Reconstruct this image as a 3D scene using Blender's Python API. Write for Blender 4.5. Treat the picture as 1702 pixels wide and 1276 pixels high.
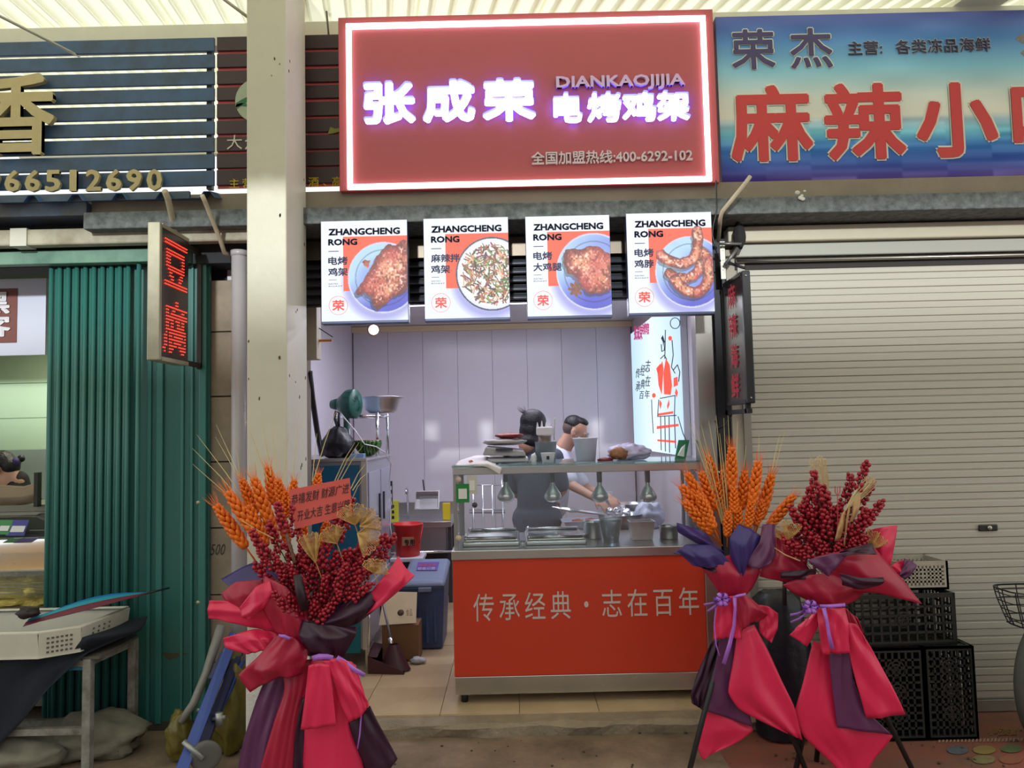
import bpy, math, random
import numpy as np
from mathutils import Vector, Matrix, noise as mnoise
from mathutils.bvhtree import BVHTree
for o in list(bpy.data.objects): bpy.data.objects.remove(o)
SC = bpy.context.scene
COL = SC.collection
random.seed(7); np.random.seed(7)
PI = math.pi

# ---------------------------------------------------------------- camera
F = 1229.0; CX, CY = 851.0, 638.0
PITCH = math.atan(0.0626); ROLL = 0.023
fwd = Vector((0, math.cos(PITCH), math.sin(PITCH)))
up0 = Vector((0, -math.sin(PITCH), math.cos(PITCH)))
rt0 = Vector((1, 0, 0))
rt = rt0*math.cos(ROLL) - up0*math.sin(ROLL)
up = rt0*math.sin(ROLL) + up0*math.cos(ROLL)
EYE = Vector((0, 0, 1.6))
cam = bpy.data.cameras.new('camera'); camo = bpy.data.objects.new('camera', cam); COL.objects.link(camo)
cam.sensor_width = 36; cam.lens = 36*F/1702; cam.clip_start = .05; cam.clip_end = 200
m = Matrix((rt, up, -fwd)).transposed().to_4x4(); m.translation = EYE
camo.matrix_world = m
SC.camera = camo

# ---------------------------------------------------------------- world, sun, exposure
SC.view_settings.view_transform = 'Standard'
SC.view_settings.look = 'None'
SC.view_settings.exposure = 0.25
SC.view_settings.gamma = 1.0
SC.view_settings.use_curve_mapping = False
W = bpy.data.worlds.new('sky'); SC.world = W; W.use_nodes = True
bg = W.node_tree.nodes['Background']
bg.inputs[0].default_value = (0.985, 1.0, 0.985, 1); bg.inputs[1].default_value = 1.0

def light(name, kind, loc, energy, color=(1,1,1), rot=(0,0,0), **kw):
    l = bpy.data.lights.new(name, kind); l.energy = energy; l.color = color
    for k, v in kw.items(): setattr(l, k, v)
    o = bpy.data.objects.new(name, l); COL.objects.link(o); o.location = loc; o.rotation_euler = rot
    return o
# hazy sun low in the street behind the photographer
light('sun', 'SUN', (0,-6,6), 2.3, (.95,1,.98), (math.radians(78),0,math.radians(-4)), angle=math.radians(2.2))
# fluorescent tubes of the stall (their light; the tubes are built below)
light('tube_light', 'AREA', (-.2,5.78,2.57), 19, (.86,.85,1), (0,0,0), shape='RECTANGLE', size=1.6, size_y=.06)
light('front_tube_light', 'AREA', (-.1,4.75,2.5), 11, (.86,.85,1), (0,0,0), shape='RECTANGLE', size=1.4, size_y=.06)
light('neighbour_lamp', 'AREA', (-3.2,5.6,2.5), 16, (1,.93,.75), (0,0,0), shape='RECTANGLE', size=.9, size_y=.3)

# ---------------------------------------------------------------- pixel -> point helpers
def ray(px, py): return rt*((px-CX)/F) + up*((CY-py)/F) + fwd
def at(px, py, Y):
    d = ray(px, py); return EYE + d*(Y/d.y)
def atx(px, py, X):
    d = ray(px, py); return EYE + d*(X/d.x)
def atz(px, py, Z):
    d = ray(px, py); return EYE + d*((Z-1.6)/d.z)
def sc(Y): return Y/F

# ---------------------------------------------------------------- materials
def lin(h):
    if isinstance(h, tuple): c = [v/255 for v in h]
    else: c = [int(h[i:i+2],16)/255 for i in (0,2,4)]
    return tuple(v/12.92 if v <= .04045 else ((v+.055)/1.055)**2.4 for v in c)
MATS = {}
def M(name, col=None, rough=.5, metal=0, noise=0, scale=8, col2=None, bump=0, bscale=None, em=0, emc=None, trans=0, ior=1.45, alpha=1, aniso=None, coat=0, transl=0, spec=None):
    if name in MATS: return MATS[name]
    m = bpy.data.materials.new(name); m.use_nodes = True; nt = m.node_tree; b = nt.nodes['Principled BSDF']
    c = lin(col)+(1,)
    b.inputs['Base Color'].default_value = c
    b.inputs['Roughness'].default_value = rough; b.inputs['Metallic'].default_value = metal
    if spec is not None: b.inputs['Specular IOR Level'].default_value = spec
    if coat: b.inputs['Coat Weight'].default_value = coat
    tc = nt.nodes.new('ShaderNodeTexCoord')
    mp = nt.nodes.new('ShaderNodeMapping'); nt.links.new(tc.outputs['Object'], mp.inputs[0])
    if aniso: mp.inputs['Scale'].default_value = aniso
    if noise or col2:
        n = nt.nodes.new('ShaderNodeTexNoise'); n.inputs['Scale'].default_value = scale; n.inputs['Detail'].default_value = 6; n.inputs['Roughness'].default_value = .65
        nt.links.new(mp.outputs[0], n.inputs['Vector'])
        r = nt.nodes.new('ShaderNodeValToRGB'); r.color_ramp.elements[0].position = .33; r.color_ramp.elements[1].position = .67
        c2 = lin(col2)+(1,) if col2 else tuple(v*(1-noise) for v in c[:3])+(1,)
        r.color_ramp.elements[0].color = c2; r.color_ramp.elements[1].color = c
        nt.links.new(n.outputs[0], r.inputs[0]); nt.links.new(r.outputs[0], b.inputs['Base Color'])
        if metal > .5:
            mr = nt.nodes.new('ShaderNodeMapRange'); mr.inputs[3].default_value = max(.05,rough-.08); mr.inputs[4].default_value = rough+.12
            nt.links.new(n.outputs[0], mr.inputs[0]); nt.links.new(mr.outputs[0], b.inputs['Roughness'])
    if bump:
        n2 = nt.nodes.new('ShaderNodeTexNoise'); n2.inputs['Scale'].default_value = bscale or scale*3; n2.inputs['Detail'].default_value = 4
        nt.links.new(mp.outputs[0], n2.inputs['Vector'])
        bp = nt.nodes.new('ShaderNodeBump'); bp.inputs['Strength'].default_value = bump; bp.inputs['Distance'].default_value = .01
        nt.links.new(n2.outputs[0], bp.inputs['Height']); nt.links.new(bp.outputs[0], b.inputs['Normal'])
    if em:
        b.inputs['Emission Color'].default_value = lin(emc or col)+(1,); b.inputs['Emission Strength'].default_value = em
    if trans:
        b.inputs['Transmission Weight'].default_value = trans; b.inputs['IOR'].default_value = ior
    if alpha < 1: b.inputs['Alpha'].default_value = alpha
    if transl:
        out = nt.nodes['Material Output']; tr = nt.nodes.new('ShaderNodeBsdfTranslucent'); tr.inputs[0].default_value = c
        mx = nt.nodes.new('ShaderNodeMixShader'); mx.inputs[0].default_value = transl
        nt.links.new(b.outputs[0], mx.inputs[1]); nt.links.new(tr.outputs[0], mx.inputs[2]); nt.links.new(mx.outputs[0], out.inputs[0])
    MATS[name] = m; return m
def Mglass(name, tint=(235,245,242), op=.06, rough=.02):
    """thin sheet glass: mostly see-through, a little tint, real reflections"""
    if name in MATS: return MATS[name]
    m = bpy.data.materials.new(name); m.use_nodes = True; nt = m.node_tree
    for n in list(nt.nodes):
        if n.type != 'OUTPUT_MATERIAL': nt.nodes.remove(n)
    out = [n for n in nt.nodes if n.type == 'OUTPUT_MATERIAL'][0]
    t = nt.nodes.new('ShaderNodeBsdfTransparent'); t.inputs[0].default_value = lin(tint)+(1,)
    g = nt.nodes.new('ShaderNodeBsdfGlossy'); g.inputs['Roughness'].default_value = rough
    d = nt.nodes.new('ShaderNodeBsdfDiffuse'); d.inputs[0].default_value = lin((225,232,232))+(1,)
    fr = nt.nodes.new('ShaderNodeFresnel'); fr.inputs[0].default_value = 1.45
    a = nt.nodes.new('ShaderNodeMixShader'); nt.links.new(fr.outputs[0], a.inputs[0]); nt.links.new(t.outputs[0], a.inputs[1]); nt.links.new(g.outputs[0], a.inputs[2])
    bb = nt.nodes.new('ShaderNodeMixShader'); bb.inputs[0].default_value = op
    nt.links.new(a.outputs[0], bb.inputs[1]); nt.links.new(d.outputs[0], bb.inputs[2]); nt.links.new(bb.outputs[0], out.inputs[0])
    MATS[name] = m; return m
def Mattr(name, em=1.0, base=.2):
    """colours come from a printed sheet stored in the mesh's colour layer; backlit print when em > 0"""
    if name in MATS: return MATS[name]
    m = bpy.data.materials.new(name); m.use_nodes = True; nt = m.node_tree; b = nt.nodes['Principled BSDF']
    a = nt.nodes.new('ShaderNodeAttribute'); a.attribute_name = 'print'
    if base >= 1: nt.links.new(a.outputs['Color'], b.inputs['Base Color'])
    else: b.inputs['Base Color'].default_value = (base*.5,)*3+(1,)
    if em: nt.links.new(a.outputs['Color'], b.inputs['Emission Color']); b.inputs['Emission Strength'].default_value = em
    b.inputs['Roughness'].default_value = .6; b.inputs['Specular IOR Level'].default_value = .12
    MATS[name] = m; return m

# ---------------------------------------------------------------- objects
ORG = {}
def link(o): COL.objects.link(o); return o
def tag(o, label=None, cat=None, group=None, kind=None):
    if label: o['label'] = label
    if cat: o['category'] = cat
    if group: o['group'] = group
    if kind: o['kind'] = kind
    return o
def thing(name, label, cat, loc, group=None):
    o = link(bpy.data.objects.new(name, None)); o.empty_display_size = .05
    o.location = loc; ORG[o.name] = Vector(loc); tag(o, label, cat, group); return o
class MB:
    def __init__(s): s.v = []; s.f = []; s.sm = []
    def add(s, vs, fs, smooth=False):
        n = len(s.v); s.v += [Vector(v) for v in vs]; s.f += [tuple(i+n for i in f) for f in fs]; s.sm += [smooth]*len(fs); return s
    def box(s, x0, x1, y0, y1, z0, z1, R=None, c=None):
        vs = [Vector((x,y,z)) for x in (x0,x1) for y in (y0,y1) for z in (z0,z1)]
        if R is not None:
            c = Vector(c) if c is not None else Vector(((x0+x1)/2,(y0+y1)/2,(z0+z1)/2)); vs = [c + R@(v-c) for v in vs]
        return s.add(vs, [(0,1,3,2),(4,6,7,5),(0,4,5,1),(2,3,7,6),(0,2,6,4),(1,5,7,3)])
    def rot(s, R, c, k=0):
        c = Vector(c)
        for i in range(k, len(s.v)): s.v[i] = c + R@(s.v[i]-c)
        return s
    def tube(s, pts, r, n=8, cap=True, flat=None):
        pts = [Vector(p) for p in pts]; N = len(pts); rs = r if isinstance(r,(list,tuple)) else [r]*N
        vs = []; fs = []; u = None
        for i, p in enumerate(pts):
            d = (pts[min(i+1,N-1)] - pts[max(i-1,0)]).normalized()
            if u is None:
                u = d.orthogonal().normalized()
            else:
                u = (u - d*u.dot(d)); u = u.normalized() if u.length > 1e-6 else d.orthogonal().normalized()
            w = d.cross(u)
            for k in range(n):
                a = 2*PI*k/n; vs.append(p + (u*math.cos(a)+w*math.sin(a)*(flat or 1))*rs[i])
        for i in range(N-1):
            for k in range(n):
                fs.append((i*n+k, i*n+(k+1)%n, (i+1)*n+(k+1)%n, (i+1)*n+k))
        if cap: fs.append(tuple(range(n-1,-1,-1))); fs.append(tuple((N-1)*n+k for k in range(n)))
        return s.add(vs, fs, n > 5)
    def lathe(s, prof, c=(0,0,0), n=24, R=None, sx=1, sy=1):
        c = Vector(c); vs = []; fs = []
        for r, z in prof:
            for k in range(n):
                a = 2*PI*k/n; v = Vector((r*math.cos(a)*sx, r*math.sin(a)*sy, z)); vs.append(c + (R@v if R is not None else v))
        for i in range(len(prof)-1):
            for k in range(n):
                fs.append((i*n+k, i*n+(k+1)%n, (i+1)*n+(k+1)%n, (i+1)*n+k))
        if prof[0][0] > 1e-5: fs.append(tuple(range(n-1,-1,-1)))
        if prof[-1][0] > 1e-5: fs.append(tuple((len(prof)-1)*n+k for k in range(n)))
        return s.add(vs, fs, True)
    def ball(s, c, r, sx=1, sy=1, sz=1, n=10, mrows=6, R=None):
        c = Vector(c); vs = []; fs = []
        for i in range(1, mrows):
            t = PI*i/mrows
            for k in range(n):
                a = 2*PI*k/n; v = Vector((r*sx*math.sin(t)*math.cos(a), r*sy*math.sin(t)*math.sin(a), r*sz*math.cos(t))); vs.append(c+(R@v if R is not None else v))
        for z in (1,-1):
            v = Vector((0,0,z*r*sz)); vs.append(c+(R@v if R is not None else v))
        T, B = len(vs)-2, len(vs)-1
        for i in range(mrows-2):
            for k in range(n): fs.append((i*n+k, (i+1)*n+k, (i+1)*n+(k+1)%n, i*n+(k+1)%n))
        for k in range(n):
            fs.append((T, k, (k+1)%n)); fs.append((B, (mrows-2)*n+(k+1)%n, (mrows-2)*n+k))
        return s.add(vs, fs, True)
    def prism(s, poly, off):
        """poly: 3-D points in a plane, extruded by vector off"""
        poly = [Vector(p) for p in poly]; n = len(poly); off = Vector(off)
        vs = poly + [p+off for p in poly]
        fs = [tuple(range(n)), tuple(range(2*n-1, n-1, -1))] + [(i, i+n, (i+1)%n+n, (i+1)%n) for i in range(n)]
        return s.add(vs, fs)
    def grid(s, g, smooth=True):
        a = len(g); b = len(g[0]); vs = [p for r in g for p in r]
        return s.add(vs, [(i*b+j, (i+1)*b+j, (i+1)*b+j+1, i*b+j+1) for i in range(a-1) for j in range(b-1)], smooth)
    def mesh(s, name, org=Vector((0,0,0))):
        me = bpy.data.meshes.new(name); me.from_pydata([v-org for v in s.v], [], s.f)
        me.polygons.foreach_set('use_smooth', s.sm); me.update(); return me
    def build(s, name, mat, parent=None, bevel=0, solid=0, weld=False):
        if parent is not None: org = ORG[parent.name]
        else:
            xs = [v.x for v in s.v]; ys = [v.y for v in s.v]; zs = [v.z for v in s.v]
            org = Vector(((min(xs)+max(xs))/2, (min(ys)+max(ys))/2, min(zs)))
        me = s.mesh(name, org); me.materials.append(mat)
        o = link(bpy.data.objects.new(name, me))
        if parent is not None: o.parent = parent; ORG[o.name] = org
        else: o.location = org; ORG[o.name] = org
        if solid:
            md = o.modifiers.new('thickness','SOLIDIFY'); md.thickness = solid; md.offset = 0
        if bevel:
            md = o.modifiers.new('bevel','BEVEL'); md.width = bevel; md.segments = 2; md.limit_method = 'ANGLE'
        return o
def inst(mesh, name, parent, loc, rot=None, scale=1):
    """a piece sharing mesh data, placed at a world point below its thing"""
    o = link(bpy.data.objects.new(name, mesh))
    l = Vector(loc) - (ORG[parent.name] if parent is not None else Vector((0,0,0)))
    mm = Matrix.Translation(l)
    if rot is not None: mm = mm @ rot.to_4x4()
    s = Vector((scale,)*3) if not isinstance(scale,(tuple,Vector)) else Vector(scale)
    o.matrix_local = mm @ Matrix.Diagonal((s.x,s.y,s.z,1))
    if parent is not None: o.parent = parent
    ORG[o.name] = Vector(loc); return o
def aim(d, roll=0):
    """rotation taking +Z to d"""
    d = Vector(d).normalized(); return (Vector((0,0,1)).rotation_difference(d).to_matrix()) @ Matrix.Rotation(roll,3,'Z')
def copy_tree(o, parent=None, dloc=None):
    c = o.copy(); link(c); c.parent = parent
    if dloc is not None: c.location = Vector(o.location)+Vector(dloc)
    ORG[c.name] = ORG.get(o.name, Vector((0,0,0))) + (Vector(dloc) if dloc is not None else Vector((0,0,0)))
    for ch in list(o.children): copy_tree(ch, c)
    return c
def struct(o, label=None): o['kind'] = 'structure'; (label and o.__setitem__('label', label)); return o
def rx(a): return Matrix.Rotation(a,3,'X')
def ry(a): return Matrix.Rotation(a,3,'Y')
def rz(a): return Matrix.Rotation(a,3,'Z')

# ---- lettering
_tc = {}
def glyphs(txt, off=0.0, ext=0.0, res=2):
    """outline of the built-in typeface, made heavier by laying shifted copies over each other"""
    k = (txt, off, ext)
    if k not in _tc:
        c = bpy.data.curves.new('t','FONT'); c.body = txt; c.size = 1; c.extrude = ext; c.resolution_u = res
        o = bpy.data.objects.new('t', c); COL.objects.link(o)
        dg = bpy.context.evaluated_depsgraph_get(); me = bpy.data.meshes.new_from_object(o.evaluated_get(dg))
        v0 = [Vector(x.co) for x in me.vertices]; f0 = [tuple(p.vertices) for p in me.polygons]
        bpy.data.objects.remove(o); bpy.data.meshes.remove(me)
        if off <= 0: v, f = v0, f0
        else:
            v = []; f = []; nk = 8 if off > .02 else 5
            rings = [off] if off < .05 else [off, off*.55]
            for r in rings:
                for q in range(nk):
                    a = 2*PI*(q+.5)/nk; b = len(v)
                    v += [p+Vector((math.cos(a)*r, math.sin(a)*r, (-q*.0006)*(ext > 0))) for p in v0]; f += [tuple(i+b for i in g) for g in f0]
        _tc[k] = (v, f)
    return _tc[k]
def text(name, txt, x0, y0, x1, y1, Y, mat, parent=None, off=0, depth=.004, em=False, shear=0, plane=None, label=None):
    """txt fitted to the pixel box at depth Y (facing the street). em: map the em square, not the outline. plane: function (px,py)->point"""
    v, f = glyphs(txt, off, 1.0)
    if em: a0, a1, b0, b1 = 0, 1, -.12, .88
    else:
        a0 = min(p.x for p in v); a1 = max(p.x for p in v); b0 = min(p.y for p in v); b1 = max(p.y for p in v)
    mb = MB(); out = []
    if plane is None:
        c = at((x0+x1)/2, (y0+y1)/2, Y); w = (x1-x0)*sc(Y); h = (y1-y0)*sc(Y)
        for p in v:
            u = (p.x-a0)/(a1-a0)-.5; t = (p.y-b0)/(b1-b0)-.5
            out.append(Vector((c.x+u*w+shear*t*h, c.y-(p.z+1)/2*depth, c.z+t*h)))
    else:
        for p in v:
            u = (p.x-a0)/(a1-a0); t = (p.y-b0)/(b1-b0)
            q, nrm = plane(x0+u*(x1-x0)+shear*(t-.5)*(y1-y0), y1-t*(y1-y0)); out.append(q + nrm*((p.z+1)/2*depth))
    mb.add(out, f)
    o = mb.build(name, mat, parent)
    if label: o['label'] = label
    return o
def chars(name, txt, x0, y0, x1, y1, Y, mat, parent, off=0, depth=.004, dy=0, fill=1.0, em=True):
    """one object per character, spread evenly; dy = pixel drop from first to last cell"""
    n = len(txt); w = (x1-x0)/n; res = []
    for i, ch in enumerate(txt):
        if ch == ' ': continue
        cx = x0+(i+.5)*w; d = dy*((i+.5)/n-.5)
        res.append(text(name, ch, cx-w/2*fill, y0+d, cx+w/2*fill, y1+d, Y, mat, parent, off, depth, em=em))
    return res
def pxbox(mb, x0, y0, x1, y1, Y, d, dz=0):
    """box whose front face fills the pixel box on the plane Y, going back by d"""
    xm, ym = (x0+x1)/2, (y0+y1)/2
    return mb.box(at(x0,ym,Y).x, at(x1,ym,Y).x, Y, Y+d, at(xm,y1,Y).z, at(xm,y0,Y).z)
def pxpoly(mb, pts, Y, d=.003):
    return mb.prism([at(x,y,Y) for x,y in pts], (0,d,0))
# ---- printed sheets
def vnoise(h, w, n, seed=0):
    rs = np.random.RandomState(seed); g = rs.rand(n+2, n+2)
    y = np.linspace(0, n, h)[:,None]; x = np.linspace(0, n, w)[None,:]
    yi = y.astype(int); xi = x.astype(int); fy = y-yi; fx = x-xi; fy = fy*fy*(3-2*fy); fx = fx*fx*(3-2*fx)
    return (g[yi,xi]*(1-fx)+g[yi,xi+1]*fx)*(1-fy)+(g[yi+1,xi]*(1-fx)+g[yi+1,xi+1]*fx)*fy
def printsheet(name, img, c, mat, parent):
    """img: h x w x 3 in sRGB 0..255; c: function (u, v)->point, v down"""
    h, w, _ = img.shape; mb = MB()
    g = [[c(j/(w-1), i/(h-1)) for j in range(w)] for i in range(h)]
    mb.grid(g, False); o = mb.build(name, mat, parent)
    s = np.clip(img,0,255)/255.0; l = np.where(s <= .04045, s/12.92, ((s+.055)/1.055)**2.4)
    at_ = o.data.color_attributes.new('print', 'FLOAT_COLOR', 'POINT')
    at_.data.foreach_set('color', np.concatenate([l.reshape(-1,3), np.ones((h*w,1))], 1).astype(np.float32).ravel())
    return o
# ---- folded sheets
def cr(p, t):
    n = len(p)-1; i = min(int(t*n), n-1); u = t*n-i
    a = p[max(i-1,0)] if i > 0 else p[0]*2-p[1]; b = p[i]; c = p[i+1]; d = p[i+2] if i+2 <= n else p[n]*2-p[n-1]
    return .5*((2*b)+(c-a)*u+(2*a-5*b+4*c-d)*u*u+(3*b-a-3*c+d)*u*u*u)
def ln(p, t):
    n = len(p)-1; i = min(int(t*n), n-1); return p[i].lerp(p[i+1], t*n-i)
def tri(x): return abs((x%1)*2-1)
def patch(name, rows, mat, parent, nu=18, nv=18, ruf=.006, freq=7, solid=.0025, seed=0, crease=0):
    """folded sheet through rows of (pixel x, pixel y, depth) control points, with sharp creases"""
    P = [[at(p[0],p[1],p[2]) for p in r] for r in rows]
    rs = random.Random(seed); dirs = [(rs.uniform(.8,2.4)*rs.choice((1,-1)), rs.uniform(.3,1.6), rs.random()) for _ in range(3)]
    g = []
    for i in range(nv+1):
        row = []
        for j in range(nu+1):
            u, v = j/nu, i/nv
            a = ln([ln(r, u) for r in P], v); b_ = cr([cr(r, u) for r in P], v); p = a.lerp(b_, .35)
            nz = mnoise.noise(Vector((p.x*freq*2+seed, p.z*freq, seed*1.7)))*.5
            rid = sum(tri(u*dx+v*dy+ph)-.5 for dx,dy,ph in dirs)*.8
            row.append(p+Vector((0, (nz+rid)*ruf*1.5+(tri(u*(2.5+seed%3)+seed*.3)-.5)*crease*1.6*(.4+.6*v), 0)))
        g.append(row)
    return MB().grid(g).build(name, mat, parent, solid=solid)
def blob(name, c, size, mat, parent=None, seed=0, amp=.12, freq=2.2, n=28, m=18, flatten=.0, label=None):
    """crumpled bag: ellipsoid with folds, flattened below"""
    mb = MB(); mb.ball((0,0,0), 1, n=n, mrows=m)
    for i, v in enumerate(mb.v):
        d = v.normalized(); k = 1+amp*mnoise.noise(d*freq+Vector((seed,)*3))*1.6+amp*.7*abs(mnoise.noise(d*freq*2.7+Vector((seed+5,)*3)))
        w = Vector((d.x*size[0]*k, d.y*size[1]*k, d.z*size[2]*k))
        if w.z < -size[2]*(1-flatten): w.z = -size[2]*(1-flatten)
        mb.v[i] = Vector(c)+w
    return mb.build(name, mat, parent)
# ================================================================ SETTING
concrete = M('concrete_floor', (150,128,106), .75, noise=.45, scale=3.2, bump=.35, bscale=30, col2=(98,84,68))
g = MB(); g.box(-7, .98, -4, 4.30, -.2, 0); struct(g.build('floor', concrete))
g = MB(); g.box(.98, 7, -4, 4.30, -.2, -.004)
red_floor = struct(g.build('floor', M('red_painted_concrete', (150,82,68), .6, noise=.3, scale=4, col2=(112,84,70), bump=.2), ))
g = MB(); g.box(-7, -1.63, 4.30, 7.5, -.2, -.001); struct(g.build('floor', concrete))
g = MB(); g.box(-7, 7, 7.5, 22, -.2, 0); struct(g.build('floor', concrete))
# raised shop floor with kerb
g = MB(); g.box(-1.62, 1.25, 4.09, 7.42, .0, .062)
shop_floor = struct(g.build('floor', M('tile_grout', (120,100,78), .8)))
tile_m = M('beige_floor_tile', (205,180,142), .3, noise=.16, scale=1.6, col2=(178,150,115))
tb = MB(); tb.box(-.2135,.2135,-.2135,.2135,0,.018); tmesh = tb.mesh('tile'); tmesh.materials.append(tile_m)
for i in range(7):
    for j in range(8):
        x = -1.62+.02+.215+i*.43-.12; y = 4.307+j*.43
        if x < -1.42+.0 and i == 0: x = -1.40
        o = inst(tmesh, 'tile', shop_floor, (min(x,1.03) if i == 6 else x, min(y,7.19), .062+.0006*((i*7+j*3)%4)))
        if i == 0: o.location.x -= .003
kerb = MB(); rs = random.Random(3)
N = 46
for side in (0,):
    top = []; bot = []
    rows = []
    for j, (yy, zz) in enumerate([(4.10,.0),(4.03,.0),(3.985,.0),(3.97,.05),(3.985,.068),(4.10,.072)]):
        r = []
        for i in range(N+1):
            x = -1.62+i*(2.95)/N; w = mnoise.noise(Vector((x*4,j*.6,3)))*.03+mnoise.noise(Vector((x*15,j,7)))*.009
            r.append(Vector((x, yy+(w if j in (1,2,3,4) else 0), max(0,zz+(w*.35 if j in (3,4) else 0)))))
        rows.append(r)
    kerb.grid(rows, False)
struct(kerb.build('trim_1', M('rough_kerb_concrete', (158,143,120), .85, noise=.3, scale=9, bump=.8, bscale=40)), 'rough concrete kerb at the edge of the tiled shop floor')

# interior of the grill stall
wallm = M('white_wall_panel', (214,208,216), .22, noise=.04, scale=2)
backm = M('panel_joint', (120,112,122), .6)
g = MB(); g.box(-1.62, 1.25, 7.33, 7.42, 0, 2.72); wb = struct(g.build('wall_back', backm))
pw = .345; pm = MB(); pm.box(-pw/2+.0015, pw/2-.0015, 0, .02, .085, 2.66); pmesh = pm.mesh('wall_panel'); pmesh.materials.append(wallm)
for i in range(8): inst(pmesh, 'wall_panel', wb, (-1.58+pw*(i+.5)+.01, 7.312, 0))
g = MB(); g.box(-1.66, -1.58, 4.3, 7.42, 0, 2.72); wl = struct(g.build('wall_left', wallm))
g = MB(); g.box(1.205, 1.29, 4.32, 7.42, 0, 2.72); wr = struct(g.build('wall_right', wallm))
g = MB(); g.box(-1.62, 1.25, 4.3, 7.42, 2.66, 2.72); struct(g.build('ceiling', M('ceiling_white', (205,200,205), .4)))
g = MB(); g.box(-1.58, 1.2, 7.27, 7.31, 2.60, 2.655); struct(g.build('trim_2', M('light_line_cream', (226,205,165), .35)), 'cream strip standing in for a light line under the stall ceiling')  # cream colour stands for the reflected lamp light along the ceiling joint
# facade masses (grey rendered wall pieces between the shops)
greyw = M('grey_render', (120,108,96), .85, noise=.25, scale=5, bump=.3)
g = MB(); g.box(-1.5, -1.24, 4.17, 4.55, 0, 2.72); struct(g.build('wall_front', greyw))
g = MB(); g.box(1.165, 1.235, 4.19, 4.30, 0, 2.72); struct(g.build('wall_front', M('dark_jamb', (52,52,58), .5, metal=.5)))
g = MB(); g.box(1.236, 1.32, 4.17, 4.35, 0, 2.6); struct(g.build('wall_front', M('pale_pier', (176,170,158), .7, noise=.15, scale=4)))
g = MB(); g.box(1.30, 7, 4.32, 4.5, -.05, 2.75); struct(g.build('wall_front', greyw))
g = MB(); g.box(-2.55, 7, 4.32, 4.42, 2.5, 2.72); struct(g.build('wall_front', M('dark_void_wall', (45,42,46), .8)))
# stainless door post of the stall
steel = M('brushed_steel', (190,188,182), .28, metal=1, noise=.12, scale=3, aniso=(1,1,.15))
g = MB(); g.box(1.055,1.155,4.2,4.3,.08,2.34); g.box(1.05,1.16,4.19,4.31,1.33,1.345)
struct(g.build('trim_3', steel, bevel=.004), 'stainless steel post on the right side of the stall opening')
# tiled grey pier left of the pipe
pier = MB(); pier.box(-1.79,-1.50,4.21,4.5,0,2.5); pier = struct(pier.build('wall_pier', M('pier_mortar', (70,62,54), .9)))
blockm = M('pier_block', (150,136,118), .7, noise=.3, scale=6, bump=.25)
zs = [0,.35,.72,1.09,1.46,1.83,2.2,2.5]
for a, b in zip(zs, zs[1:]):
    for x0, x1 in ((-1.788,-1.727),(-1.722,-1.502)):
        bb = MB(); bb.box(x0,x1,4.198,4.22,a+.004,b-.004); bb.build('concrete_block', blockm, pier, bevel=.002)
# slab and fascia over the shops
slabm = M('mossy_slab_concrete', (112,116,118), .85, noise=.5, scale=22, bump=.5, bscale=60, col2=(70,74,76))
fascm = M('mortar_fascia', (150,138,124), .8, noise=.18, scale=6)
g = MB(); g.box(-2.28, 6.5, 3.90, 4.34, 2.728, 2.82); sl = struct(g.build('ceiling', slabm, bevel=.006), 'thin weathered concrete slab over the shop fronts')
g = MB(); g.box(-2.28, 6.5, 3.975, 4.12, 2.822, 2.93); struct(g.build('trim_4', fascm, bevel=.004), 'beige mortar ledge above the concrete slab')
# unseen wall added behind the camera to shade the lower fronts from the sun
g = MB(); g.box(-14, 14, -9.3, -9, 0, 4.95); struct(g.build('wall_sun_blocker', M('sun_blocker_grey', (158,160,160), .9)))
g = MB(); g.box(-14, 14, -9, -4, -.2, 0); struct(g.build('floor', concrete))
text('painted_note','500',351,904,374,922,4.1965,M('pencil_note',(70,62,60),.8),pier,-.01,.001,shear=.2)
ck = at(1332,326,3.895); mb = MB(); rs = random.Random(2)
for k in range(5): mb.ball(ck+Vector((rs.uniform(-.025,.02),-.002,rs.uniform(-.035,.03))), rs.uniform(.006,.014), 1.3,.4,1, n=7, mrows=5)
mb.build('plaster_chip', M('white_plaster_chip',(205,205,198),.9), sl)
# ================================================================ ROOF
roofm = M('translucent_roof_sheet', (240,239,214), .5, noise=.05, scale=2, transl=.85)
sl_ = .155; z0 = 4.02
roof = thing('canopy_roof', 'pale translucent ribbed roof sheets over the market lane', 'roof', (0,3,z0)); roof['kind'] = 'structure'
def rp(x, y, dz=0): return Vector((x, y, z0+(y-4)*sl_+dz))
skew = .18
for k in range(16):
    xa = -4.8+k*.72
    mb = MB(); rows = []
    for y in (.6, 2.5, 4.2, 6.9):
        r = []; 
        for q in range(6):
            for dx, dz in ((0,0),(.065,0),(.077,.03),(.097,.03),(.109,0)):
                r.append(rp(xa+q*.12+dx+(y-4)*skew*-1, y, -dz))
        r.append(rp(xa+.735+(y-4)*skew*-1, y, .004))
        rows.append(r)
    mb.grid(rows, False); mb.build('roof_sheet', roofm, roof)
beam = M('painted_cream_steel', (226,224,208), .5, noise=.1, scale=5)
g = MB(); c = rp(0,4.22); g.box(-4.6,6.4,4.15,4.23,c.z-.195,c.z-.06); g.build('purlin', beam, roof, bevel=.004)
g = MB(); c = rp(0,6.9); g.box(-4.6,6.4,6.82,6.9,c.z-.2,c.z-.05); g.build('purlin', beam, roof)
for x in (-2.55,-1.33):
    g = MB(); a = at(0,0,4.1); g.tube([(x-.5,2.2,3.72),(x+.13,4.08,3.78)], .008, 6); g.build('tie_rod', beam, roof)
g = MB(); g.box(2.62,2.9,1.5,6.9,3.98,4.14, R=rx(math.atan(sl_)), c=(2.7,4,4)); g.build('rafter', beam, roof)
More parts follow.
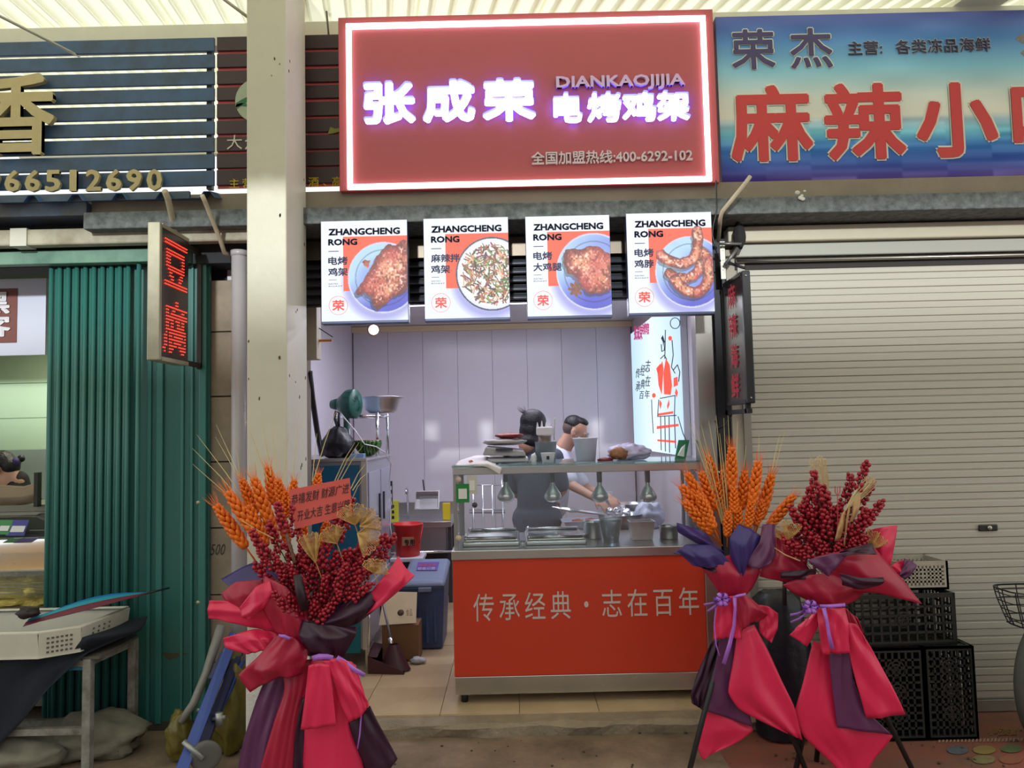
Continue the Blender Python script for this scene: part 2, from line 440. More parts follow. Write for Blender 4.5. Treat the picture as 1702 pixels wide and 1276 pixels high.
g = MB(); g.tube([at(541,0,4.06),at(547,66,4.06)], .006, 6); g.build('hanger_wire', M('grey_wire',(110,104,95),.6), roof)

# ================================================================ STEEL COLUMN
col = thing('steel_column', 'cream painted square steel column with rust chips in front of the stall', 'column', (-1.19,3.75,0))
cm = M('cream_column_paint', (204,200,184), .45, noise=.07, scale=4, bump=.12, bscale=25)
xl = at(410,638,3.6).x; xr = at(477,638,3.6).x
g = MB(); g.box(xl, xr, 3.6, 3.955, .62, 4.4); g.build('shaft', cm, col, bevel=.006)
g = MB(); g.box(xl-.006, xr+.006, 3.594, 3.961, 0, .64); g.build('plastered_base', M('white_speckled_plaster', (222,220,212), .9, noise=.12, scale=40, bump=.6, bscale=70), col, bevel=.01)['label'] = 'white speckled plaster base'
chipm = M('rust_chip', (92,70,55), .9)
rs = random.Random(5)
for k in range(26):
    z = rs.uniform(1.0,3.6); r = rs.uniform(.003,.009); a = [(rs.uniform(.6,1.2)*r) for _ in range(6)]
    mb = MB()
    if k % 2: X, Yc = rs.choice([xl+.01, xr-.012, xr-.03, rs.uniform(xl,xr)]), 3.5985; mb.prism([(X+a[i]*.7*math.cos(i), Yc, z+a[i]*1.6*math.sin(i)) for i in range(6)], (0,.002,0))
    else: Yc = rs.uniform(3.63,3.93); mb.prism([(xr+.0012, Yc+a[i]*math.cos(i), z+a[i]*1.6*math.sin(i)) for i in range(6)], (-.002,0,0))
    mb.build('paint_chip', chipm, col)

# grey rain pipe
pp = at(397,600,4.05); g = MB(); g.tube([(pp.x,4.06,0),(pp.x,4.06,2.62)], .043, 20)
pipe = thing('rain_pipe', 'grey plastic rain pipe standing behind the cream column', 'pipe', (pp.x,4.06,0))
g.build('pipe', M('grey_pvc', (178,172,178), .3, noise=.06, scale=3), pipe)
g = MB(); g.tube([(pp.x,4.06,2.60),(pp.x,4.06,2.63)], .048, 20); g.build('rim', MATS['grey_pvc'], pipe)

# ================================================================ MAIN RED SIGN
redm = M('red_sign_sheet', (188,86,94), .42, noise=.05, scale=1.5)
sx0 = at(563,170,3.93).x; sx1 = at(1190.5,160,3.93).x; sz1 = at(870,22,3.93).z; sz0 = at(870,312,3.93).z
sign = thing('shop_sign', 'large red illuminated shop sign with glowing white Chinese characters and white border', 'sign', ((sx0+sx1)/2, 4.05, sz0))
g = MB(); g.box(sx0,sx1,3.93,4.13,sz0+.004,sz1); g.build('box', redm, sign, bevel=.004)
ledw = M('white_led_tube', (255,252,250), .4, em=2.3, emc=(255,250,250))
b = .034; e = .046; w = .028
rx0, rx1, rz0, rz1 = sx0+.046, sx1-.046, sz0+.008, sz1-.045
for a_ in ((rx0,rx1,rz1-w,rz1),(rx0,rx1,rz0,rz0+w),(rx0,rx0+w,rz0+w+.001,rz1-w-.001),(rx1-w,rx1,rz0+w+.001,rz1-w-.001)):
    g = MB(); g.box(a_[0],a_[1],3.908,3.93,a_[2],a_[3]); g.build('led_strip', ledw, sign, bevel=.004)
letter = M('white_letter_face', (255,253,255), .4, em=1.5, emc=(255,252,255))
halo = M('violet_halo_acrylic', (130,125,255), .4, em=1.7, emc=(112,122,255))
def channel(txt, boxes, y0, y1, off):
    for ch, (a_, b_, dy) in zip(txt, boxes):
        bx = (a_, y0+dy, b_, y1+dy)
        text('character', ch, *bx, 3.895, letter, sign, off, .006)
        text('letter_return', ch, *bx, 3.928, halo, sign, off, .032)
channel('张成荣', [(604,692,2),(702,791,-1),(801,891,-3)], 134, 207, .036)
channel('电烤鸡架', [(919,968,2),(975,1033,1),(1033,1090,0),(1091,1146,-1)], 153, 204, .032)
plainl = M('unlit_letter', (222,190,232), .6); pale = M('silver_letter', (228,210,218), .5, noise=.1, scale=5)
text('lettering', 'DIANKAOJIJIA', 921, 126, 1140, 152, 3.926, plainl, sign, .03, .018)
text('lettering', '全国加盟热线:400-6292-102', 880, 250, 1153, 272, 3.926, pale, sign, .016, .014)

# ================================================================ FOUR MENU LIGHT BOXES
bluebk = M('lightbox_casing', (70,78,110), .4, metal=.3); navy = M('navy_print', (38,38,78), .6); emb = Mattr('backlit_menu_print', .84)
redp = M('red_seal_print', (200,70,60), .5, em=.5, emc=(215,70,60))
def lerp(a, b, t): return a*(1-t[...,None])+b*t[...,None]
def inpoly(u, v, P):
    m = np.zeros(u.shape, bool); n = len(P)
    for i in range(n):
        x0, y0 = P[i]; x1, y1 = P[(i+1)%n]
        c = ((y0 > v) != (y1 > v)); xi = (x1-x0)*(v-y0)/((y1-y0) if y1 != y0 else 1e-9)+x0; m ^= c & (u < xi)
    return m
def segd(u, v, a, b):
    dx, dy = b[0]-a[0], b[1]-a[1]; t = np.clip(((u-a[0])*dx+(v-a[1])*dy)/(dx*dx+dy*dy+1e-12), 0, 1)
    return np.hypot(u-a[0]-t*dx, v-a[1]-t*dy)
def menu_img(kind, h=214, w=184):
    """the dish printed on a menu board, drawn as a colour grid"""
    v, u = np.mgrid[0:h,0:w]; v = v/(h-1); u = u/(w-1); rs = random.Random(kind+3)
    asp = h/w; img = np.zeros((h,w,3)); img[:] = (236,244,255); V = v*asp
    cxp, cyp, rp_ = {0:(.72,.575,.405),1:(.80,.565,.42),2:(.80,.565,.44),3:(.74,.60,.41)}[kind]; cy_ = cyp*asp
    ob = (u > .255)&(v > .155)&(v < .70); img[ob] = (238,84,48)
    d = np.hypot(u-cxp, V-cy_)
    sh = np.clip(1-(np.hypot(u-cxp+.02, V-cy_-.05)-rp_)/.09, 0, 1)*(~ob)*(d > rp_)
    img = lerp(img, np.array((150,150,225.)), sh*.75)
    inn = d < rp_
    if kind == 1: pc = lerp(np.full((h,w,3),(246,248,252.)), np.full((h,w,3),(215,220,235.)), np.clip((d/rp_-.8)*4,0,1))
    else:
        t = np.clip((u-cxp+V-cy_)/rp_*.5+.55+(vnoise(h,w,4,kind+9)-.5)*.6, 0, 1)
        pc = lerp(np.full((h,w,3),(178,216,250.)), np.full((h,w,3),(84,88,208.)), t); pc *= (1-.25*((np.abs(d-rp_*.8) < .008)))[...,None]
    img[inn] = pc[inn]
    rim = (np.abs(d-rp_) < .009); img[rim] = (60,62,95) if kind == 1 else (210,210,238)
    n1 = vnoise(h,w,13,kind+2); n2 = vnoise(h,w,58,kind+5); n3 = vnoise(h,w,6,kind+7)
    def meat(mask, rnd):
        """rnd 0 at the edge .. 1 at the crown"""
        c = lerp(np.full((h,w,3),(112,34,40.)), np.full((h,w,3),(206,96,66.)), np.clip(rnd*1.1+(n1-.5)*.9,0,1))
        c = lerp(c, np.full((h,w,3),(236,168,128.)), np.clip((n1*.6+rnd*.6-.62)*3.2,0,1)*.8)
        c = lerp(c, np.full((h,w,3),(255,232,216.)), np.clip((n2-.66)*6,0,1)*np.clip(rnd*1.5,0,1)*.85)
        c = lerp(c, np.full((h,w,3),(84,24,34.)), np.clip((.30-n2)*7,0,1)*.7)
        c = lerp(c, np.full((h,w,3),(200,48,62.)), np.clip((n3-.55)*3,0,1)*.45); img[mask] = c[mask]
    if kind in (0,2):
        Q = {0:[(325,640),(375,575),(420,510),(465,430),(500,370),(560,318),(610,325),(655,290),(700,296),(700,640),(640,665),(590,690),(520,745),(480,768),(452,752),(432,690),(395,650),(345,668)],
             2:[(352,405),(372,352),(430,340),(455,352),(520,326),(600,332),(660,372),(700,400),(700,628),(600,652),(520,650),(478,600),(440,545),(405,518),(372,505),(360,460)]}[kind]
        x0, y0, W_, H_ = {0:(95,150,595,695),2:(95,115,585,680)}[kind]
        P = [((x-x0)/W_, (y-y0)/H_) for x,y in Q]
        uu = u+(vnoise(h,w,30,4)-.5)*.025; vv = v+(vnoise(h,w,30,6)-.5)*.02
        m = inpoly(uu, vv, P); dd = np.full(u.shape, 9.)
        for i in range(len(P)): dd = np.minimum(dd, segd(u, V, (P[i][0],P[i][1]*asp), (P[(i+1)%len(P)][0],P[(i+1)%len(P)][1]*asp)))
        shd = np.roll(np.roll(m, 6, 0), -4, 1) & ~m & inn; img[shd] *= .62
        meat(m, np.clip(dd/.12, 0, 1))
        if kind == 0: meat(np.hypot(uu-.52, (vv-.43)*asp) < .045, np.ones_like(u)*.5)
        else:
            a = np.arctan2(V-.735*asp, u-.58); star = np.hypot(u-.58, V-.735*asp) < .045+.05*np.abs(np.cos(a*4)); img[star] = lerp(np.full((h,w,3),(104,52,42.)), np.full((h,w,3),(160,92,60.)), n2)[star]
    elif kind == 1:
        cols = [(96,58,46),(190,120,84),(226,170,130),(150,84,60),(84,120,52),(130,160,80),(120,52,92),(240,214,186),(60,44,44),(176,92,70)]
        for k in range(420):
            a = rs.uniform(0,2*PI); r = rp_*.82*math.sqrt(rs.random()); x = cxp+r*math.cos(a); y = cy_+r*math.sin(a); t = rs.uniform(0,PI); L = rs.uniform(.02,.055)
            m = segd(u, V, (x-L*math.cos(t),y-L*math.sin(t)), (x+L*math.cos(t),y+L*math.sin(t))) < rs.uniform(.005,.010); img[m] = np.array(rs.choice(cols))*rs.uniform(.8,1.1)
    else:
        for Q, r in ((((1075,510),(1110,535),(1150,552),(1200,550),(1240,532),(1280,495),(1298,450),(1296,415)),36),(((1112,560),(1135,600),(1175,630),(1240,650),(1290,632),(1325,590),(1348,540),(1352,480),(1338,420),(1300,370)),38),(((1022,388),(1050,410),(1085,432),(1150,450),(1205,440),(1245,410),(1268,360),(1280,300),(1276,232)),37)):
            dd = np.full(u.shape, 9.); P = [((x-790)/585, (y-100)/678*asp) for x,y in Q]
            for a, b in zip(P, P[1:]): dd = np.minimum(dd, segd(u, V, a, b))
            dd += (vnoise(h,w,26,r)-.5)*.018; rr = r/585
            sm_ = (np.roll(np.roll(dd, 6, 0), -3, 1) < rr) & (dd >= rr) & inn; img[sm_] *= .65
            meat(dd < rr, np.clip((1-dd/rr)*1.3, 0, 1))
    return img
menus = [(533.5,366,678,533.5,['电烤','鸡架'],'roast chicken frame on a blue plate'),(704.5,361.5,846.5,529,['麻辣拌','鸡架'],'shredded spicy chicken on a white plate'),
         (874.5,358,1015.5,525,['电烤','大鸡腿'],'roast chicken leg on a blue plate'),(1042.5,353,1185.5,519.5,['电烤','鸡脖'],'three curled chicken necks on a blue plate')]
for k, (x0,y0,x1,y1,tx,lb) in enumerate(menus):
    Y = 3.898; xm, ym = (x0+x1)/2, (y0+y1)/2
    X0, X1, Z1, Z0 = at(x0,ym,Y).x, at(x1,ym,Y).x, at(xm,y0,Y).z, at(xm,y1,Y).z
    t = thing('menu_light_box', 'backlit menu light box picturing '+lb, 'sign', (at(xm,ym,Y).x, Y+.04, Z0), 'menu light boxes under the slab')
    g = MB(); g.box(X0,X1,Y+.002,Y+.06,Z0-.012,Z1); g.build('casing', bluebk, t, bevel=.003)
    printsheet('printed_face', menu_img(k), lambda u,v: Vector((X0+.002+u*(X1-X0-.004), Y, Z1-.002-v*(Z1-Z0-.004))), emb, t)
    W_, H_ = x1-x0, y1-y0
    def T(s, u0,v0,u1,v1,mat=navy,off=.03):
        return text('lettering', s, x0+u0*W_, y0+v0*H_, x0+u1*W_, y0+v1*H_, Y-.0005, mat, t, off, .0015)
    T('ZHANGCHENG', .08,.076,.915,.146, off=.05); T('RONG', .08,.183,.42,.25, off=.05)
    for r, s in enumerate(tx):
        T(s, .082, .36+r*.11, .082+.113*len(s), .444+r*.11, off=.03)
    T('—', .085,.305,.205,.312, off=.0); T('—', .09,.59,.18,.594, off=0)
    T('ELECTRIC', .09,.625,.2,.637, off=0); T('ROAST', .09,.648,.25,.66, off=0)
    mb = MB(); cx, cy, r = x0+.20*W_, y0+.845*H_, 15.5
    p = [at(cx+r*math.cos(a*PI/18), cy+r*math.sin(a*PI/18), Y-.001) for a in range(37)]; mb.tube(p, .0012, 4, cap=False)
    mb.build('seal_ring', redp, t)
    T('荣', .13,.79,.27,.90, redp, .03)
    for q in (.2,.8): MB().tube([(X0+(X1-X0)*q,Y+.03,Z1-.02),(X0+(X1-X0)*q,Y+.03,2.727)], .004, 6).build('hanger', bluebk, t)

# rolled-up shutter and its header behind the menu boxes
sh = thing('rolled_shutter', 'rolled-up dark slatted shutter in the stall opening behind the menu boxes', 'shutter', (0,4.25,2.34))
sm = M('dark_shutter_slat', (96,98,110), .4, metal=.5, noise=.15, scale=5, aniso=(.3,1,4))
for k in range(5):
    z = 2.345+k*.05; g = MB(); g.tube([(-1.23,4.22,z+.022),(1.16,4.22,z+.022)], .024, 8, flat=.5); g.build('slat', sm, sh)
g = MB(); g.box(-1.24,1.165,4.19,4.21,2.60,2.71); g.build('head_plate', M('bronze_plate', (120,108,96), .4, metal=.6, noise=.1, scale=3), sh)
g = MB(); g.box(-1.24,1.165,4.24,4.3,2.345,2.71); g.build('back_plate', M('near_black', (28,28,32), .6), sh)

# ================================================================ BLUE SIGN (right neighbour)
Yb = 3.985
bx0 = at(1190,160,Yb).x+.015; bx1 = 4.1; bz1 = at(1443,22.5,Yb).z; bz0 = at(1443,297,Yb).z
bs = thing('banner_sign', 'blue sea printed banner sign with red characters above the grey roller shutter', 'sign', ((bx0+bx1)/2,Yb+.04,bz0))
h, w = 90, 200; v, u = np.mgrid[0:h,0:w]; v = v/(h-1); u = u/(w-1)
stops = [(0,(86,96,168)),(.15,(80,130,195)),(.33,(125,185,210)),(.5,(195,205,200)),(.62,(205,208,198)),(.66,(150,185,205)),(.72,(110,190,215)),(.80,(60,120,195)),(.9,(58,88,172)),(1,(84,66,145))]
img = np.stack([np.interp(v, [s[0] for s in stops], [s[1][c] for s in stops]) for c in range(3)], -1)
nn = vnoise(h,w,60,3)[::1]; nz = np.repeat(vnoise(h,12,40,8),17,1)[:,:w]
mask = (v > .64)
img += ((nz-.5)*45*mask)[...,None] + ((vnoise(h,w,12,4)-.5)*18)[...,None]
img = img*1.12+(img.mean(2,keepdims=True)-img)*.10
printsheet('printed_sheet', img, lambda u,v: Vector((bx0+u*(bx1-bx0), Yb, bz1-v*(bz1-bz0))), Mattr('banner_print', 0, 1), bs)
g = MB(); g.box(bx0,bx1,Yb+.002,Yb+.06,bz0,bz1); g.build('frame', M('banner_frame',(90,96,130),.5), bs)
whitep = M('white_outline_print', (225,225,215), .5); redc = M('red_character', (205,62,66), .5); dkp = M('dark_violet_character', (70,62,110), .5)
def outlined(s, x0,y0,x1,y1, mat, off, extra, dy=0, fill=.86):
    chars('character_outline', s, x0,y0,x1,y1, Yb-.001, whitep, bs, off+extra, .003, dy, fill)
    chars('character', s, x0,y0,x1,y1, Yb-.005, mat, bs, off, .003, dy, fill)
outlined('荣杰', 1204,44,1396,118, dkp, .018, .022, -4, .8)
outlined('主营:各类冻品海鲜', 1408,64,1647,90, M('dark_print',(60,58,90),.6), .014, .02, -7, 1.0)
outlined('麻辣小吃', 1205,132,1820,268, redc, .030, .022, -14, .90)
# printed fish at the right end
fish = MB()
for (fx, fy, L, H) in ((1712,64,24,9),(1722,88,26,9)):
    fish.prism([at(fx+L*math.cos(a*PI/8), fy+H*math.sin(a*PI/8)*(1 if abs(math.cos(a*PI/8))<.9 else .6), Yb-.001) for a in range(16)], (0,.002,0))
fish.build('printed_fish', M('fish_print',(150,150,150),.6,noise=.5,scale=60), bs)

# ================================================================ RIGHT ROLLER SHUTTER
rs_ = thing('roller_shutter', 'closed grey metal roller shutter of the shop on the right', 'shutter', (2.6,4.18,0))
slm = M('shutter_steel', (194,190,180), .30, metal=.15, noise=.08, scale=3, aniso=(.2,1,3))
x0s = 1.335; x1s = 5.2; top = at(1470,440,4.17).z; pitch = .0835; prof = []
for t in (0,.03,.06,.25,.46,.48,.5,.52,.54,.75,.94,.97,1):
    z = t*(pitch-.007); y = -.006*min(1,abs(math.sin(PI*t*2))*5) if t < .5 else -.009*min(1,abs(math.sin(PI*t*2))*5)
    prof.append((y, z))
g = MB(); vs = []; fs = []
for i, x in enumerate((x0s, x1s)): vs += [(x, 4.18+y, z) for y, z in prof]
n = len(prof); fs = [(i, i+1, n+i+1, n+i) for i in range(n-1)]
g.add(vs, fs); g.box(x0s,x1s,4.181,4.187,-.007,pitch-.007)
smesh = g.mesh('slat', Vector((2.6,4.18,0))); smesh.materials.append(slm)
z = .05; ns = int((top-z)/pitch)
for k in range(ns): inst(smesh, 'slat', rs_, (2.6,4.18,top-(k+1)*pitch))
zb = top-ns*pitch
g = MB(); g.box(x0s,x1s,4.165,4.195,.0,zb-.009); g.build('bottom_bar', M('bottom_bar_steel',(165,160,150),.4,metal=.5,noise=.2,scale=6), rs_, bevel=.003)
# hood above
hz = lambda py: at(1470,py,4.12).z
hoodm = M('hood_steel', (196,188,168), .4, metal=.15, noise=.08, scale=2)
g = MB(); g.box(x0s-.1,x1s,4.10,4.3,hz(398),hz(372)); g.build('hood', hoodm, rs_, bevel=.008)
g = MB(); g.box(x0s-.05,x1s,4.13,4.3,hz(421),hz(400)); g.build('hood', M('hood_steel_grey',(165,165,158),.4,metal=.2), rs_, bevel=.006)
g = MB(); g.box(x0s-.05,x1s,4.16,4.3,hz(440),hz(422)); g.build('slot', M('slot_black',(45,40,40),.7), rs_)
g = MB(); g.tube([(x0s-.05,4.13,hz(428)),(x1s,4.13,hz(428))], .010, 8); g.build('guide_rail', steel, rs_)
g = MB(); g.box(x0s-.04,x0s,4.15,4.2,0,hz(425)); g.build('side_channel', M('channel_grey',(150,146,140),.4,metal=.5), rs_)
g = MB(); lk = at(1643,877,4.16); g.box(lk.x-.053,lk.x+.053,4.158,4.17,lk.z-.018,lk.z+.018); lo = g.build('lock_plate', M('lock_black',(40,38,36),.4), rs_, bevel=.006)
g = MB(); g.lathe([(0,-.004),(.013,-.004),(.013,.004),(.009,.006),(0,.006)], (lk.x+.004,4.157,lk.z), 16, R=rx(PI/2)); g.build('keyhole', steel, lo)

# bent pipes poking out above the signs
def bent(name, pts, r, mat, lb, cat='pipe'):
    o = MB().tube(pts, r, 10).build(name, mat); tag(o, lb, cat); return o
pvc = M('old_pvc', (196,184,160), .5, noise=.2, scale=12)
bent('bent_pipe', [at(1247,293,3.72), at(1240,303,3.72), at(1200,352,3.82), at(1197,364,3.86), at(1194,400,4.1)], .011, pvc, 'thin cream bent pipe under the blue banner sign')
bent('bent_pipe', [at(274,318,3.75), at(279,330,3.8), at(290,378,3.95), at(292,392,4.05)], .016, pvc, 'short cream pipe rising behind the red dot sign box')
bent('bent_pipe', [at(336,325,3.72), at(340,333,3.75), at(366,398,3.95), at(373,420,4.02), at(384,424,4.1)], .012, pvc, 'slanted cream pipe between dot sign box and rain pipe')

# ================================================================ LED BOX SIGNS
def led_sign(name, Xf, sgn, yn, yf, z0, z1, wd, casing, txt, glow, lb, pitch, dotr, cell, bigface):
    """projecting sign: face on the plane X=Xf, from yn (near) to yf (far); sgn: direction the face looks"""
    t = thing(name, lb, 'sign', (Xf-sgn*wd/2,(yn+yf)/2,z0))
    g = MB(); g.box(min(Xf,Xf-sgn*wd),max(Xf,Xf-sgn*wd),yn,yn+.03,z0,z1); g.build('edge_profile', casing, t, bevel=.006)
    g = MB(); g.box(min(Xf,Xf-sgn*wd)+.003,max(Xf,Xf-sgn*wd)-.003,yn+.03,yf,z0+.01,z1-.01); g.build('panel', M('dark_led_panel',(62,52,54),.22), t)
    for zz in (z0,z1-.02):
        g = MB(); g.box(min(Xf,Xf-sgn*wd)-.001,max(Xf,Xf-sgn*wd)+.001,yn+.03,yf,zz,zz+.02); g.build('frame_bar', casing if bigface else M('black_profile',(30,30,36),.4), t)
    mb = MB(); n = len(txt); H = (z1-z0)*.94; ch = H/n; Wf = yf-yn-.03
    side = min(ch, Wf)*cell
    yc = (yn+.03+yf)/2
    for i, c in enumerate(txt):
        v, f = glyphs(c, .012 if dotr else .02, 0)
        zc = z1-(z1-z0)*.03-ch*(i+.5)
        # reading direction: left-to-right as seen from the side the face looks to
        dirn = -1 if sgn < 0 else 1
        hy = side; hz_ = ch*.86
        if dotr:
            bv = BVHTree.FromPolygons(v, f); nn = 17
            for a in range(nn):
                for b in range(nn):
                    u = (a+.5)/nn; w = (b+.5)/nn
                    hit = bv.find_nearest(Vector((u,w-.12,0)))
                    if hit[0] is not None and hit[3] < .012:
                        p = Vector((Xf+sgn*.001, yc+dirn*(u-.5)*hy, zc+(w-.5)*hz_)); mb.ball(p, dotr, n=6, mrows=4)
        else:
            vv = [Vector((Xf+sgn*.003, yc+dirn*(p.x-.5)*hy, zc+(p.y+.12-.5)*hz_)) for p in v]; mb.add(vv, f)
    o = mb.build('led_dots', glow, t)
    if dotr: o['kind'] = 'stuff'
    return t
alu = M('old_aluminium', (178,172,152), .4, metal=.35, noise=.25, scale=6)
zt = at(265,368,3.6).z; zbm = at(265,598,3.6).z
ls = led_sign('led_sign', at(265,480,3.6).x, 1, 3.6, 3.93, zbm, zt, .062, alu, '豆腐', M('red_led', (255,60,50), .4, em=2.2, emc=(255,60,42)), 'aluminium projecting sign with glowing red dot characters left of the column', .02, .0034, .98, True)
g = MB(); X = at(265,480,3.6).x-.03
for z in (zt-.03,zbm+.02): g.box(X-.012,X+.012,3.93,4.16,z-.012,z+.012)
g.box(X-.012,X+.012,4.13,4.16,zbm,zt); g.build('bracket', M('rusty_dark_steel',(62,44,42),.6,noise=.3,scale=10), ls)
zt2 = at(1244,449,3.75).z; zb2 = at(1244,670,3.75).z
blk = M('black_profile',(30,30,36),.4)
ls2 = led_sign('led_sign', at(1238,560,3.75).x, -1, 3.75, 4.10, zb2, zt2, .042, blk, '麻辣海鲜', M('pink_led', (190,96,110), .5, em=.12, emc=(235,110,125)), 'black projecting sign with pink neon characters beside the roller shutter', .02, 0, .85, False)
for q in (.04,.96):
    g = MB(); g.ball((at(1244,560,3.75).x,3.748,zb2+(zt2-zb2)*q), .005, n=8, mrows=5); g.build('screw', steel, ls2)
g = MB(); X = at(1238,560,3.75).x+.02
g.box(X-.012,X+.012,3.78,4.18,zb2-.05,zb2-.026); g.box(X-.012,X+.012,3.8,3.825,zb2-.05,zb2)
g.box(X-.012,X+.012,4.14,4.17,zb2-.05,zt2+.12); g.tube([(X,3.78,zt2+.02),(X,4.15,zt2+.14)], .009, 6); g.build('bracket', blk, ls2)
# bracket hardware above it
br = thing('wall_bracket', 'slotted steel wall bracket above the black projecting sign', 'bracket', (1.16,4.1,2.3))
g = MB(); c1 = at(1199,402,4.05); g.box(c1.x-.012,c1.x+.015,4.04,4.05,c1.z-.21,c1.z+.0)
for k in range(3): g.box(c1.x-.004,c1.x+.006,4.036,4.041,c1.z-.05-k*.055,c1.z-.02-k*.055)
g.build('slotted_plate', steel, br)
g = MB(); a = at(1196,405,4.0); b2 = at(1232,405,4.0); g.tube([a,b2], .008, 8); g.tube([at(1205,440,4.0),at(1226,412,4.0)], .010, 6); g.build('arm', M('grey_steel',(120,120,124),.4,metal=.6), br)
f1 = blob('foam_pad', at(1229,392,4.05), (.033,.03,.075), M('black_foam',(38,36,38),.9,bump=.5,bscale=60), None, 3, .12); tag(f1, 'lump of black foam wedged on the bracket above the black sign', 'foam')
f1.location.y += 0
bent('black_cable', [at(1190,300,3.89)]+[at(1188+4*math.sin(k),320+k*14,3.9) for k in range(1,8)]+[at(1200,440,4.1)], .004, blk, 'thin black cable hanging down beside the red sign', 'cable')
bent('black_cable', [at(1215,690,4.05),at(1208,705,4.0),at(1195,712,4.0),at(1188,700,4.08)], .006, blk, 'black cable loop under the black projecting sign', 'cable')
# ================================================================ LEFT: SLATTED SIGNS
Ys = 4.05
bm = M('blue_slat_paint', (66,98,140), .45, noise=.22, scale=5, col2=(60,74,92))
bl = thing('slatted_sign', 'blue slatted sign with gold character and phone number on the left', 'sign', (at(180,300,Ys).x,Ys,at(180,315,Ys).z))
xL = -4.6; xR = at(356,190,Ys).x
dk = M('maroon_slat_paint', (62,42,48), .45, noise=.25, scale=6); 
mr = thing('slatted_sign', 'dark maroon slatted sign with red stripes behind the cream column', 'sign', (at(460,300,Ys).x,Ys,at(460,325,Ys).z))
xM0 = at(360,190,Ys).x; xM1 = at(566,190,Ys).x
tops = [(66,88.5),(94,116),(122,144),(149.5,171),(177,200),(205,227),(232,255.5),(260,283.5),(287,312)]
for i, (a, b) in enumerate(tops):
    g = MB(); za, zb = at(180,a,Ys).z, at(180,b,Ys).z
    g.box(xL,xR,Ys,Ys+.016,zb,za); g.build('slat', bm, bl, bevel=.003)
    g = MB(); za, zb = at(180,a-.5,Ys).z, at(180,b,Ys).z
    g.box(xM0,xM1,Ys,Ys+.016,zb,za); g.build('slat', dk, mr, bevel=.003)
zt, zb = at(180,66,Ys).z, at(180,316,Ys).z
postm = M('sign_post_dark', (58,60,66), .5, noise=.2, scale=10)
for x in (xR-.05,-3.6): 
    g = MB(); g.box(x,x+.03,Ys+.017,Ys+.05,zb,zt); g.build('post', postm, bl)
g = MB(); g.box(xM0,xM1,Ys+.0165,Ys+.026,zb,zt-.03); g.build('backing_sheet', M('red_backing', (225,100,104), .5, noise=.1, scale=3), mr)
gold = M('gold_sheet_letter', (196,180,132), .45, metal=.1, noise=.12, scale=20)
text('character', '香', -34,122,97,264, Ys-.03, gold, bl, .024, .028)
for i, c in enumerate('966512690'): text('character', c, -23+i*33.6+(7 if c=='1' else 0),283-(i-4)*.3,3+i*33.6-(7 if c=='1' else 0),320-(i-4)*.3, Ys-.02, gold, bl, .03, .018)
wl_ = M('white_thin_print', (205,200,190), .6); yel = M('yellow_print', (200,180,40), .6)
text('character', '大', 377,224,403,249, Ys-.002, wl_, mr, -.012, .003); text('character', '众', 407,224,432,249, Ys-.002, wl_, mr, -.012, .003)
for c, x in (('主',380),('营',402),('烟',485),('、',0),('酒',512),('、',536),('高',551)):
    if x: text('character', c, x,296-(x-380)*.02,x+19,314-(x-380)*.02, Ys-.002, yel, mr, .0, .003, em=True)
lc = at(429,167,Ys); g = MB()
g.prism([(lc.x+.128*math.cos(a*PI/16),Ys-.003,lc.z+.128*math.sin(a*PI/16)) for a in range(32)], (0,.002,0)); g.build('logo_disc', M('pale_disc_print',(170,180,160),.6), mr)
for k, (w_, m_) in enumerate(((.0,'green_print'),(.03,'green_print'))):
    g = MB(); g.prism([(lc.x+(-.122+.24*t)*1,Ys-.006,lc.z+(-.05-k*.03+.05*math.sin(t*4+k))) for t in [q/8 for q in range(9)]]+[(lc.x+(-.122+.24*t),Ys-.006,lc.z-.015-k*.04+.04*math.sin(t*4+k)) for t in [1-q/8 for q in range(9)]], (0,.002,0)); g.build('logo_leaf', M('green_print',(50,110,70),.6), mr)
g = MB(); g.prism([at(545,222,Ys-.003),at(549,211,Ys-.003),at(557,214,Ys-.003),at(566,212,Ys-.003),at(566,218,Ys-.003),at(552,222,Ys-.003)], (0,.002,0)); g.build('brush_stroke', M('olive_print',(130,140,60),.6), mr)
# blue corrugated awning edge, beam and pipe run
aw = thing('corrugated_awning', 'edge of a blue corrugated sheet awning under the slatted sign', 'awning', (-3,3.95,2.8))
z = at(180,322,3.9).z; rows = []
for y, dz in ((3.88,-.02),(4.2,.05)):
    r = []
    x = -4.6
    while x < -1.72:
        for dx, d2 in ((0,0),(.13,0),(.155,.034),(.19,.034),(.215,0)): r.append(Vector((x+dx, y, z+dz+d2-.02)))
        x += .235
    rows.append(r)
MB().grid(rows, False).build('sheet', M('blue_corrugated', (70,104,150), .4, noise=.3, scale=4), aw, solid=.003)
g = MB(); g.box(-4.6,-1.72,3.92,3.94,z-.03,z+.012); g.build('end_strip', M('dirty_blue_strip', (92,108,128), .6, noise=.4, scale=6), aw)
g = MB(); g.box(-4.6,-2.28,3.93,4.1,at(170,357,3.93).z,at(170,334,3.93).z)
b1 = struct(g.build('trim_5', M('dirty_blue_beam', (74,96,130), .6, noise=.5, scale=7, col2=(70,66,58)), bevel=.004), 'dirty blue beam below the corrugated awning')
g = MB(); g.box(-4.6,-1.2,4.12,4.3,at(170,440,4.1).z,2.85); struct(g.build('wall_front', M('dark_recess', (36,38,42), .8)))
wp = M('whitewashed_beam', (176,170,152), .6, noise=.35, scale=5, col2=(128,118,100))
g = MB(); za, zb = at(205,404,3.98).z, at(205,377,3.98).z; g.box(-4.6,-1.20,3.98,4.05,za,zb); struct(g.build('trim_6', wp, bevel=.01), 'stained whitewashed beam running left of the column')
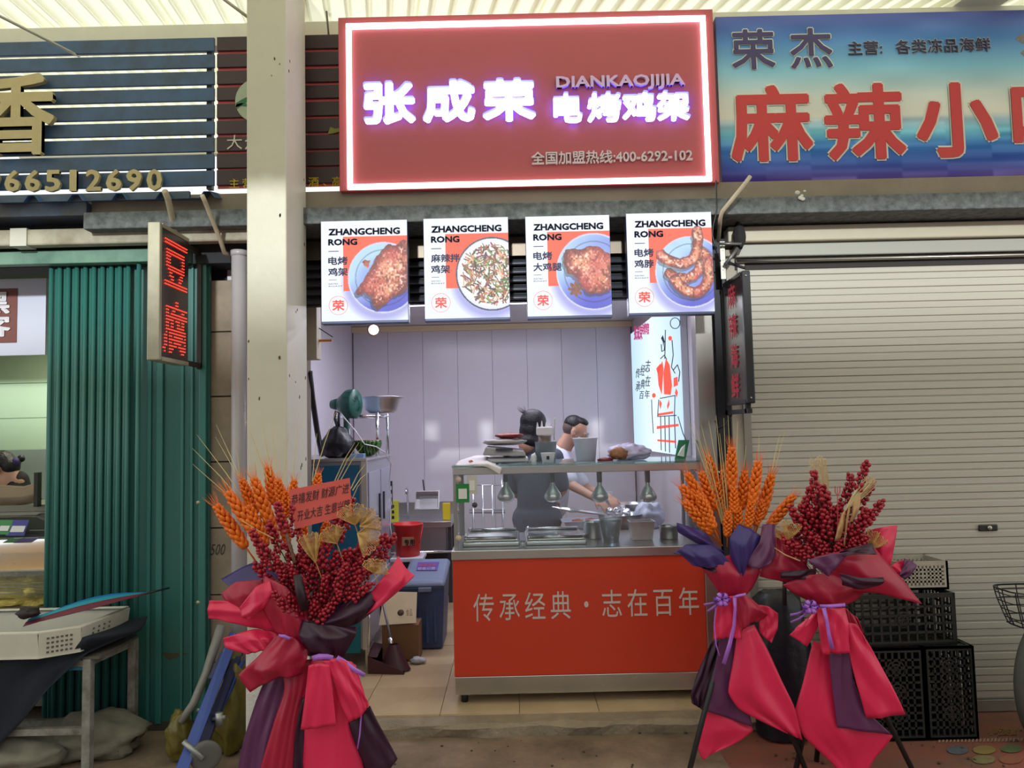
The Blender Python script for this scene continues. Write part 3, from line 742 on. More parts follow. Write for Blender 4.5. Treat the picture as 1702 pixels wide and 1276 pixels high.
g = MB(); g.box(-2.72,-2.63,3.972,4.058,za-.004,zb+.004); struct(g.build('trim_7', M('beam_tape',(196,194,184),.5)), 'pale sleeve around the whitewashed beam')
# ================================================================ TEAL FOLDING DOOR
teal = M('teal_door_paint', (58,118,112), .33, noise=.12, scale=2, aniso=(2,2,.3))
teal2 = M('teal_panel_paint', (48,104,98), .32, noise=.15, scale=2, aniso=(2,2,.3))
fd = thing('folding_door', 'teal metal folding door of ribbed panels pushed open', 'door', (-2.35,4.2,0)); 
za = at(160,440,4.13).z
xd0 = at(78,700,4.13).x; n = 19; pit = (at(215,700,4.13).x-xd0)/n
g = MB(); g.tube([(0,0,.05),(0,0,za)], pit*.52, 10); rib = g.mesh('rib'); rib.materials.append(teal)
for k in range(n): inst(rib, 'rib', fd, (xd0+pit*(k+.5), 4.13+.016*(k%2), 0))
inst(rib, 'rib', fd, (at(229,700,4.1).x,4.10,0))
g = MB(); g.box(xd0,at(246,700,4.15).x,4.165,4.18,.05,za); g.build('back_sheet', teal2, fd)
pd = thing('door_leaf', 'flat teal metal door leaf with creased panels and round bolts', 'door', (-1.95,4.17,0))
x0_, x1_ = at(244,800,4.17).x, at(348,800,4.17).x
g = MB(); g.box(x0_,x1_,4.17,4.19,0.04,at(290,418,4.17).z); g.build('leaf', teal2, pd)
for px0, px1, d in ((246,252,.012),(262,272,.018),(301,306,.01),(318,322,.014),(333,345,.026)):
    g = MB(); g.box(at(px0,800,4.17).x,at(px1,800,4.17).x,4.17-d,4.17,.04,at(290,418,4.17).z); g.build('ridge', teal, pd, bevel=.004)
for py in (835,1001,1180):
    c = at(330,py,4.15); g = MB(); g.lathe([(0,0),(.012,0),(.012,.006),(0,.008)], c, 12, R=rx(PI/2)); g.build('bolt', M('dull_bolt',(170,170,150),.4,metal=.4), pd)
c = at(290,1088,4.165); g = MB(); g.prism([(c.x-.07,4.168,c.z+.012),(c.x+.07,4.168,c.z+.006),(c.x+.03,4.168,c.z-.008),(c.x-.03,4.168,c.z-.028),(c.x-.06,4.168,c.z-.006)], (0,.003,0)); g.build('rust_scrape', M('rust_scrape',(74,66,50),.8), pd)
g = MB(); za1 = at(150,438,4.08).z; g.box(-4.6,-1.79,4.06,4.16,za1,at(150,416,4.08).z); struct(g.build('trim_8', M('teal_header',(110,148,128),.5,noise=.35,scale=4,col2=(70,110,98)), bevel=.004), 'faded green header over the folding door')
g = MB(); g.box(-2.6,-1.79,4.165,4.2,0,.05); struct(g.build('trim_9', M('door_sill',(70,66,60),.8)), 'dark sill under the teal door')

# ================================================================ LEFT NEIGHBOUR STALL
g = MB(); g.box(-5.2,-2.3,6.35,6.45,0,2.85); gw = struct(g.build('wall_back', M('green_tile_grout',(120,150,120),.6)))
gt = M('pale_green_tile', (186,212,180), .35, noise=.04, scale=2)
g = MB(); g.box(-.297,.297,-.01,0,.003,.297); gm = g.mesh('wall_tile'); gm.materials.append(gt)
for i in range(5):
    for j in range(9): inst(gm, 'wall_tile', gw, (-5.0+.6*i+.2,6.349,.0+j*.3))
g = MB(); g.box(-5.26,-5.2,4.2,6.45,0,2.85); struct(g.build('wall_left', M('green_side_wall',(150,170,145),.6)))
g = MB(); g.box(-2.45,-2.36,4.3,6.4,0,2.85); struct(g.build('wall_right', M('green_side_wall',(150,170,145),.6)))
g = MB(); g.box(-5.2,-2.3,4.2,6.45,2.72,2.78); struct(g.build('ceiling', M('dark_ceiling',(60,60,58),.8)))
bd = thing('hanging_board', 'white board with a brown calligraphy square hanging inside the left stall', 'sign', (-2.95,4.62,2.1))
g = MB(); Yw = 4.5; g.box(-3.6,at(76,520,Yw).x,Yw,Yw+.03,at(37,590,Yw).z,at(37,463,Yw).z); g.build('board', M('white_board',(206,208,228),.4), bd)
g = MB(); pxbox(g,-50,480,28,570,Yw-.004,.004); g.build('brown_square', M('brown_print',(118,66,60),.6), bd)
text('lettering','黑',-36,485,17,522,Yw-.007,M('white_calligraphy',(225,222,230),.6),bd,.035,.003)
text('lettering','客',-36,523,18,560,Yw-.007,MATS['white_calligraphy'],bd,.035,.003)
shf = thing('steel_back_counter', 'stainless splashback counter behind the left stall person', 'counter', (-3.4,6.1,0))
g = MB(); g.box(-4.4,-2.46,5.9,6.32,.0,.86); g.build('cabinet', M('green_grey_steel',(120,125,120),.4,metal=.6), shf)  # plain mid-grey steel below the splashback
g = MB(); g.box(-4.4,-2.46,6.29,6.33,.86,at(50,747,6.3).z); g.build('splashback', M('splash_steel',(176,190,182),.3,metal=.5,noise=.1,scale=3), shf)
# curved-glass display case
dc = thing('display_case', 'curved glass display case with yellow food in the left stall', 'display case', (-2.9,4.6,0))
caseM = M('black_rubber_edge',(26,24,24),.5)
pts = [atx(px,py,-2.58) for px,py in ((60,862),(38,890),(20,930),(8,975),(2,1010))]
side = [Vector((-2.62, 4.36+.40*math.sin(t*PI/2)*0+ .0, 0)) for t in (0,)]
arcp = [Vector((-2.60, 4.72-.40*math.sin(q/10*PI/2), 1.16-.46*(1-math.cos(q/10*PI/2))-.0)) for q in range(11)]
g = MB(); g.tube(arcp, .012, 8); g.build('edge_seal', caseM, dc)
g = MB(); g.grid([[Vector((x,p.y,p.z)) for p in arcp] for x in (-3.7,-2.605)]); g.build('curved_glass', Mglass('case_glass',(246,246,236),.04), dc)
g = MB(); g.box(-3.7,-2.56,4.70,5.1,1.16,1.20); g.build('top_shelf', M('dull_steel_top',(120,118,105),.4,metal=.5), dc)
g = MB(); g.box(-3.7,-2.56,4.30,5.1,.1,.62); g.build('base', M('case_base',(110,104,90),.5), dc)
g = MB()
for k in range(5): g.box(-3.7,-2.58,4.4+.0*k,5.05,.84+k*.0001,.848) if k == 0 else g.box(-3.7,-2.6,4.45,4.46,.78-.02*k,.785-.02*k)
g.build('rack', steel, dc)
g = MB(); g.box(-3.7,-2.6,5.06,5.08,.62,1.16); g.build('back_panel', M('amber_back',(190,150,70),.4), dc)
g = MB(); g.tube([(-3.6,4.9,1.14),(-2.65,4.9,1.14)], .012, 8); g.build('case_lamp', M('warm_lamp',(255,225,120),.4,em=10,emc=(255,214,110)), dc)
food = []
rs = random.Random(9)
yf = M('yellow_noodle_food',(236,214,110),.5,noise=.3,scale=30,bump=.8,bscale=60)
ff = blob('noodle_heap', (-2.95,4.74,.68), (.33,.26,.14), yf, None, 4, .25, 4, 40, 20, .35); tag(ff, 'heap of yellow noodles in the lit display case', 'food')
ff2 = blob('noodle_heap', (-2.80,4.86,.93), (.17,.14,.13), M('amber_food',(196,150,60),.5,noise=.4,scale=20,bump=.6), None, 7, .2, 4, 24, 14, .3); tag(ff2, 'amber wrapped food on the upper rack of the display case', 'food')
for i, (x0,y0,x1,y1,cc,nm) in enumerate(((-6,864,22,888,(60,140,80),'green'),(13,864,48,890,(70,66,150),'purple'))):
    t = tag(MB().prism([at(x0+5,y0,4.42),at(x1,y0,4.42),at(x1-8,y1,4.40),at(x0-4,y1,4.40)],(0,.003,0)).build('payment_card', M(nm+'_card',cc,.5)), nm+' payment card stuck on the curved display case glass', 'card')
    q = MB().prism([at(x0+9,y0+6,4.417),at(x1-4,y0+6,4.417),at(x1-9,y1-6,4.40),at(x0+3,y1-6,4.40)],(0,.002,0)).build('white_square', M('card_white',(225,225,225),.5), t)
# brown cloth bundle on top of case
bc = patch('folded_cloth', [[(-60,812,4.9),(0,806,4.9),(40,808,4.9),(64,800,4.9)],[(-60,826,4.7),(0,828,4.7),(40,826,4.7),(66,820,4.7)],[(-60,840,4.72),(0,842,4.72),(40,838,4.72),(66,834,4.72)]], M('brown_cloth',(120,104,86),.9,noise=.2,scale=10), None, ruf=.004)
tag(bc, 'brown folded cloth laid over the top of the display case', 'cloth')
g = MB(); pxbox(g,-80,842,56,856,4.705,.3); bx_ = g.build('steel_ledge', M('dull_steel_top'), dc)
g = MB(); p = at(63,790,4.68); g.box(p.x-.012,p.x+.012,4.66,4.7,1.19,p.z+.02); g.build('corner_post', caseM, dc)

# ================================================================ TABLE WITH TRAY
tbm = M('chipped_white_steel', (148,146,138), .6, noise=.4, scale=14, col2=(96,90,80))
tbl = thing('steel_frame_table', 'chipped white steel frame table under the plastic tray', 'table', (-2.55,3.8,0))
zt = .545
fx = at(147,1130,3.66).x; bxx = at(221,1130,4.0).x
def leg(x,y,z1): g = MB(); g.box(x-.02,x+.02,y-.02,y+.02,0,z1); return g.build('leg', tbm, tbl, bevel=.003)
leg(fx,3.66,zt); leg(bxx,4.0,zt); leg(-3.4,3.66,zt); leg(-3.4,4.0,zt)
def bar(a,b,s=.016,m=tbm,nm='rail'): g = MB(); g.tube([a,b], s*1.35, 4); return g.build(nm, m, tbl)
bar((fx,3.66,zt-.02),(-3.4,3.66,zt-.02)); bar((bxx,4.0,zt-.02),(-3.4,4.0,zt-.02)); bar((fx,3.66,zt-.02),(bxx,4.0,zt-.02))
g = MB(); g.box(fx-.14,fx-.02,3.655,3.675,zt-.055,zt-.005); g.build('blue_patch', M('blue_paint_patch',(40,120,150),.5), tbl)
zlow = at(70,1215,3.66).z; bar((fx,3.66,zlow),(-3.4,3.66,zlow)); zl2 = at(140,1205,4.0).z; bar((bxx,4.0,max(zl2,.12)),(-3.4,4.0,max(zl2,.12)))
g = MB(); g.box(-3.45,bxx+.02,3.64,4.02,zt,zt+.012); g.build('top', M('table_top_board',(90,84,76),.7), tbl)
navyc = M('dark_navy_cloth', (30,36,48), .9, noise=.25, scale=6, bump=.2)
c1 = patch('tablecloth', [[(-80,1052,4.0),(60,1050,4.0),(160,1040,4.0),(246,1024,4.0)],[(-80,1062,3.62),(60,1062,3.62),(150,1060,3.62),(232,1048,3.9)],[(-80,1150,3.60),(0,1140,3.60),(70,1118,3.60),(145,1085,3.62)],[(-80,1275,3.62),(-20,1255,3.62),(35,1200,3.61),(85,1140,3.60)]], navyc, None, nu=24, nv=24, ruf=.012, freq=5)
tag(c1, 'dark navy cloth draped over the front of the steel table', 'cloth')
tray_m = M('white_tray_plastic', (208,204,190), .4, noise=.1, scale=8)
tr = thing('plastic_tray', 'shallow white plastic crate tray on the draped table', 'tray', (-2.6,3.75,.57))
cx_, cy_ = -2.72, 3.76; A, B = .62, .24; ang = 0
zr, zbt = .705, .585
fl = [(-A,-B),(A-.14,-B),(A,-B+.10),(A+.03,B),(-A,B)]
P = [(cx_+a, cy_+b) for a,b in fl]; 
def wall(a,b,nm='side'):
    (xa,ya),(xb,yb) = a,b; g = MB(); d = Vector((xb-xa,yb-ya,0)); nrm = Vector((d.y,-d.x,0)).normalized()
    g.add([Vector((xa,ya,zbt))-nrm*.01,Vector((xb,yb,zbt))-nrm*.01,Vector((xb,yb,zr))+nrm*.008,Vector((xa,ya,zr))+nrm*.008],[(0,1,2,3)])
    o = g.build(nm, tray_m, tr, solid=.006)
    return d, nrm
for i in range(5): wall(P[i], P[(i+1)%5])
g = MB(); g.tube([Vector((x,y,zr)) for x,y in P+[P[0]]], .009, 6); g.build('rim', tray_m, tr)
g = MB(); g.add([Vector((x,y,zbt+.004)) for x,y in P],[tuple(range(5))]); g.build('base', tray_m, tr, solid=.006)
hole = M('tray_hole_dark',(92,90,82),.8); mb = MB()
for i in (1,2):
    (xa,ya),(xb,yb) = P[i],P[(i+1)%5]; d = Vector((xb-xa,yb-ya,0)); nrm = Vector((d.y,-d.x,0)).normalized(); L = d.length
    for a in range(6):
        for b_ in range(4):
            if i == 2 and a > 3: continue
            t = .22+.11*a; zz = zbt+.025+b_*.022
            c = Vector((xa,ya,zz))+d*t+nrm*(.004+ (zz-zbt)/(zr-zbt)*.018-.01)
            mb.box(c.x-.004,c.x+.004,c.y-.004,c.y+.004,c.z-.004,c.z+.004)
h_ = mb.build('vent_holes', hole, tr); h_['kind'] = 'stuff'
# folded rainbow umbrella in tray
um = thing('folded_umbrella', 'folded rainbow umbrella lying in the white tray', 'umbrella', (-2.4,3.85,.7))
tip = at(252,984,3.98); base_ = at(48,1034,3.62)
dcol = [((40,130,70),'green'),((40,110,190),'blue'),((30,150,170),'cyan'),((110,40,60),'maroon')]
for k, (cc, nm) in enumerate(dcol):
    rows = []
    for i in range(9):
        t = i/8; c = tip.lerp(base_, t*1.0) + Vector((0,0,.012*math.sin(t*PI))); wd = .010+.062*math.sin(min(1,t*1.15)*PI*.8); r = []
        for j in range(5):
            s_ = (k+j/4)/4; r.append(c+Vector((0, wd*(.95-1.9*s_), wd*.55*math.cos((s_-.25)*2.6)+.004*k-.012)))
        rows.append(r)
    MB().grid(rows).build('canopy_panel', M(nm+'_nylon',cc,.5), um, solid=.002)
g = MB(); g.tube([tip+(tip-base_).normalized()*.09, tip+(base_-tip)*.1], .005, 6); g.build('shaft', blk, um)
pb = blob('crumpled_plastic', at(47,1018,3.6), (.05,.04,.025), M('dark_crumple',(40,30,30),.6), None, 5, .3, 3, 16, 10); tag(pb, 'dark crumpled scrap lying in the white tray', 'scrap')
sackm = M('grey_sack', (128,124,108), .8, noise=.3, scale=8, bump=.4)
for i, (px,py,Y,s,lb) in enumerate(((150,1240,3.9,(.26,.16,.11),'grey plastic sack under the table behind the front leg'),(40,1255,3.75,(.2,.14,.09),'grey crumpled sack under the left end of the table'))):
    c = at(px,py,Y); c.z = s[2]*.75; o = blob('plastic_sack', c, s, sackm, None, 11+i, .22, 2.2, 32, 20, .25); tag(o, lb, 'sack')
plk = thing('timber_plank', 'dark timber plank leaning low beside the sacks', 'plank', at(200,1250,3.8)); g = MB(); g.tube([atz(165,1275,.03)+Vector((0,.15,0)), atz(225,1225,.06)], .02, 4); g.build('plank', M('dark_wood',(70,58,46),.8,noise=.3,scale=10), plk)

# ================================================================ HAND TRUCK + tube + yellow bag
ht = thing('hand_truck', 'blue folding hand truck leaning by the column', 'hand truck', atz(320,1270,.0))
blu = M('blue_truck_paint', (42,70,150), .35, noise=.12, scale=8); dblu = M('dark_blue_deck', (22,28,78), .4, noise=.2, scale=8)
def plank(pts, off, mat, nm, parent): g = MB(); g.prism([at(*p) for p in pts], off); return g.build(nm, mat, parent, bevel=.003)
plank([(376,1068,3.86),(391,1074,3.86),(312,1282,3.40),(290,1282,3.40)], (-.01,.03,0), blu, 'rail', ht)
plank([(391,1080,3.88),(402,1088,3.88),(340,1250,3.52),(318,1262,3.46)], (0,.03,0), dblu, 'deck', ht)
plank([(372,1072,3.9),(378,1075,3.9),(352,1128,3.82),(344,1128,3.82)], (0,.03,0), dblu, 'crossbar', ht)
plank([(398,1092,3.88),(406,1098,3.88),(360,1200,3.64),(354,1196,3.64)], (0,.03,0), blu, 'side_rail', ht)
g = MB(); g.tube([at(388,1052,3.9),at(381,1070,3.88)], .02, 8); g.build('handle', blu, ht)
wc = at(342,1256,3.48)
g = MB(); g.lathe([(.045,-.016),(.062,-.016),(.068,-.006),(.068,.006),(.062,.016),(.045,.016)], wc, 28, R=aim((.35,-1,0))); g.build('wheel', M('grey_rubber',(98,96,92),.7), ht)
g = MB(); g.lathe([(0,-.018),(.02,-.02),(.045,-.012),(.045,.012),(0,.014)], wc, 20, R=aim((.35,-1,0))); g.build('wheel_hub', M('galvanised',(170,172,170),.4,metal=.7,noise=.2,scale=20), ht)
g = MB(); g.tube([wc+Vector((.0,-.03,0)), at(305,1232,3.46)], .013, 8); g.build('axle_arm', MATS['galvanised'], ht)
g = MB(); q = at(364,1195,3.62); g.tube([q+Vector((0,0,-.03)),q+Vector((0,0,.03))], .018, 10); g.tube([q+Vector((-.03,0,0)),q+Vector((.03,0,.01))], .01, 8); g.build('bracket', MATS['galvanised'], ht)
tg = tag(MB().tube([at(300,1200,3.75),at(322,1168,3.78),at(342,1120,3.85),at(355,1080,3.92),at(368,1040,3.98)], [.017,.020,.020,.024,.024], 12).build('grey_tube', M('foil_grey_tube',(140,138,132),.5,noise=.15,scale=12,bump=.3)), 'grey bent insulated tube leaning against the wall behind the blue hand truck', 'tube')
ybm = M('yellow_film', (118,106,46), .35, noise=.35, scale=9, bump=.7, bscale=14)
c = at(386,1172,3.88); c.z = .235; o = blob('yellow_bag', c, (.10,.11,.25), ybm, None, 21, .2, 2.4, 36, 22, .1); tag(o, 'olive yellow plastic bag standing behind the blue hand truck', 'bag')
c = at(298,1220,3.78); c.z = .12; o = blob('yellow_bag', c, (.055,.07,.12), ybm, None, 25, .2, 2.4, 28, 18, .1); tag(o, 'small yellow plastic bag under the end of the grey tube', 'bag')
# ================================================================ STALL INTERIOR FITTINGS
FZ = .082
chrome = M('chrome', (232,232,236), .2, metal=1)
ssteel = M('stainless_sheet', (206,205,206), .3, metal=1, noise=.04, scale=2)
tubew = M('ceiling_tube', (255,255,255), .4, em=4, emc=(235,235,255))
for i, (y, z, l) in enumerate(((5.78,2.605,'long white fluorescent tube on the ceiling deep in the stall'),(4.75,2.6,'long white fluorescent tube on the ceiling near the stall opening'))):
    t = thing('tube_lamp', l, 'lamp', (-.2,y,z))
    MB().tube([(-1.0,y,z),(.65,y,z)], .013, 10).build('tube', tubew, t)
    MB().box(-1.03,.68,y-.02,y+.02,z+.015,z+.055).build('fitting', M('white_fitting',(225,225,225),.4), t)
sp = at(621,548,6.4); t = thing('spot_lamp', 'round glowing spot lamp hanging at the left of the stall back wall', 'lamp', sp)
R_ = aim((.25,-1,-.1))
MB().lathe([(0,.0),(.045,.0),(.056,-.02),(.05,-.07),(0,-.09)], sp, 24, R=R_).build('lamp_shade', M('bronze_shade',(150,120,105),.4,metal=.4), t)
MB().lathe([(0,.006),(.04,.004),(.044,0)], sp, 24, R=R_).build('bulb_face', M('warm_bulb',(255,240,215),.4,em=2.2,emc=(255,236,210)), t)
MB().tube([sp+Vector((0,.06,0)),sp+Vector((0,.06,2.655-sp.z))], .006, 6).build('stem', steel, t)
eb = thing('electrical_box', 'beige electrical box with an orange tab on the left jamb of the stall', 'electrical box', (-1.235,4.5,2.1))
a, b_ = at(529,505,4.40), at(533,597,4.40)
g = MB(); g.box(-1.239,a.x,4.36,4.46,b_.z,a.z+.03); g.build('case', M('beige_plastic_box',(190,180,160),.5,noise=.08), eb, bevel=.004)
c = at(541,566,4.42); MB().box(a.x,c.x+.04,4.41,4.43,c.z-.006,c.z+.006).build('tab', M('orange_tab',(220,140,30),.5), eb)
MB().tube([at(530,545,4.41),at(553,560,4.45)], .003, 5).build('lever', blk, eb)
MB().tube([at(515,618,4.5),at(519,660,4.6),at(527,715,4.75),at(535,756,4.9)], .018, 8).build('corrugated_hose', blk, None)
tag(bpy.data.objects['corrugated_hose'], 'black hose running down behind the column to the blue cabinet', 'hose')

# light box on right wall
X = 1.2
lb = thing('light_box', 'tall glowing white light box with a line drawing on the right stall wall', 'sign', (X,6.0,1.4))
def wpl(px,py): return atx(px,py,X-.045), Vector((-1,0,0))
ya, yb = atx(1145,650,X).y, atx(1059,650,X).y; zb = atx(1145,757,X).z; ztp = 2.5
h, w = 60, 40; v, u = np.mgrid[0:h,0:w]; v = v/(h-1); u = u/(w-1)
img = np.zeros((h,w,3)); k = np.clip(1-np.abs(u-.5)*1.6,0,1); img[:] = (178,212,246); img = img*(1-k[...,None]*.8)+np.array((236,250,255))*k[...,None]*.8
printsheet('printed_face', img, lambda u,v: Vector((X-.044, ya+(yb-ya)*(1-u), ztp-v*(ztp-zb))), Mattr('lightbox_print',.95), lb)
g = MB(); g.box(X-.043,X+.003,ya,yb,zb,ztp); g.build('casing', M('white_casing',(215,220,230),.4), lb, bevel=.003)
redink = M('red_orange_ink',(225,70,45),.5,em=.75,emc=(235,72,48)); ink = M('black_ink',(35,38,50),.6); mag = M('magenta_ink',(190,60,120),.5,em=.5,emc=(200,70,130))
def wpoly(pts, mat, nm, d=.002):
    MB().prism([atx(px,py,X-.046) for px,py in pts], (-d,0,0)).build(nm, mat, lb)
def wline(pts, r, mat=ink, nm='ink_line'):
    MB().tube([atx(px,py,X-.047) for px,py in pts], r, 5).build(nm, mat, lb)
text('lettering','张成荣',1054,541,1068,565,0,mag,lb,.03,.002,plane=wpl); text('lettering','电烤鸡架',1068,536,1079,556,0,mag,lb,.02,.002,plane=wpl)
for ch,(x0,y0,x1,y1) in zip('传承经典志在百年',[(1057,612,1064,628),(1057,634,1064,650),(1065,606,1072,624),(1065,630,1072,646),(1073,598,1081,618),(1073,624,1081,642),(1063,650,1070,663),(1072,648,1080,662)]):
    text('lettering',ch,x0,y0,x1,y1,0,ink,lb,.0,.002,plane=wpl,shear=.1)
# robed cook drawn in red and black line
wpoly([(1096,612),(1101,600),(1103,612),(1100,655),(1095,640),(1093,618)], redink, 'red_shape')
wpoly([(1107,596),(1113,606),(1117,640),(1115,656),(1104,655),(1103,620)], redink, 'red_shape')
wpoly([(1120,628),(1126,626),(1127,640),(1120,643)], redink, 'red_shape')
wpoly([(1091,612),(1098,604),(1100,611),(1093,619)], redink, 'red_shape')
wpoly([(1124,645),(1127,652),(1125,660),(1122,653)], redink, 'red_shape')
for c_ in ((1087,657),(1114,562)): wpoly([(c_[0]+3*math.cos(a*PI/5),c_[1]+4*math.sin(a*PI/5)) for a in range(10)], redink, 'red_shape')
wpoly([(1094,687),(1119,683),(1119,687),(1094,691)], redink, 'red_shape'); wpoly([(1092,708),(1128,704),(1128,708),(1092,713)], redink, 'red_shape'); wpoly([(1093,730),(1124,732),(1124,736),(1093,733)], redink, 'red_shape')
wpoly([(1097,664),(1100,670),(1098,680),(1096,672)], redink, 'red_shape'); wpoly([(1112,664),(1113,672),(1110,680),(1109,674)], redink, 'red_shape')
wpoly([(1099,562),(1102,557),(1104,566),(1103,576),(1102,568)], ink, 'black_shape')
for L in ([(1102,560),(1105,570),(1104,582),(1100,584),(1099,572)],[(1098,596),(1104,590),(1108,597)],[(1117,565),(1119,590),(1116,610),(1122,620)],[(1119,615),(1126,606),(1130,618),(1128,634)],[(1097,662),(1122,657),(1121,690)],[(1095,664),(1093,692),(1124,690)],[(1098,692),(1099,748)],[(1105,692),(1106,750)],[(1112,692),(1113,752)],[(1121,690),(1123,745)],[(1127,692),(1135,720),(1142,735)],[(1083,664),(1084,690),(1086,720)],[(1106,548),(1105,596)]):
    wline(L, .0035)
wline([(1122+8*math.cos(a*PI/9), 537+9*math.sin(a*PI/9)) for a in range(19)], .003)

# blue-panelled steel cabinet
cab = thing('steel_cabinet', 'steel cabinet with blue front panel and grey side doors', 'cabinet', (-1.25,5.4,FZ))
cX = -.972; zc = 1.44
g = MB(); g.box(-1.575,cX-.012,4.91,5.9,FZ+.12,zc-.02); g.build('body', M('cabinet_grey',(160,160,172),.3,metal=.3,noise=.05), cab)
g = MB(); g.box(-1.577,cX+.004,4.88,5.93,zc-.02,zc); g.build('top', ssteel, cab, bevel=.003)
bp_ = M('cabinet_blue', (22,98,140), .35, noise=.06)
g = MB(); g.box(-1.55,cX-.05,4.895,4.91,.62,zc-.045); g.build('front_panel', bp_, cab, bevel=.003)
g = MB(); g.box(-1.55,cX-.05,4.895,4.91,.18,.58); g.build('front_panel', M('cabinet_teal',(10,110,125),.4), cab, bevel=.003)
for z0_, z1_ in ((.22,.60),(.80,1.34)):
    for y0_, y1_ in ((5.0,5.42),(5.45,5.86)):
        g = MB(); g.box(cX-.012,cX-.002,y0_,y1_,z0_,z1_); d = g.build('side_door', M('door_grey',(170,172,186),.28,metal=.3), cab, bevel=.004)
        g = MB(); yh = y1_-.06 if y0_ < 5.2 else y0_+.08; g.box(cX-.003,cX+.008,yh-.015,yh+.015,(z0_+z1_)/2-.1,(z0_+z1_)/2+.1); g.build('slot_handle', blk, d)
for x, y in ((-1.56,4.9),(cX-.02,4.9),(-1.56,5.88),(cX-.02,5.88)):
    g = MB(); g.box(x,x+.025,y,y+.025,FZ-.002,FZ+.12); g.build('leg', steel, cab)
for k in (0,1):
    g = MB(); g.box(cX-.035+.0,cX+.002,4.893,4.92,FZ+.12,zc-.02) if k == 0 else g.box(-1.577,-1.55,4.893,4.92,FZ+.12,zc-.02); g.build('corner_post', ssteel, cab)

# chrome rack on it
rk = thing('chrome_rack', 'small chrome rack standing on the blue-panelled cabinet', 'rack', (-1.2,5.5,zc))
rzt = at(600,692,5.5).z
rx_ = [at(572,720,5.35).x, at(627,720,5.35).x+.0]; ry_ = [5.35,5.75]
px4 = [(at(558,720,5.75).x,5.75),(at(579,720,5.35).x,5.35),(at(627,720,5.35).x,5.35),(at(644,720,5.75).x,5.75)]
for x, y in px4: MB().tube([(x,y,zc),(x,y,rzt+.02)], .013, 10).build('post', chrome, rk)
for z in (rzt,):
    for (xa,ya),(xb,yb) in ((px4[0],px4[3]),(px4[1],px4[2]),(px4[0],px4[1]),(px4[3],px4[2])): MB().tube([(xa,ya,z),(xb,yb,z)], .010, 8).build('rail', chrome, rk)
    g = MB(); g.add([(*px4[1],z+.008),(*px4[2],z+.008),(*px4[3],z+.008),(*px4[0],z+.008)],[(0,1,2,3)]); g.build('shelf', M('pale_blue_shelf',(165,190,215),.4), rk, solid=.006)
bc_ = at(634,680,5.55); rzb = rzt+.024
o = MB().lathe([(0,0),(.09,0),(.125,.03),(.143,.10),(.168,.115),(.172,.118),(.166,.121),(.14,.107),(.12,.035),(.088,.008),(0,.006)], (bc_.x,5.56,rzb), 36).build('steel_basin', ssteel)
tag(o, 'stainless steel basin on top of the chrome rack', 'basin')
# green fan
fan = thing('desk_fan', 'dark green desk fan seen from its side on the cabinet', 'fan', (at(578,754,5.25).x,5.25,zc))
fg = M('fan_green', (34,92,80), .4, noise=.1)
fc = at(586,671,5.25); R_ = aim((1,-.25,0))
MB().lathe([(.0,-.115),(.045,-.11),(.075,-.07),(.10,-.04),(.105,.02),(.098,.03),(0,.035)], fc, 30, R=R_).build('cage', fg, fan)
for k in range(14):
    a = k/14*2*PI; MB().tube([fc+R_@Vector((.1*math.cos(a),.1*math.sin(a),-.03)), fc+R_@Vector((.106*math.cos(a),.106*math.sin(a),.02)), fc+R_@Vector((.03*math.cos(a),.03*math.sin(a),.04))], .0025, 4).build('cage_wire', fg, fan)
MB().lathe([(0,-.17),(.03,-.165),(.04,-.13),(.045,-.10)], fc, 18, R=R_).build('motor_housing', fg, fan)
sx = at(575,700,5.25).x
MB().tube([(fc.x-.09,5.26,fc.z-.02),(sx,5.26,fc.z-.09),(sx,5.26,zc+.02)], .02, 12).build('stand', fg, fan)
MB().lathe([(0,0),(.08,0),(.08,.015),(.03,.03),(0,.03)], (sx,5.26,zc), 24).build('base', fg, fan)
# black bag with knot
bgm = M('black_bag_film', (16,14,24), .42, noise=.2, bump=.6, bscale=25)
c = at(562,738,5.1); o = blob('black_bag', (c.x,5.1,zc+.085), (.115,.10,.10), bgm, None, 2, .12, 2.2, 32, 20, .12)
for v_ in o.data.vertices:
    if v_.co.z > .12: v_.co.x *= .72; v_.co.y *= .72; v_.co.z += .03
tag(o, 'knotted black plastic bag on the blue-panelled cabinet', 'bag')
kn = MB().tube([at(562,718,5.1),at(560,706,5.1),at(556,695,5.1),at(558,683,5.1),at(564,686,5.1),at(563,700,5.1),at(563,712,5.1)], [.018,.011,.009,.008,.009,.009,.012], 8).build('knot', bgm, o)
# half watermelon, cut side up
wm = bpy.data.materials.new('watermelon_rind'); wm.use_nodes = True; nt = wm.node_tree; b__ = nt.nodes['Principled BSDF']
tc = nt.nodes.new('ShaderNodeTexCoord'); wv = nt.nodes.new('ShaderNodeTexWave'); wv.bands_direction = 'X'; wv.inputs['Scale'].default_value = 14; wv.inputs['Distortion'].default_value = 5; wv.inputs['Detail Scale'].default_value = 2
rp2 = nt.nodes.new('ShaderNodeValToRGB'); rp2.color_ramp.elements[0].color = lin((28,52,26))+(1,); rp2.color_ramp.elements[1].color = lin((88,138,62))+(1,); rp2.color_ramp.elements[0].position = .45; rp2.color_ramp.elements[1].position = .75
nt.links.new(tc.outputs['Object'], wv.inputs[0]); nt.links.new(wv.outputs[0], rp2.inputs[0]); nt.links.new(rp2.outputs[0], b__.inputs[0]); b__.inputs['Roughness'].default_value = .3
c = at(612,742,5.2); wmr = .098
o = MB().lathe([(0,0)]+[(wmr*math.sin(q/9*PI/2), wmr*1.15*(1-math.cos(q/9*PI/2))) for q in range(1,10)], (c.x,5.2,zc+.001), 32).build('half_watermelon', wm); tag(o, 'half watermelon standing cut side up on the cabinet', 'watermelon')
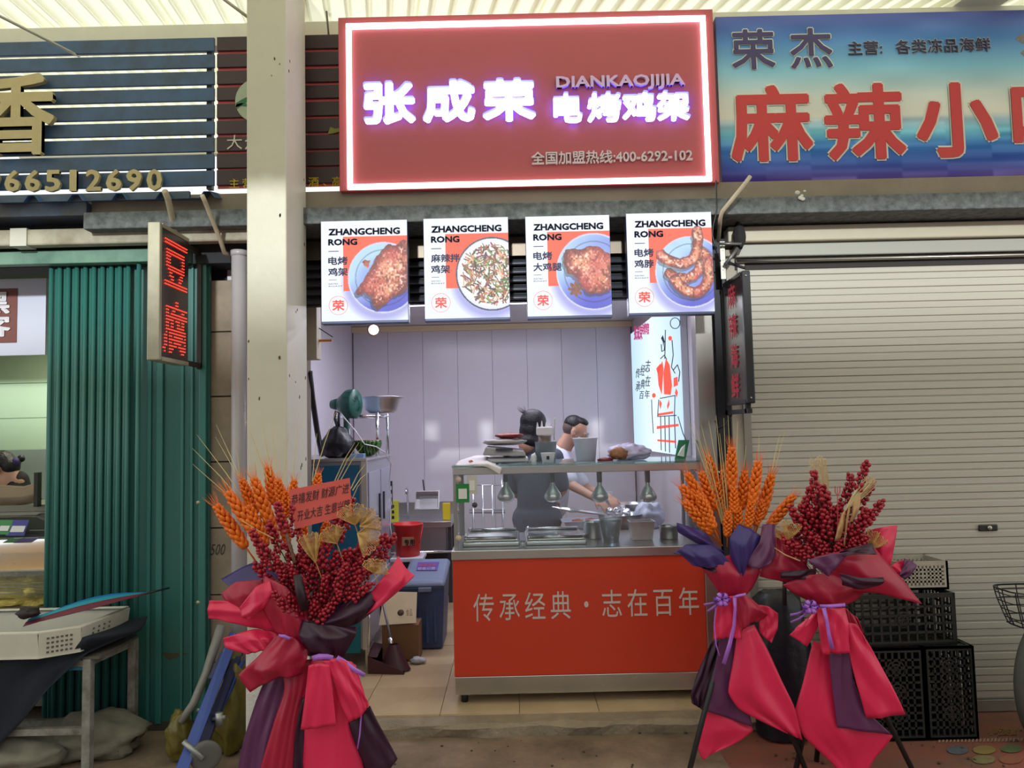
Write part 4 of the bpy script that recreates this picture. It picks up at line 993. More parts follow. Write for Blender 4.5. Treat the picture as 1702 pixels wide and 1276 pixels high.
MB().lathe([(wmr-.002,0),(wmr-.012,.001),(0,.0015)], (c.x,5.2,zc+.002+wmr*1.15), 32).build('flesh', M('pale_red_flesh',(215,120,110),.4), o)
c = at(597,752,5.05); o = MB().box(c.x-.05,c.x+.04,5.0,5.07,zc,zc+.026).build('small_box', M('blue_grey_box',(110,140,180),.5), bevel=.002); tag(o, 'small blue grey carton beside the black bag', 'box')
# white cable down the side
cab_pts = [(564,683,5.2),(573,695,5.1),(590,715,5.0),(606,738,5.0),(625,742,5.05),(640,752,5.2),(650,770,5.6),(647,800,5.7),(650,830,5.75),(648,870,5.8),(652,895,5.75)]
tag(MB().tube([at(*p) for p in cab_pts], .004, 6).build('white_cable', M('white_cable',(225,222,225),.5)), 'white cable looping over the watermelon and down the cabinet side', 'cable')
ps = thing('power_strip', 'black and white socket strip hanging beside the cabinet', 'power strip', at(650,820,5.95))
p = at(650,820,5.95); MB().box(p.x-.012,p.x+.012,5.93,5.96,p.z-.12,p.z+.10).build('strip', blk, ps, bevel=.004)
for k in range(3): MB().box(p.x-.009,p.x+.009,5.925,5.93,p.z-.09+.06*k,p.z-.06+.06*k).build('socket', M('white_socket',(220,220,220),.4), ps)
# steel sink unit at the back wall
sk = thing('sink_unit', 'stainless steel sink bench against the stall back wall', 'sink', (-.9,6.9,FZ))
zsk = .80; xs0, xs1 = at(640,860,6.7).x, at(750,860,6.7).x
MB().box(xs0,xs1,6.68,7.30,zsk-.05,zsk).build('top', ssteel, sk, bevel=.004)
MB().box(xs0,xs1,7.28,7.305,zsk,zsk+.12).build('splashback', ssteel, sk)
for x in (xs0,xs1-.035):
    for y in (6.7,7.24): MB().box(x,x+.035,y,y+.035,FZ-.002,zsk-.05).build('leg', M('dark_steel',(90,88,92),.35,metal=.8), sk)
MB().box(xs0+.04,xs1-.04,6.72,7.25,zsk-.26,zsk-.05).build('basin', ssteel, sk, bevel=.01)
MB().tube([(xs0,6.7,zsk-.27),(xs1,6.7,zsk-.27)], .012, 8).build('rail', chrome, sk)
MB().box(xs0+.04,xs1-.04,7.0,7.02,FZ,.5).build('back_sheet', M('mauve_grey_steel',(70,66,74),.4,metal=.6), sk)  # dark grey steel sheet below the sink basin
p = at(678,848,6.95); f = MB().tube([(p.x,6.95,zsk),(p.x,6.95,zsk+.24),(p.x,6.92,zsk+.29),(p.x,6.86,zsk+.28),(p.x,6.84,zsk+.24)], .010, 8).build('tap', chrome, sk)
def pan(name, c, w, d, h, mat, label, cat='pan', lip=.012, tilt=None):
    g = MB(); x, y, z = c; t_ = .82
    o_ = [(-w/2,-d/2),(w/2,-d/2),(w/2,d/2),(-w/2,d/2)]
    lv = [(t_,0),(t_*1.0,0),(.98,h),(1.06,h),(1.06,h+.003),(.95,h+.003),(t_*.97,.004)]
    rows = []
    for s_, zz in lv: rows.append([Vector((x+a*s_,y+b*s_,z+zz)) for a,b in o_]+[Vector((x+o_[0][0]*s_,y+o_[0][1]*s_,z+zz))])
    g.grid(rows, False); g.add([r for r in rows[0][:4]],[(3,2,1,0)]); g.add([r for r in rows[-1][:4]],[(0,1,2,3)])
    if tilt is not None: g.rot(tilt, Vector(c))
    return tag(g.build(name, mat, None, bevel=.004), label, cat)
p = at(711,842,6.75); pan('steel_pan', (p.x,6.82,zsk+.155), .21,.16,.12, ssteel, 'stainless pan tilted up on the sink bench', tilt=rx(1.25)); bpy.data.objects['steel_pan'].location.z += 0
p = at(738,848,6.75); o = MB().box(p.x-.02,p.x+.05,6.8,6.86,zsk,zsk+.15).build('yellow_sponge_pack', M('yellow_plastic',(215,190,40),.5), bevel=.006); tag(o, 'yellow plastic pack at the right end of the sink bench', 'pack')
p = at(706,818,6.9); o = MB().tube([at(707,832,6.98),at(703,797,6.98)], .007, 6).build('spatula', blk); tag(o, 'black spatula handle rising behind the tilted steel pan', 'spatula')
p = at(655,838,6.72); o = MB().box(p.x-.04,p.x+.035,6.72,6.78,zsk,zsk+.19).build('yellow_box', M('lime_box',(205,205,70),.5), bevel=.004); tag(o, 'lime yellow box standing at the left end of the sink bench', 'box')
for k in range(3): MB().box(p.x-.02,p.x+.0,6.715,6.72,zsk+.03+.05*k,zsk+.055+.05*k).build('dark_window', blk, o)
# red bucket on a white stool
stl = thing('white_stool', 'white plastic stool under the red bucket', 'stool', (-.80,5.85,FZ)); wpl_ = M('white_plastic',(205,200,205),.5)
bx_c = at(674,900,5.8).x
MB().box(bx_c-.125,bx_c+.13,5.80,6.07,.60,.63).build('seat', wpl_, stl, bevel=.006)
for x in (bx_c-.12,bx_c+.10):
    for y in (5.82,6.03): MB().box(x,x+.02,y,y+.02,FZ-.002,.60).build('leg', wpl_, stl)
bk = thing('red_bucket', 'red plastic bucket with a paper label on the stool', 'bucket', (bx_c,5.93,.63))
rpl = M('red_bucket_plastic',(205,36,34),.35,noise=.05)
MB().lathe([(0,.0),(.088,0),(.095,.01),(.112,.235),(.120,.24),(.120,.252),(.112,.252),(.09,.02),(0,.012)], (bx_c,5.93,.631), 36).build('body', rpl, bk)
l_ = at(678,900,5.82); MB().box(l_.x-.045,l_.x+.045,5.818,5.825,l_.z-.03,l_.z+.035).build('label_sheet', M('brown_label',(170,120,90),.6), bk)
text('lettering','专用',672,896,689,907,5.815,M('label_ink',(50,40,36),.7),bk,.02,.001)
MB().tube([Vector((bx_c+.121,5.93,.87)),Vector((bx_c+.115,5.86,.80)),Vector((bx_c+.105,5.82,.74))], .004, 6).build('handle', rpl, bk)
# blue wheelie bin
bn = thing('blue_bin', 'blue grey plastic waste bin with a printed lid', 'bin', (-.7,5.5,FZ))
bm_ = M('bin_blue',(64,84,128),.45,noise=.12,scale=6); lm = M('bin_lid_grey',(122,134,160),.4,noise=.1)
xb0, xb1 = at(673,1020,5.27).x, at(734,1020,5.27).x; xt0, xt1 = at(664,960,5.25).x, at(741,960,5.25).x
zl = at(700,972,5.25).z
g = MB(); g.add([(xb0,5.29,FZ),(xb1,5.29,FZ),(xb1,5.64,FZ),(xb0,5.64,FZ),(xt0+.012,5.25,zl-.01),(xt1-.012,5.25,zl-.01),(xt1-.012,5.72,zl+.06),(xt0+.012,5.72,zl+.06)],[(3,2,1,0),(4,5,6,7),(0,1,5,4),(1,2,6,5),(2,3,7,6),(3,0,4,7)]); g.build('body', bm_, bn, bevel=.015)
g = MB(); 
for k,(y,z) in enumerate(((5.235,zl-.005),(5.235,zl+.02),(5.26,zl+.035),(5.70,zl+.10),(5.75,zl+.09),(5.75,zl+.055))):
    pass
g.add([(xt0,5.235,zl-.015),(xt1,5.235,zl-.015),(xt1,5.75,zl+.06),(xt0,5.75,zl+.06),(xt0+.02,5.26,zl+.03),(xt1-.02,5.26,zl+.03),(xt1-.02,5.72,zl+.105),(xt0+.02,5.72,zl+.105)],[(3,2,1,0),(4,5,6,7),(0,1,5,4),(1,2,6,5),(2,3,7,6),(3,0,4,7)]); lid = g.build('lid', lm, bn, bevel=.02)
for k in range(3):
    x = xb0+.09+.055*k; MB().box(x,x+.022,5.262,5.285,FZ+.05,zl-.06).build('rib', bm_, bn, bevel=.005)
MB().box((xt0+xt1)/2-.03,(xt0+xt1)/2+.06,5.225,5.25,zl-.045,zl-.015).build('catch', lm, bn, bevel=.004)
g = MB(); xm = (xt0+xt1)/2; sl2 = .075/.46
def lp(x,y,dz=.0): return Vector((x,y,zl+.0325+(y-5.26)*sl2+dz))
g.add([lp(xm-.07,5.45,.002),lp(xm+.08,5.44,.002),lp(xm+.08,5.62,.002),lp(xm-.08,5.62,.002)],[(0,1,2,3)]); g.build('printed_label', M('purple_print',(96,70,160),.5), lid, solid=.002)
for r_, (s_, mm_) in enumerate((('厨余垃圾',M('pink_print',(225,120,130),.5)),('垃圾分类',M('white_print',(220,215,230),.5)))):
    v_, f_ = glyphs(s_, .03, 0); g = MB(); y0_ = 5.53-.075*r_; g.add([lp(xm-.065+(p.x/4)*.13, y0_+p.y*.06, .0045) for p in v_], f_); g.build('lettering', mm_, lid)
# cardboard box, broom and dustpan
cb = thing('cardboard_box', 'opened cardboard box with a pale lid beside the blue bin', 'box', (-.75,5.05,FZ))
kr = M('kraft_cardboard',(128,92,58),.8,noise=.12,scale=6); whc = M('pale_cardboard',(206,188,152),.7,noise=.06)
x0_, x1_ = at(634,1060,5.0).x, at(695,1060,5.0).x; zt_ = at(665,1040,5.0).z
MB().box(x0_,x1_,5.02,5.21,FZ,zt_).build('body', kr, cb, bevel=.003)
g = MB(); g.add([(x0_-.02,5.02,zt_+.002),(x1_-.015,5.02,zt_+.012),(x1_-.02,5.13,zt_+.19),(x0_,5.13,zt_+.20)],[(0,1,2,3)]); lo_ = g.build('lid', whc, cb, solid=.006)
p = at(666,1018,5.0); MB().lathe([(0,0),(.022,0),(.022,.002),(0,.002)], p+Vector((0,.0,0)), 20, R=rx(.95)).build('hole', M('hole_brown',(80,56,42),.8), lo_)
text('lettering','食品',675,1012,685,1023,4.98,M('print_brown',(150,120,90),.7),lo_,0,.001)
dp = thing('dustpan', 'dark maroon long-handled dustpan on the tiled floor', 'dustpan', (-.93,4.7,FZ))
mrn = M('maroon_plastic',(72,34,44),.45,noise=.1)
A_ = [atz(613,1093,FZ+.06),atz(612,1118,FZ+.001),atz(672,1120,FZ+.001),atz(678,1103,FZ+.001),atz(640,1082,FZ+.09)]
g = MB(); q = [atz(612,1119,FZ+.002),atz(672,1120,FZ+.002),atz(678,1099,FZ+.002),atz(620,1092,FZ+.002)]
g.add(q,[(0,1,2,3)]); g.build('floor_plate', mrn, dp, solid=.004)
up_ = Vector((0,0,.10))
g = MB(); g.add([q[0],q[1],q[1]+up_*.12,q[0]+up_*1.05],[(0,1,2,3)]); g.build('side', mrn, dp, solid=.004)
g = MB(); g.add([q[3],q[2],q[2]+up_*.12,q[3]+up_*1.0],[(0,1,2,3)]); g.build('side', mrn, dp, solid=.004)
g = MB(); g.add([q[0],q[3],q[3]+up_,q[0]+up_*1.05],[(0,1,2,3)]); g.build('back_side', mrn, dp, solid=.004)
g = MB(); g.add([q[0]+up_*1.05,q[3]+up_,q[3].lerp(q[2],.3)+up_*.95,q[0].lerp(q[1],.25)+up_],[(0,1,2,3)]); g.build('hood', mrn, dp, solid=.004)
MB().tube([q[3]+up_, at(613,1080,4.75), at(614,1030,4.78), at(614,1015,4.78)], .007, 8).build('handle', chrome, dp)
brm = thing('broom', 'broom with a thin metal handle and maroon bristles over the dustpan', 'broom', at(655,1110,4.85))
MB().tube([at(636,1000,4.98),at(646,1045,4.92),at(653,1076,4.88)], .008, 8).build('handle', M('broom_handle',(120,115,125),.4,metal=.4), brm)
MB().tube([at(648,1060,4.90),at(652,1075,4.88)], .016, 8).build('grip', chrome, brm)
rows = []
for i in range(6):
    t = i/5; c = at(654,1070,4.87).lerp(at(657,1112,4.84),t); wd = .03+.07*t; rows.append([c+Vector((wd*math.cos(a*PI/8), .025*math.sin(a*PI/8)*(1+t), 0)) for a in range(17)])
MB().grid(rows).build('bristles', mrn, brm)
sc_ = blob('crumpled_paper', (at(694,1083,4.98).x,4.98,FZ+.018), (.045,.03,.02), M('white_scrap',(190,190,200),.6), None, 31, .4, 3.5, 18, 12, .1); tag(sc_, 'crumpled white scrap on the tiles by the cardboard box', 'scrap')

# ================================================================ DISPLAY COUNTER
X0, X1, Y0, Y1 = at(754,1040,4.22).x, 1.12, 4.22, 4.90
cnt = thing('display_counter', 'red front food counter with steel worktop and glass showcase on top', 'counter', ((X0+X1)/2,4.55,FZ))
zz = lambda py: at(760,py,4.22).z
cred = M('counter_red', (205,62,40), .28, noise=.04, scale=2)
MB().box(X0,X1,Y0+.004,Y1,zz(1125),zz(931)).build('body', cred, cnt)
MB().box(X0+.004,X1-.004,Y0,Y1-.01,zz(1155),zz(1125)-.002).build('kick_plate', M('mirror_kick',(214,216,210),.22,metal=1,noise=.06,scale=2), cnt, bevel=.002)
MB().box(X0-.006,X1+.006,Y0-.008,Y1+.02,zz(931)+.001,zz(915)).build('worktop', ssteel, cnt, bevel=.004)
for x in (X0+.05,X1-.08):
    for y in (Y0+.06,Y1-.1): MB().tube([(x,y,FZ-.003),(x,y,zz(1155))], .02, 10).build('foot', blk, cnt)
WT = zz(915); ZT = zz(776)
chars('character', '传承经典・志在百年', 783,980,1166,1028, Y0-.0015+.004, M('silver_print',(205,190,185),.5), cnt, .0, .002, -12, .84)
gl = Mglass('counter_glass',(250,252,252),.04); gx0, gx1 = X0+.008, X1-.01
MB().box(gx0-.004,gx1+.006,Y0+.012,Y1-.02,ZT-.004,ZT+.006).build('glass_top', Mglass('top_glass',(222,240,238),.10), cnt)
MB().box(gx0+.0,gx1,Y0+.02,Y0+.045,zz(790)+.0,ZT-.005).build('front_rail', ssteel, cnt, bevel=.003)
MB().box(gx0,gx1,Y1-.06,Y1-.035,zz(790),ZT-.005).build('back_rail', ssteel, cnt, bevel=.003)
MB().box(gx0,gx1,Y0+.026,Y0+.031,WT+.001,zz(790)).build('front_glass', gl, cnt)
MB().box(gx0,gx0+.005,Y0+.05,Y1-.07,WT+.001,ZT-.01).build('side_glass', gl, cnt)
MB().box(gx1-.005,gx1,Y0+.05,Y1-.07,WT+.001,ZT-.01).build('side_glass', gl, cnt)
for x in (gx0,gx1-.026):
    for y in (Y0+.035,Y1-.06): MB().box(x,x+.022,y,y+.022,WT,ZT-.006).build('post', ssteel, cnt, bevel=.002)
for k, px in enumerate((841,919,997,1077)):
    Yl = 4.42; c = at(px,822,Yl); t = thing('heat_lamp', ['heat lamp with silver bulb nearest the left end of the glass showcase','second silver heat lamp from the left under the glass top','third silver heat lamp from the left under the glass top','rightmost silver heat lamp under the glass top'][k], 'lamp', (c.x,Yl,c.z), 'heat lamps in the showcase')
    top_ = ZT-.006
    MB().tube([(c.x,Yl,top_),(c.x,Yl,c.z+.075)], .016, 12).build('socket', M('grey_socket',(130,130,140),.4,metal=.3), t)
    MB().lathe([(.0,.085),(.013,.08),(.014,.055),(.022,.045),(.045,.008),(.052,-.008),(.05,-.022),(.038,-.036),(.018,-.044),(0,-.046)][::-1], (c.x,Yl,c.z), 28).build('bulb', M('silvered_bulb',(240,240,244),.2,metal=.6), t)
    MB().box(c.x-.022,c.x+.022,Yl-.02,Yl+.02,top_-.012,top_-.001).build('mount', ssteel, t)
# lidded trays
for k,(a0,a1) in enumerate(((770,864),(874,974))):
    xa, xb = at(a0,905,4.40).x, at(a1,905,4.40).x
    t = thing('serving_tray', ['lidded steel serving tray at the left end of the worktop','lidded steel serving tray left of the steel pot'][k], 'tray', ((xa+xb)/2,4.55,WT), 'steel serving trays')
    MB().box(xa,xb,4.33,4.82,WT,WT+.025).build('base', ssteel, t, bevel=.008)
    MB().box(xa+.015,xb-.015,4.36,4.79,WT+.026,WT+.036).build('lid', chrome, t, bevel=.004)
    for y in (4.37,4.74):
        MB().tube([(xa+.02,y,WT+.045),(xb-.02,y,WT+.045)], .009, 8).build('bar', chrome, t)
        for x in (xa+.02,): MB().ball((x,y,WT+.045), .014, n=12, mrows=8).build('knob', chrome, t)
o = MB().ball((at(869,912,4.30).x,4.30,WT+.013), .013, n=14, mrows=10).build('white_round_stopper', M('white_ball',(230,230,230),.4)); tag(o, 'small white round knob between the two serving trays', 'knob')
def pot(name, px, py0, py1, Y, wpx, mat, label, cat='pot', lid=False):
    c = at(px,py1,Y); r = wpx/2*sc(Y); z0_ = WT+.001; h_ = at(px,py0,Y).z-z0_
    t = thing(name, label, cat, (c.x,Y,z0_))
    MB().lathe([(0,0),(r*.93,0),(r*.96,.006),(r*.97,h_-.004),(r*1.06,h_),(r*1.0,h_+.003),(r*.93,h_-.004),(r*.9,.008),(0,.006)], (c.x,Y,z0_), 32).build('body', mat, t)
    return t, c.x, z0_, h_, r
t, cx, z_, h_, r = pot('steel_pot', 986, 866, 900, 4.58, 33, ssteel, 'tall stainless pot behind the clear cup')
MB().tube([(cx,4.50,z_+h_+.006),(cx+.08,4.46,z_+h_+.012),(cx+.13,4.46,z_+h_+.014)], .006, 6).build('ladle_handle', chrome, t)
pot('steel_pot', 1112, 874, 905, 4.50, 31, ssteel, 'small stainless pot at the right end of the worktop')
p = at(1066,890,4.5); pan('square_pan', (p.x,4.50,WT+.002), .145,.12,.105, ssteel, 'small square stainless pan between the clear cup and right pot')
cup = Mglass('clear_plastic',(235,238,245),.22,.1)
c = at(1016,900,4.44); o = MB().lathe([(0,0),(.045,0),(.066,.125),(.070,.128),(.067,.131),(.062,.125),(.043,.004),(0,.004)], (c.x,4.44,WT+.001), 28).build('clear_cup', cup); tag(o, 'clear plastic tub on the worktop in front of the steel pot', 'cup')

# back work table with clutter behind the counter
wt = thing('work_table', 'stainless work table behind the showcase', 'table', (.55,5.3,FZ))
tx0, tx1, ty0, ty1, tz = .20, 1.10, 5.05, 5.62, .90
MB().box(tx0+.2,tx1,ty0,ty1,tz-.03,tz).build('top', ssteel, wt, bevel=.003)
for x in (tx0+.22,tx1-.05):
    for y in (ty0+.03,ty1-.05): MB().box(x,x+.03,y,y+.03,FZ-.002,tz-.03).build('leg', steel, wt)
def basin(name, px, py, Y, wpx, hh, mat, label, z=None):
    c = at(px,py,Y); r = wpx/2*sc(Y); z_ = tz+.001 if z is None else z
    o = MB().lathe([(0,0),(r*.62,0),(r*.9,hh*.7),(r*.97,hh),(r*1.05,hh+.004),(r*.95,hh+.004),(r*.85,hh*.7),(r*.6,.006),(0,.006)], (c.x,Y,z_), 32).build(name, mat); tag(o, label, 'bowl'); return c.x, z_+hh
bx_c2, bz_ = basin('steel_bowl', 1030, 860, 5.20, 74, .10, ssteel, 'wide steel bowl heaped with small tins behind the showcase')
for k in range(7):
    a = k*.9; o = MB().lathe([(0,-.02),(.024,-.02),(.026,.02),(.022,.022),(0,.018)], (bx_c2+.07*math.cos(a)*(k>0),5.20+.06*math.sin(a)*(k>0),bz_+.015+.012*(k==0)), 16, R=rx(.5*math.cos(k))@ry(.6*math.sin(k*2))).build('small_tin', chrome); tag(o, 'small shiny tin in the wide steel bowl, '+['topmost of the heap','toward the milky plastic bag','at the right rim','at the back rim','at the left rim','nearest the long spatula','at the front rim'][k], 'tin', 'shiny tins in the steel bowl')
basin('steel_bowl', 1046, 845, 5.50, 50, .14, ssteel, 'deep steel bowl at the back of the work table')
tr2 = tag(MB().tube([at(917,842,5.12),at(950,848,5.12),at(1010,855,5.12)], [.008,.02,.008], 6, flat=.4).build('long_spatula', chrome), 'long steel spatula lying across the steel bowl rim', 'spatula')
o = pan('white_dish', (at(975,870,5.3).x,5.32,tz+.001), .34,.22,.05, M('white_enamel',(205,208,225),.35), 'white enamel dish on the work table left of the bowls', 'dish')
for k,(dx,dy,cc) in enumerate(((-.06,0,(190,110,70)),(.03,.02,(170,60,50)),(.0,-.05,(200,160,120)))):
    b = blob('food_piece', (at(975,870,5.3).x+dx,5.32+dy,tz+.035), (.045,.035,.022), M('cooked_food_%d'%k,cc,.5,noise=.3,scale=30), None, 40+k, .25, 3, 16, 10); tag(b, ['orange brown piece of food in the white dish','dark red piece of food in the white dish','pale piece of food in the white dish'][k], 'food')
pbm = M('translucent_bag', (215,222,240), .35, bump=.5, bscale=18)
o = blob('plastic_bag', (at(1078,865,5.2).x,5.20,tz+.08), (.10,.10,.10), pbm, None, 51, .25, 2.2, 28, 18, .2); tag(o, 'milky plastic bag right of the tin filled bowl', 'bag')
o = MB().box(at(1003,830,5.55).x,at(1018,830,5.55).x,5.54,5.56,at(1010,850,5.55).z,at(1010,817,5.55).z).build('white_board', M('white_sheet',(215,218,230),.5)); tag(o, 'small white board standing on the work table', 'board')
# wire rack in the left background of the showcase
wrk = thing('wire_rack', 'tall wire shelf rack seen through the left of the showcase', 'rack', (at(812,900,6.2).x,6.2,FZ))
for px in (786,802,818,835): MB().tube([at(px,806,6.2),at(px,806,6.2)*1-Vector((0,0,at(px,806,6.2).z-FZ))], .007, 6).build('upright', chrome, wrk)
for py in (806,847,885): MB().tube([at(780,py,6.2),at(840,py,6.2)], .006, 6).build('crossbar', chrome, wrk)
MB().add([at(780,852,6.2),at(840,852,6.2),at(840,850,6.6),at(780,850,6.6)],[(0,1,2,3)]).build('shelf', M('rack_shelf',(130,128,130),.4,metal=.6), wrk, solid=.01)
for px in (786,835): p = at(px,850,6.6); MB().tube([(p.x,6.6,FZ),(p.x,6.6,1.25)], .007, 6).build('upright', chrome, wrk)

# ---- things on the glass top
gz = ZT+.007
clm = M('white_cloth_pack',(214,208,208),.7,noise=.08,bump=.3)
o = patch('plastic_wrapper', [[(762,766,4.7),(790,757,4.7),(812,757,4.7),(826,764,4.68)],[(757,771,4.40),(785,764,4.40),(808,764,4.42),(828,772,4.40)],[(757,773,4.30),(788,771,4.24),(812,770,4.215),(834,778,4.21)],[(780,775,4.24),(805,774,4.212),(817,780,4.20),(831,789,4.20)]], clm, None, 20, 16, .003, 20); tag(o, 'white crumpled wrapper hanging over the left corner of the glass top', 'wrapper')
MB().prism([at(778,766,4.3),at(784,764,4.3),at(787,767,4.3),at(781,769,4.3)],(0,.002,.0)).build('red_print', M('pale_red_print',(200,120,110),.6), o)
scl = thing('kitchen_scale', 'grey steel kitchen scale on the left of the glass top', 'scale', (at(842,770,4.5).x,4.5,gz))
sx_ = at(842,770,4.5).x
MB().box(sx_-.11,sx_+.13,4.40,4.62,gz,gz+.035).build('base', ssteel, scl, bevel=.01)
g = MB(); g.add([(sx_-.14,4.36,gz+.05),(sx_+.12,4.36,gz+.04),(sx_+.12,4.64,gz+.045),(sx_-.14,4.64,gz+.055),(sx_-.12,4.38,gz+.10),(sx_+.10,4.38,gz+.075),(sx_+.10,4.62,gz+.08),(sx_-.12,4.62,gz+.105)],[(3,2,1,0),(4,5,6,7),(0,1,5,4),(1,2,6,5),(2,3,7,6),(3,0,4,7)]); g.build('weighing_pan', M('grey_wrapped',(150,146,150),.35,noise=.15,bump=.4), scl, bevel=.01)
MB().tube([(sx_-.0,4.5,gz+.03),(sx_,4.5,gz+.05)], .02, 10).build('column', ssteel, scl)
MB().box(sx_-.06,sx_+.04,4.352,4.36,gz+.075,gz+.09).build('display', M('display_dark',(60,60,70),.2), scl)
o = blob('grey_pouch', (sx_-.01,4.5,gz+.125), (.13,.11,.022), M('silver_pouch',(178,172,176),.35,noise=.1,bump=.5,bscale=20), None, 61, .1, 2, 26, 14, .1); tag(o, 'grey plastic pouch lying on the kitchen scale', 'pouch')
o = blob('red_pouch', (sx_+.02,4.49,gz+.163), (.085,.07,.018), M('red_sauce_pouch',(140,44,40),.35,noise=.2,bump=.4), None, 63, .1, 2, 24, 14); tag(o, 'dark red pouch on top of the grey pouch on the scale', 'pouch')
# sauce dispenser in a clear bucket
dsx = at(908,770,4.5).x
o = MB().lathe([(0,0),(.058,0),(.066,.118),(.070,.12),(.064,.12),(.056,.004),(0,.004)], (dsx,4.5,gz), 28).build('clear_bucket', cup); tag(o, 'clear bucket with a sauce bottle in the middle of the glass top', 'bucket')
bt = thing('sauce_bottle', 'clear bottle with a white spouted cap standing in the clear bucket', 'bottle', (dsx,4.5,gz+.006))
MB().lathe([(0,0),(.03,0),(.035,.07),(.04,.15),(0,.15)], (dsx-.005,4.5,gz+.006), 20).build('body', M('brown_sauce',(150,135,130),.3,metal=.2,noise=.3,scale=20), bt)
MB().box(dsx-.055,dsx+.045,4.46,4.54,gz+.158,gz+.21).build('cap', M('white_cap',(225,222,232),.4), bt, bevel=.01)
for k in range(4):
    xk = dsx-.048+.027*k; MB().lathe([(.008,0),(.006,.02),(.003,.035+.008*(k%2)),(0,.042+.008*(k%2))], (xk,4.5,gz+.20), 8).build('spout', MATS['white_cap'], bt)
MB().tube([(dsx+.05,4.48,gz+.13),(dsx+.055,4.48,gz+.25),(dsx+.06,4.48,gz+.265)], .004, 6).build('straw', MATS['white_cap'], bt)
o = MB().lathe([(0,0),(.033,0),(.042,.055),(.044,.058),(0,.056)], (at(911,770,4.36).x,4.36,gz), 24).build('paper_cup', M('white_paper_cup',(222,220,228),.5)); tag(o, 'white paper cup in front of the clear bucket', 'cup')
MB().box(at(911,765,4.3).x-.008,at(911,765,4.3).x+.008,4.316,4.322,gz+.02,gz+.04).build('mark', blk, o)
o = blob('tissue', (at(887,766,4.42).x,4.42,gz+.022), (.018,.018,.03), M('tissue_white',(225,225,228),.8), None, 71, .3, 3, 12, 8); tag(o, 'small crumpled white tissue left of the paper cup', 'tissue')
c = at(974,768,4.5); o = MB().lathe([(0,0),(.058,0),(.072,.13),(.076,.132),(.076,.139),(.068,.139),(.055,.004),(0,.004)], (c.x,4.5,gz), 28).build('white_tub', M('milky_tub',(214,216,230),.4)); tag(o, 'milky white plastic tub in front of the masked man', 'tub')
c = at(1006,767,4.45); o = MB().lathe([(0,0),(.045,0),(.05,.006),(.03,.016),(0,.02)], (c.x,4.45,gz), 24).build('red_tub_cover', M('dark_red_lid',(130,30,44),.4)); tag(o, 'dark red round lid beside the milky tub', 'lid')
o = blob('food_bag', (at(1043,755,4.5).x,4.5,gz+.045), (.125,.08,.05), M('crinkled_clear_bag',(205,195,225),.3,noise=.1,bump=.7,bscale=24), None, 81, .2, 2.6, 36, 22, .1); tag(o, 'crinkled lilac plastic bag holding browned food on the glass top', 'bag')
o2 = blob('browned_food', (at(1029,757,4.43).x,4.44,gz+.04), (.055,.05,.036), M('browned_food',(168,112,70),.5,noise=.35,scale=30,bump=.5), None, 83, .2, 3, 20, 14, .1); tag(o2, 'brown roasted food showing in the lilac bag', 'food')
gs = thing('green_stand_sign', 'green counter stand sign at the right end of the glass top', 'sign', (at(1133,765,4.4).x,4.4,gz))
grn = M('stand_green',(30,130,84),.4)
g = MB(); g.prism([at(1121,766,4.42),at(1139,766,4.42),at(1146,731,4.46),at(1128,731,4.46)], (0,.008,0)); g.build('panel', grn, gs)
g = MB(); g.prism([at(1126,757,4.413),at(1137,759,4.413),at(1139,738,4.443),at(1132,744,4.44)], (0,.004,0)); g.build('painted_reflection', M('reflection_white',(225,232,228),.4), gs)  # white swoosh of reflection put on the panel as a flat shape
# stickers on glass
for (x0,y0,x1,y1,nm,lb,mt) in ((758,804,780,835,'green','green payment card stuck on the left of the showcase glass',M('pay_green',(30,130,60),.5)),(776,790,793,821,'white','white printed card stuck beside the green card on the glass',M('pay_white',(200,198,190),.5))):
    t = tag(pxbox(MB(),x0,y0,x1,y1,Y0+.020-(.003 if nm=='green' else 0),.002).build('payment_card', mt), lb, 'card')
    pxbox(MB(),x0+4,y0+8,x1-4,y1-6,Y0+.0165-(.003 if nm=='green' else 0),.002).build('blank_square', M('card_white'), t)
for (px,py,r,cc,lb) in ((762,797,5,(200,180,170),'round pale sticker above the green card'),(762,894,5,(210,195,165),'round cream sticker low on the showcase glass'),(789,839,4.5,(70,70,80),'round dark sticker below the white card')):
    c = at(px,py,Y0+.024); tag(MB().lathe([(0,0),(r*sc(4.2),0),(r*sc(4.2),.002),(0,.002)], c, 20, R=rx(PI/2)).build('round_sticker', M('sticker_%d_%d'%(px,py),cc,.5)), lb, 'sticker')
# ================================================================ PEOPLE
skin = M('skin', (196,150,126), .55, noise=.05, scale=10)
def flesh(name, parts, mat, parent, vox=.009, smooth=3):
    """capsules ('c',p,q,rp,rq) and balls ('b',c,(sx,sy,sz)) fused into one continuous surface"""
    mb = MB()
    for p in parts:
        if p[0] == 'c':
            a, b = Vector(p[1]), Vector(p[2]); n = 4
            mb.tube([a.lerp(b,i/n) for i in range(n+1)], [p[3]+(p[4]-p[3])*i/n for i in range(n+1)], 14)
            mb.ball(a, p[3], n=14, mrows=10); mb.ball(b, p[4], n=14, mrows=10)
        else:
            mb.ball(p[1], 1, *p[2], n=18, mrows=14, R=p[3] if len(p) > 3 else None)
    o = mb.build(name, mat, parent)
    m_ = o.modifiers.new('fuse','REMESH'); m_.mode = 'VOXEL'; m_.voxel_size = vox; m_.use_smooth_shade = True
    s_ = o.modifiers.new('soft','SMOOTH'); s_.iterations = smooth; s_.factor = .5
    return o
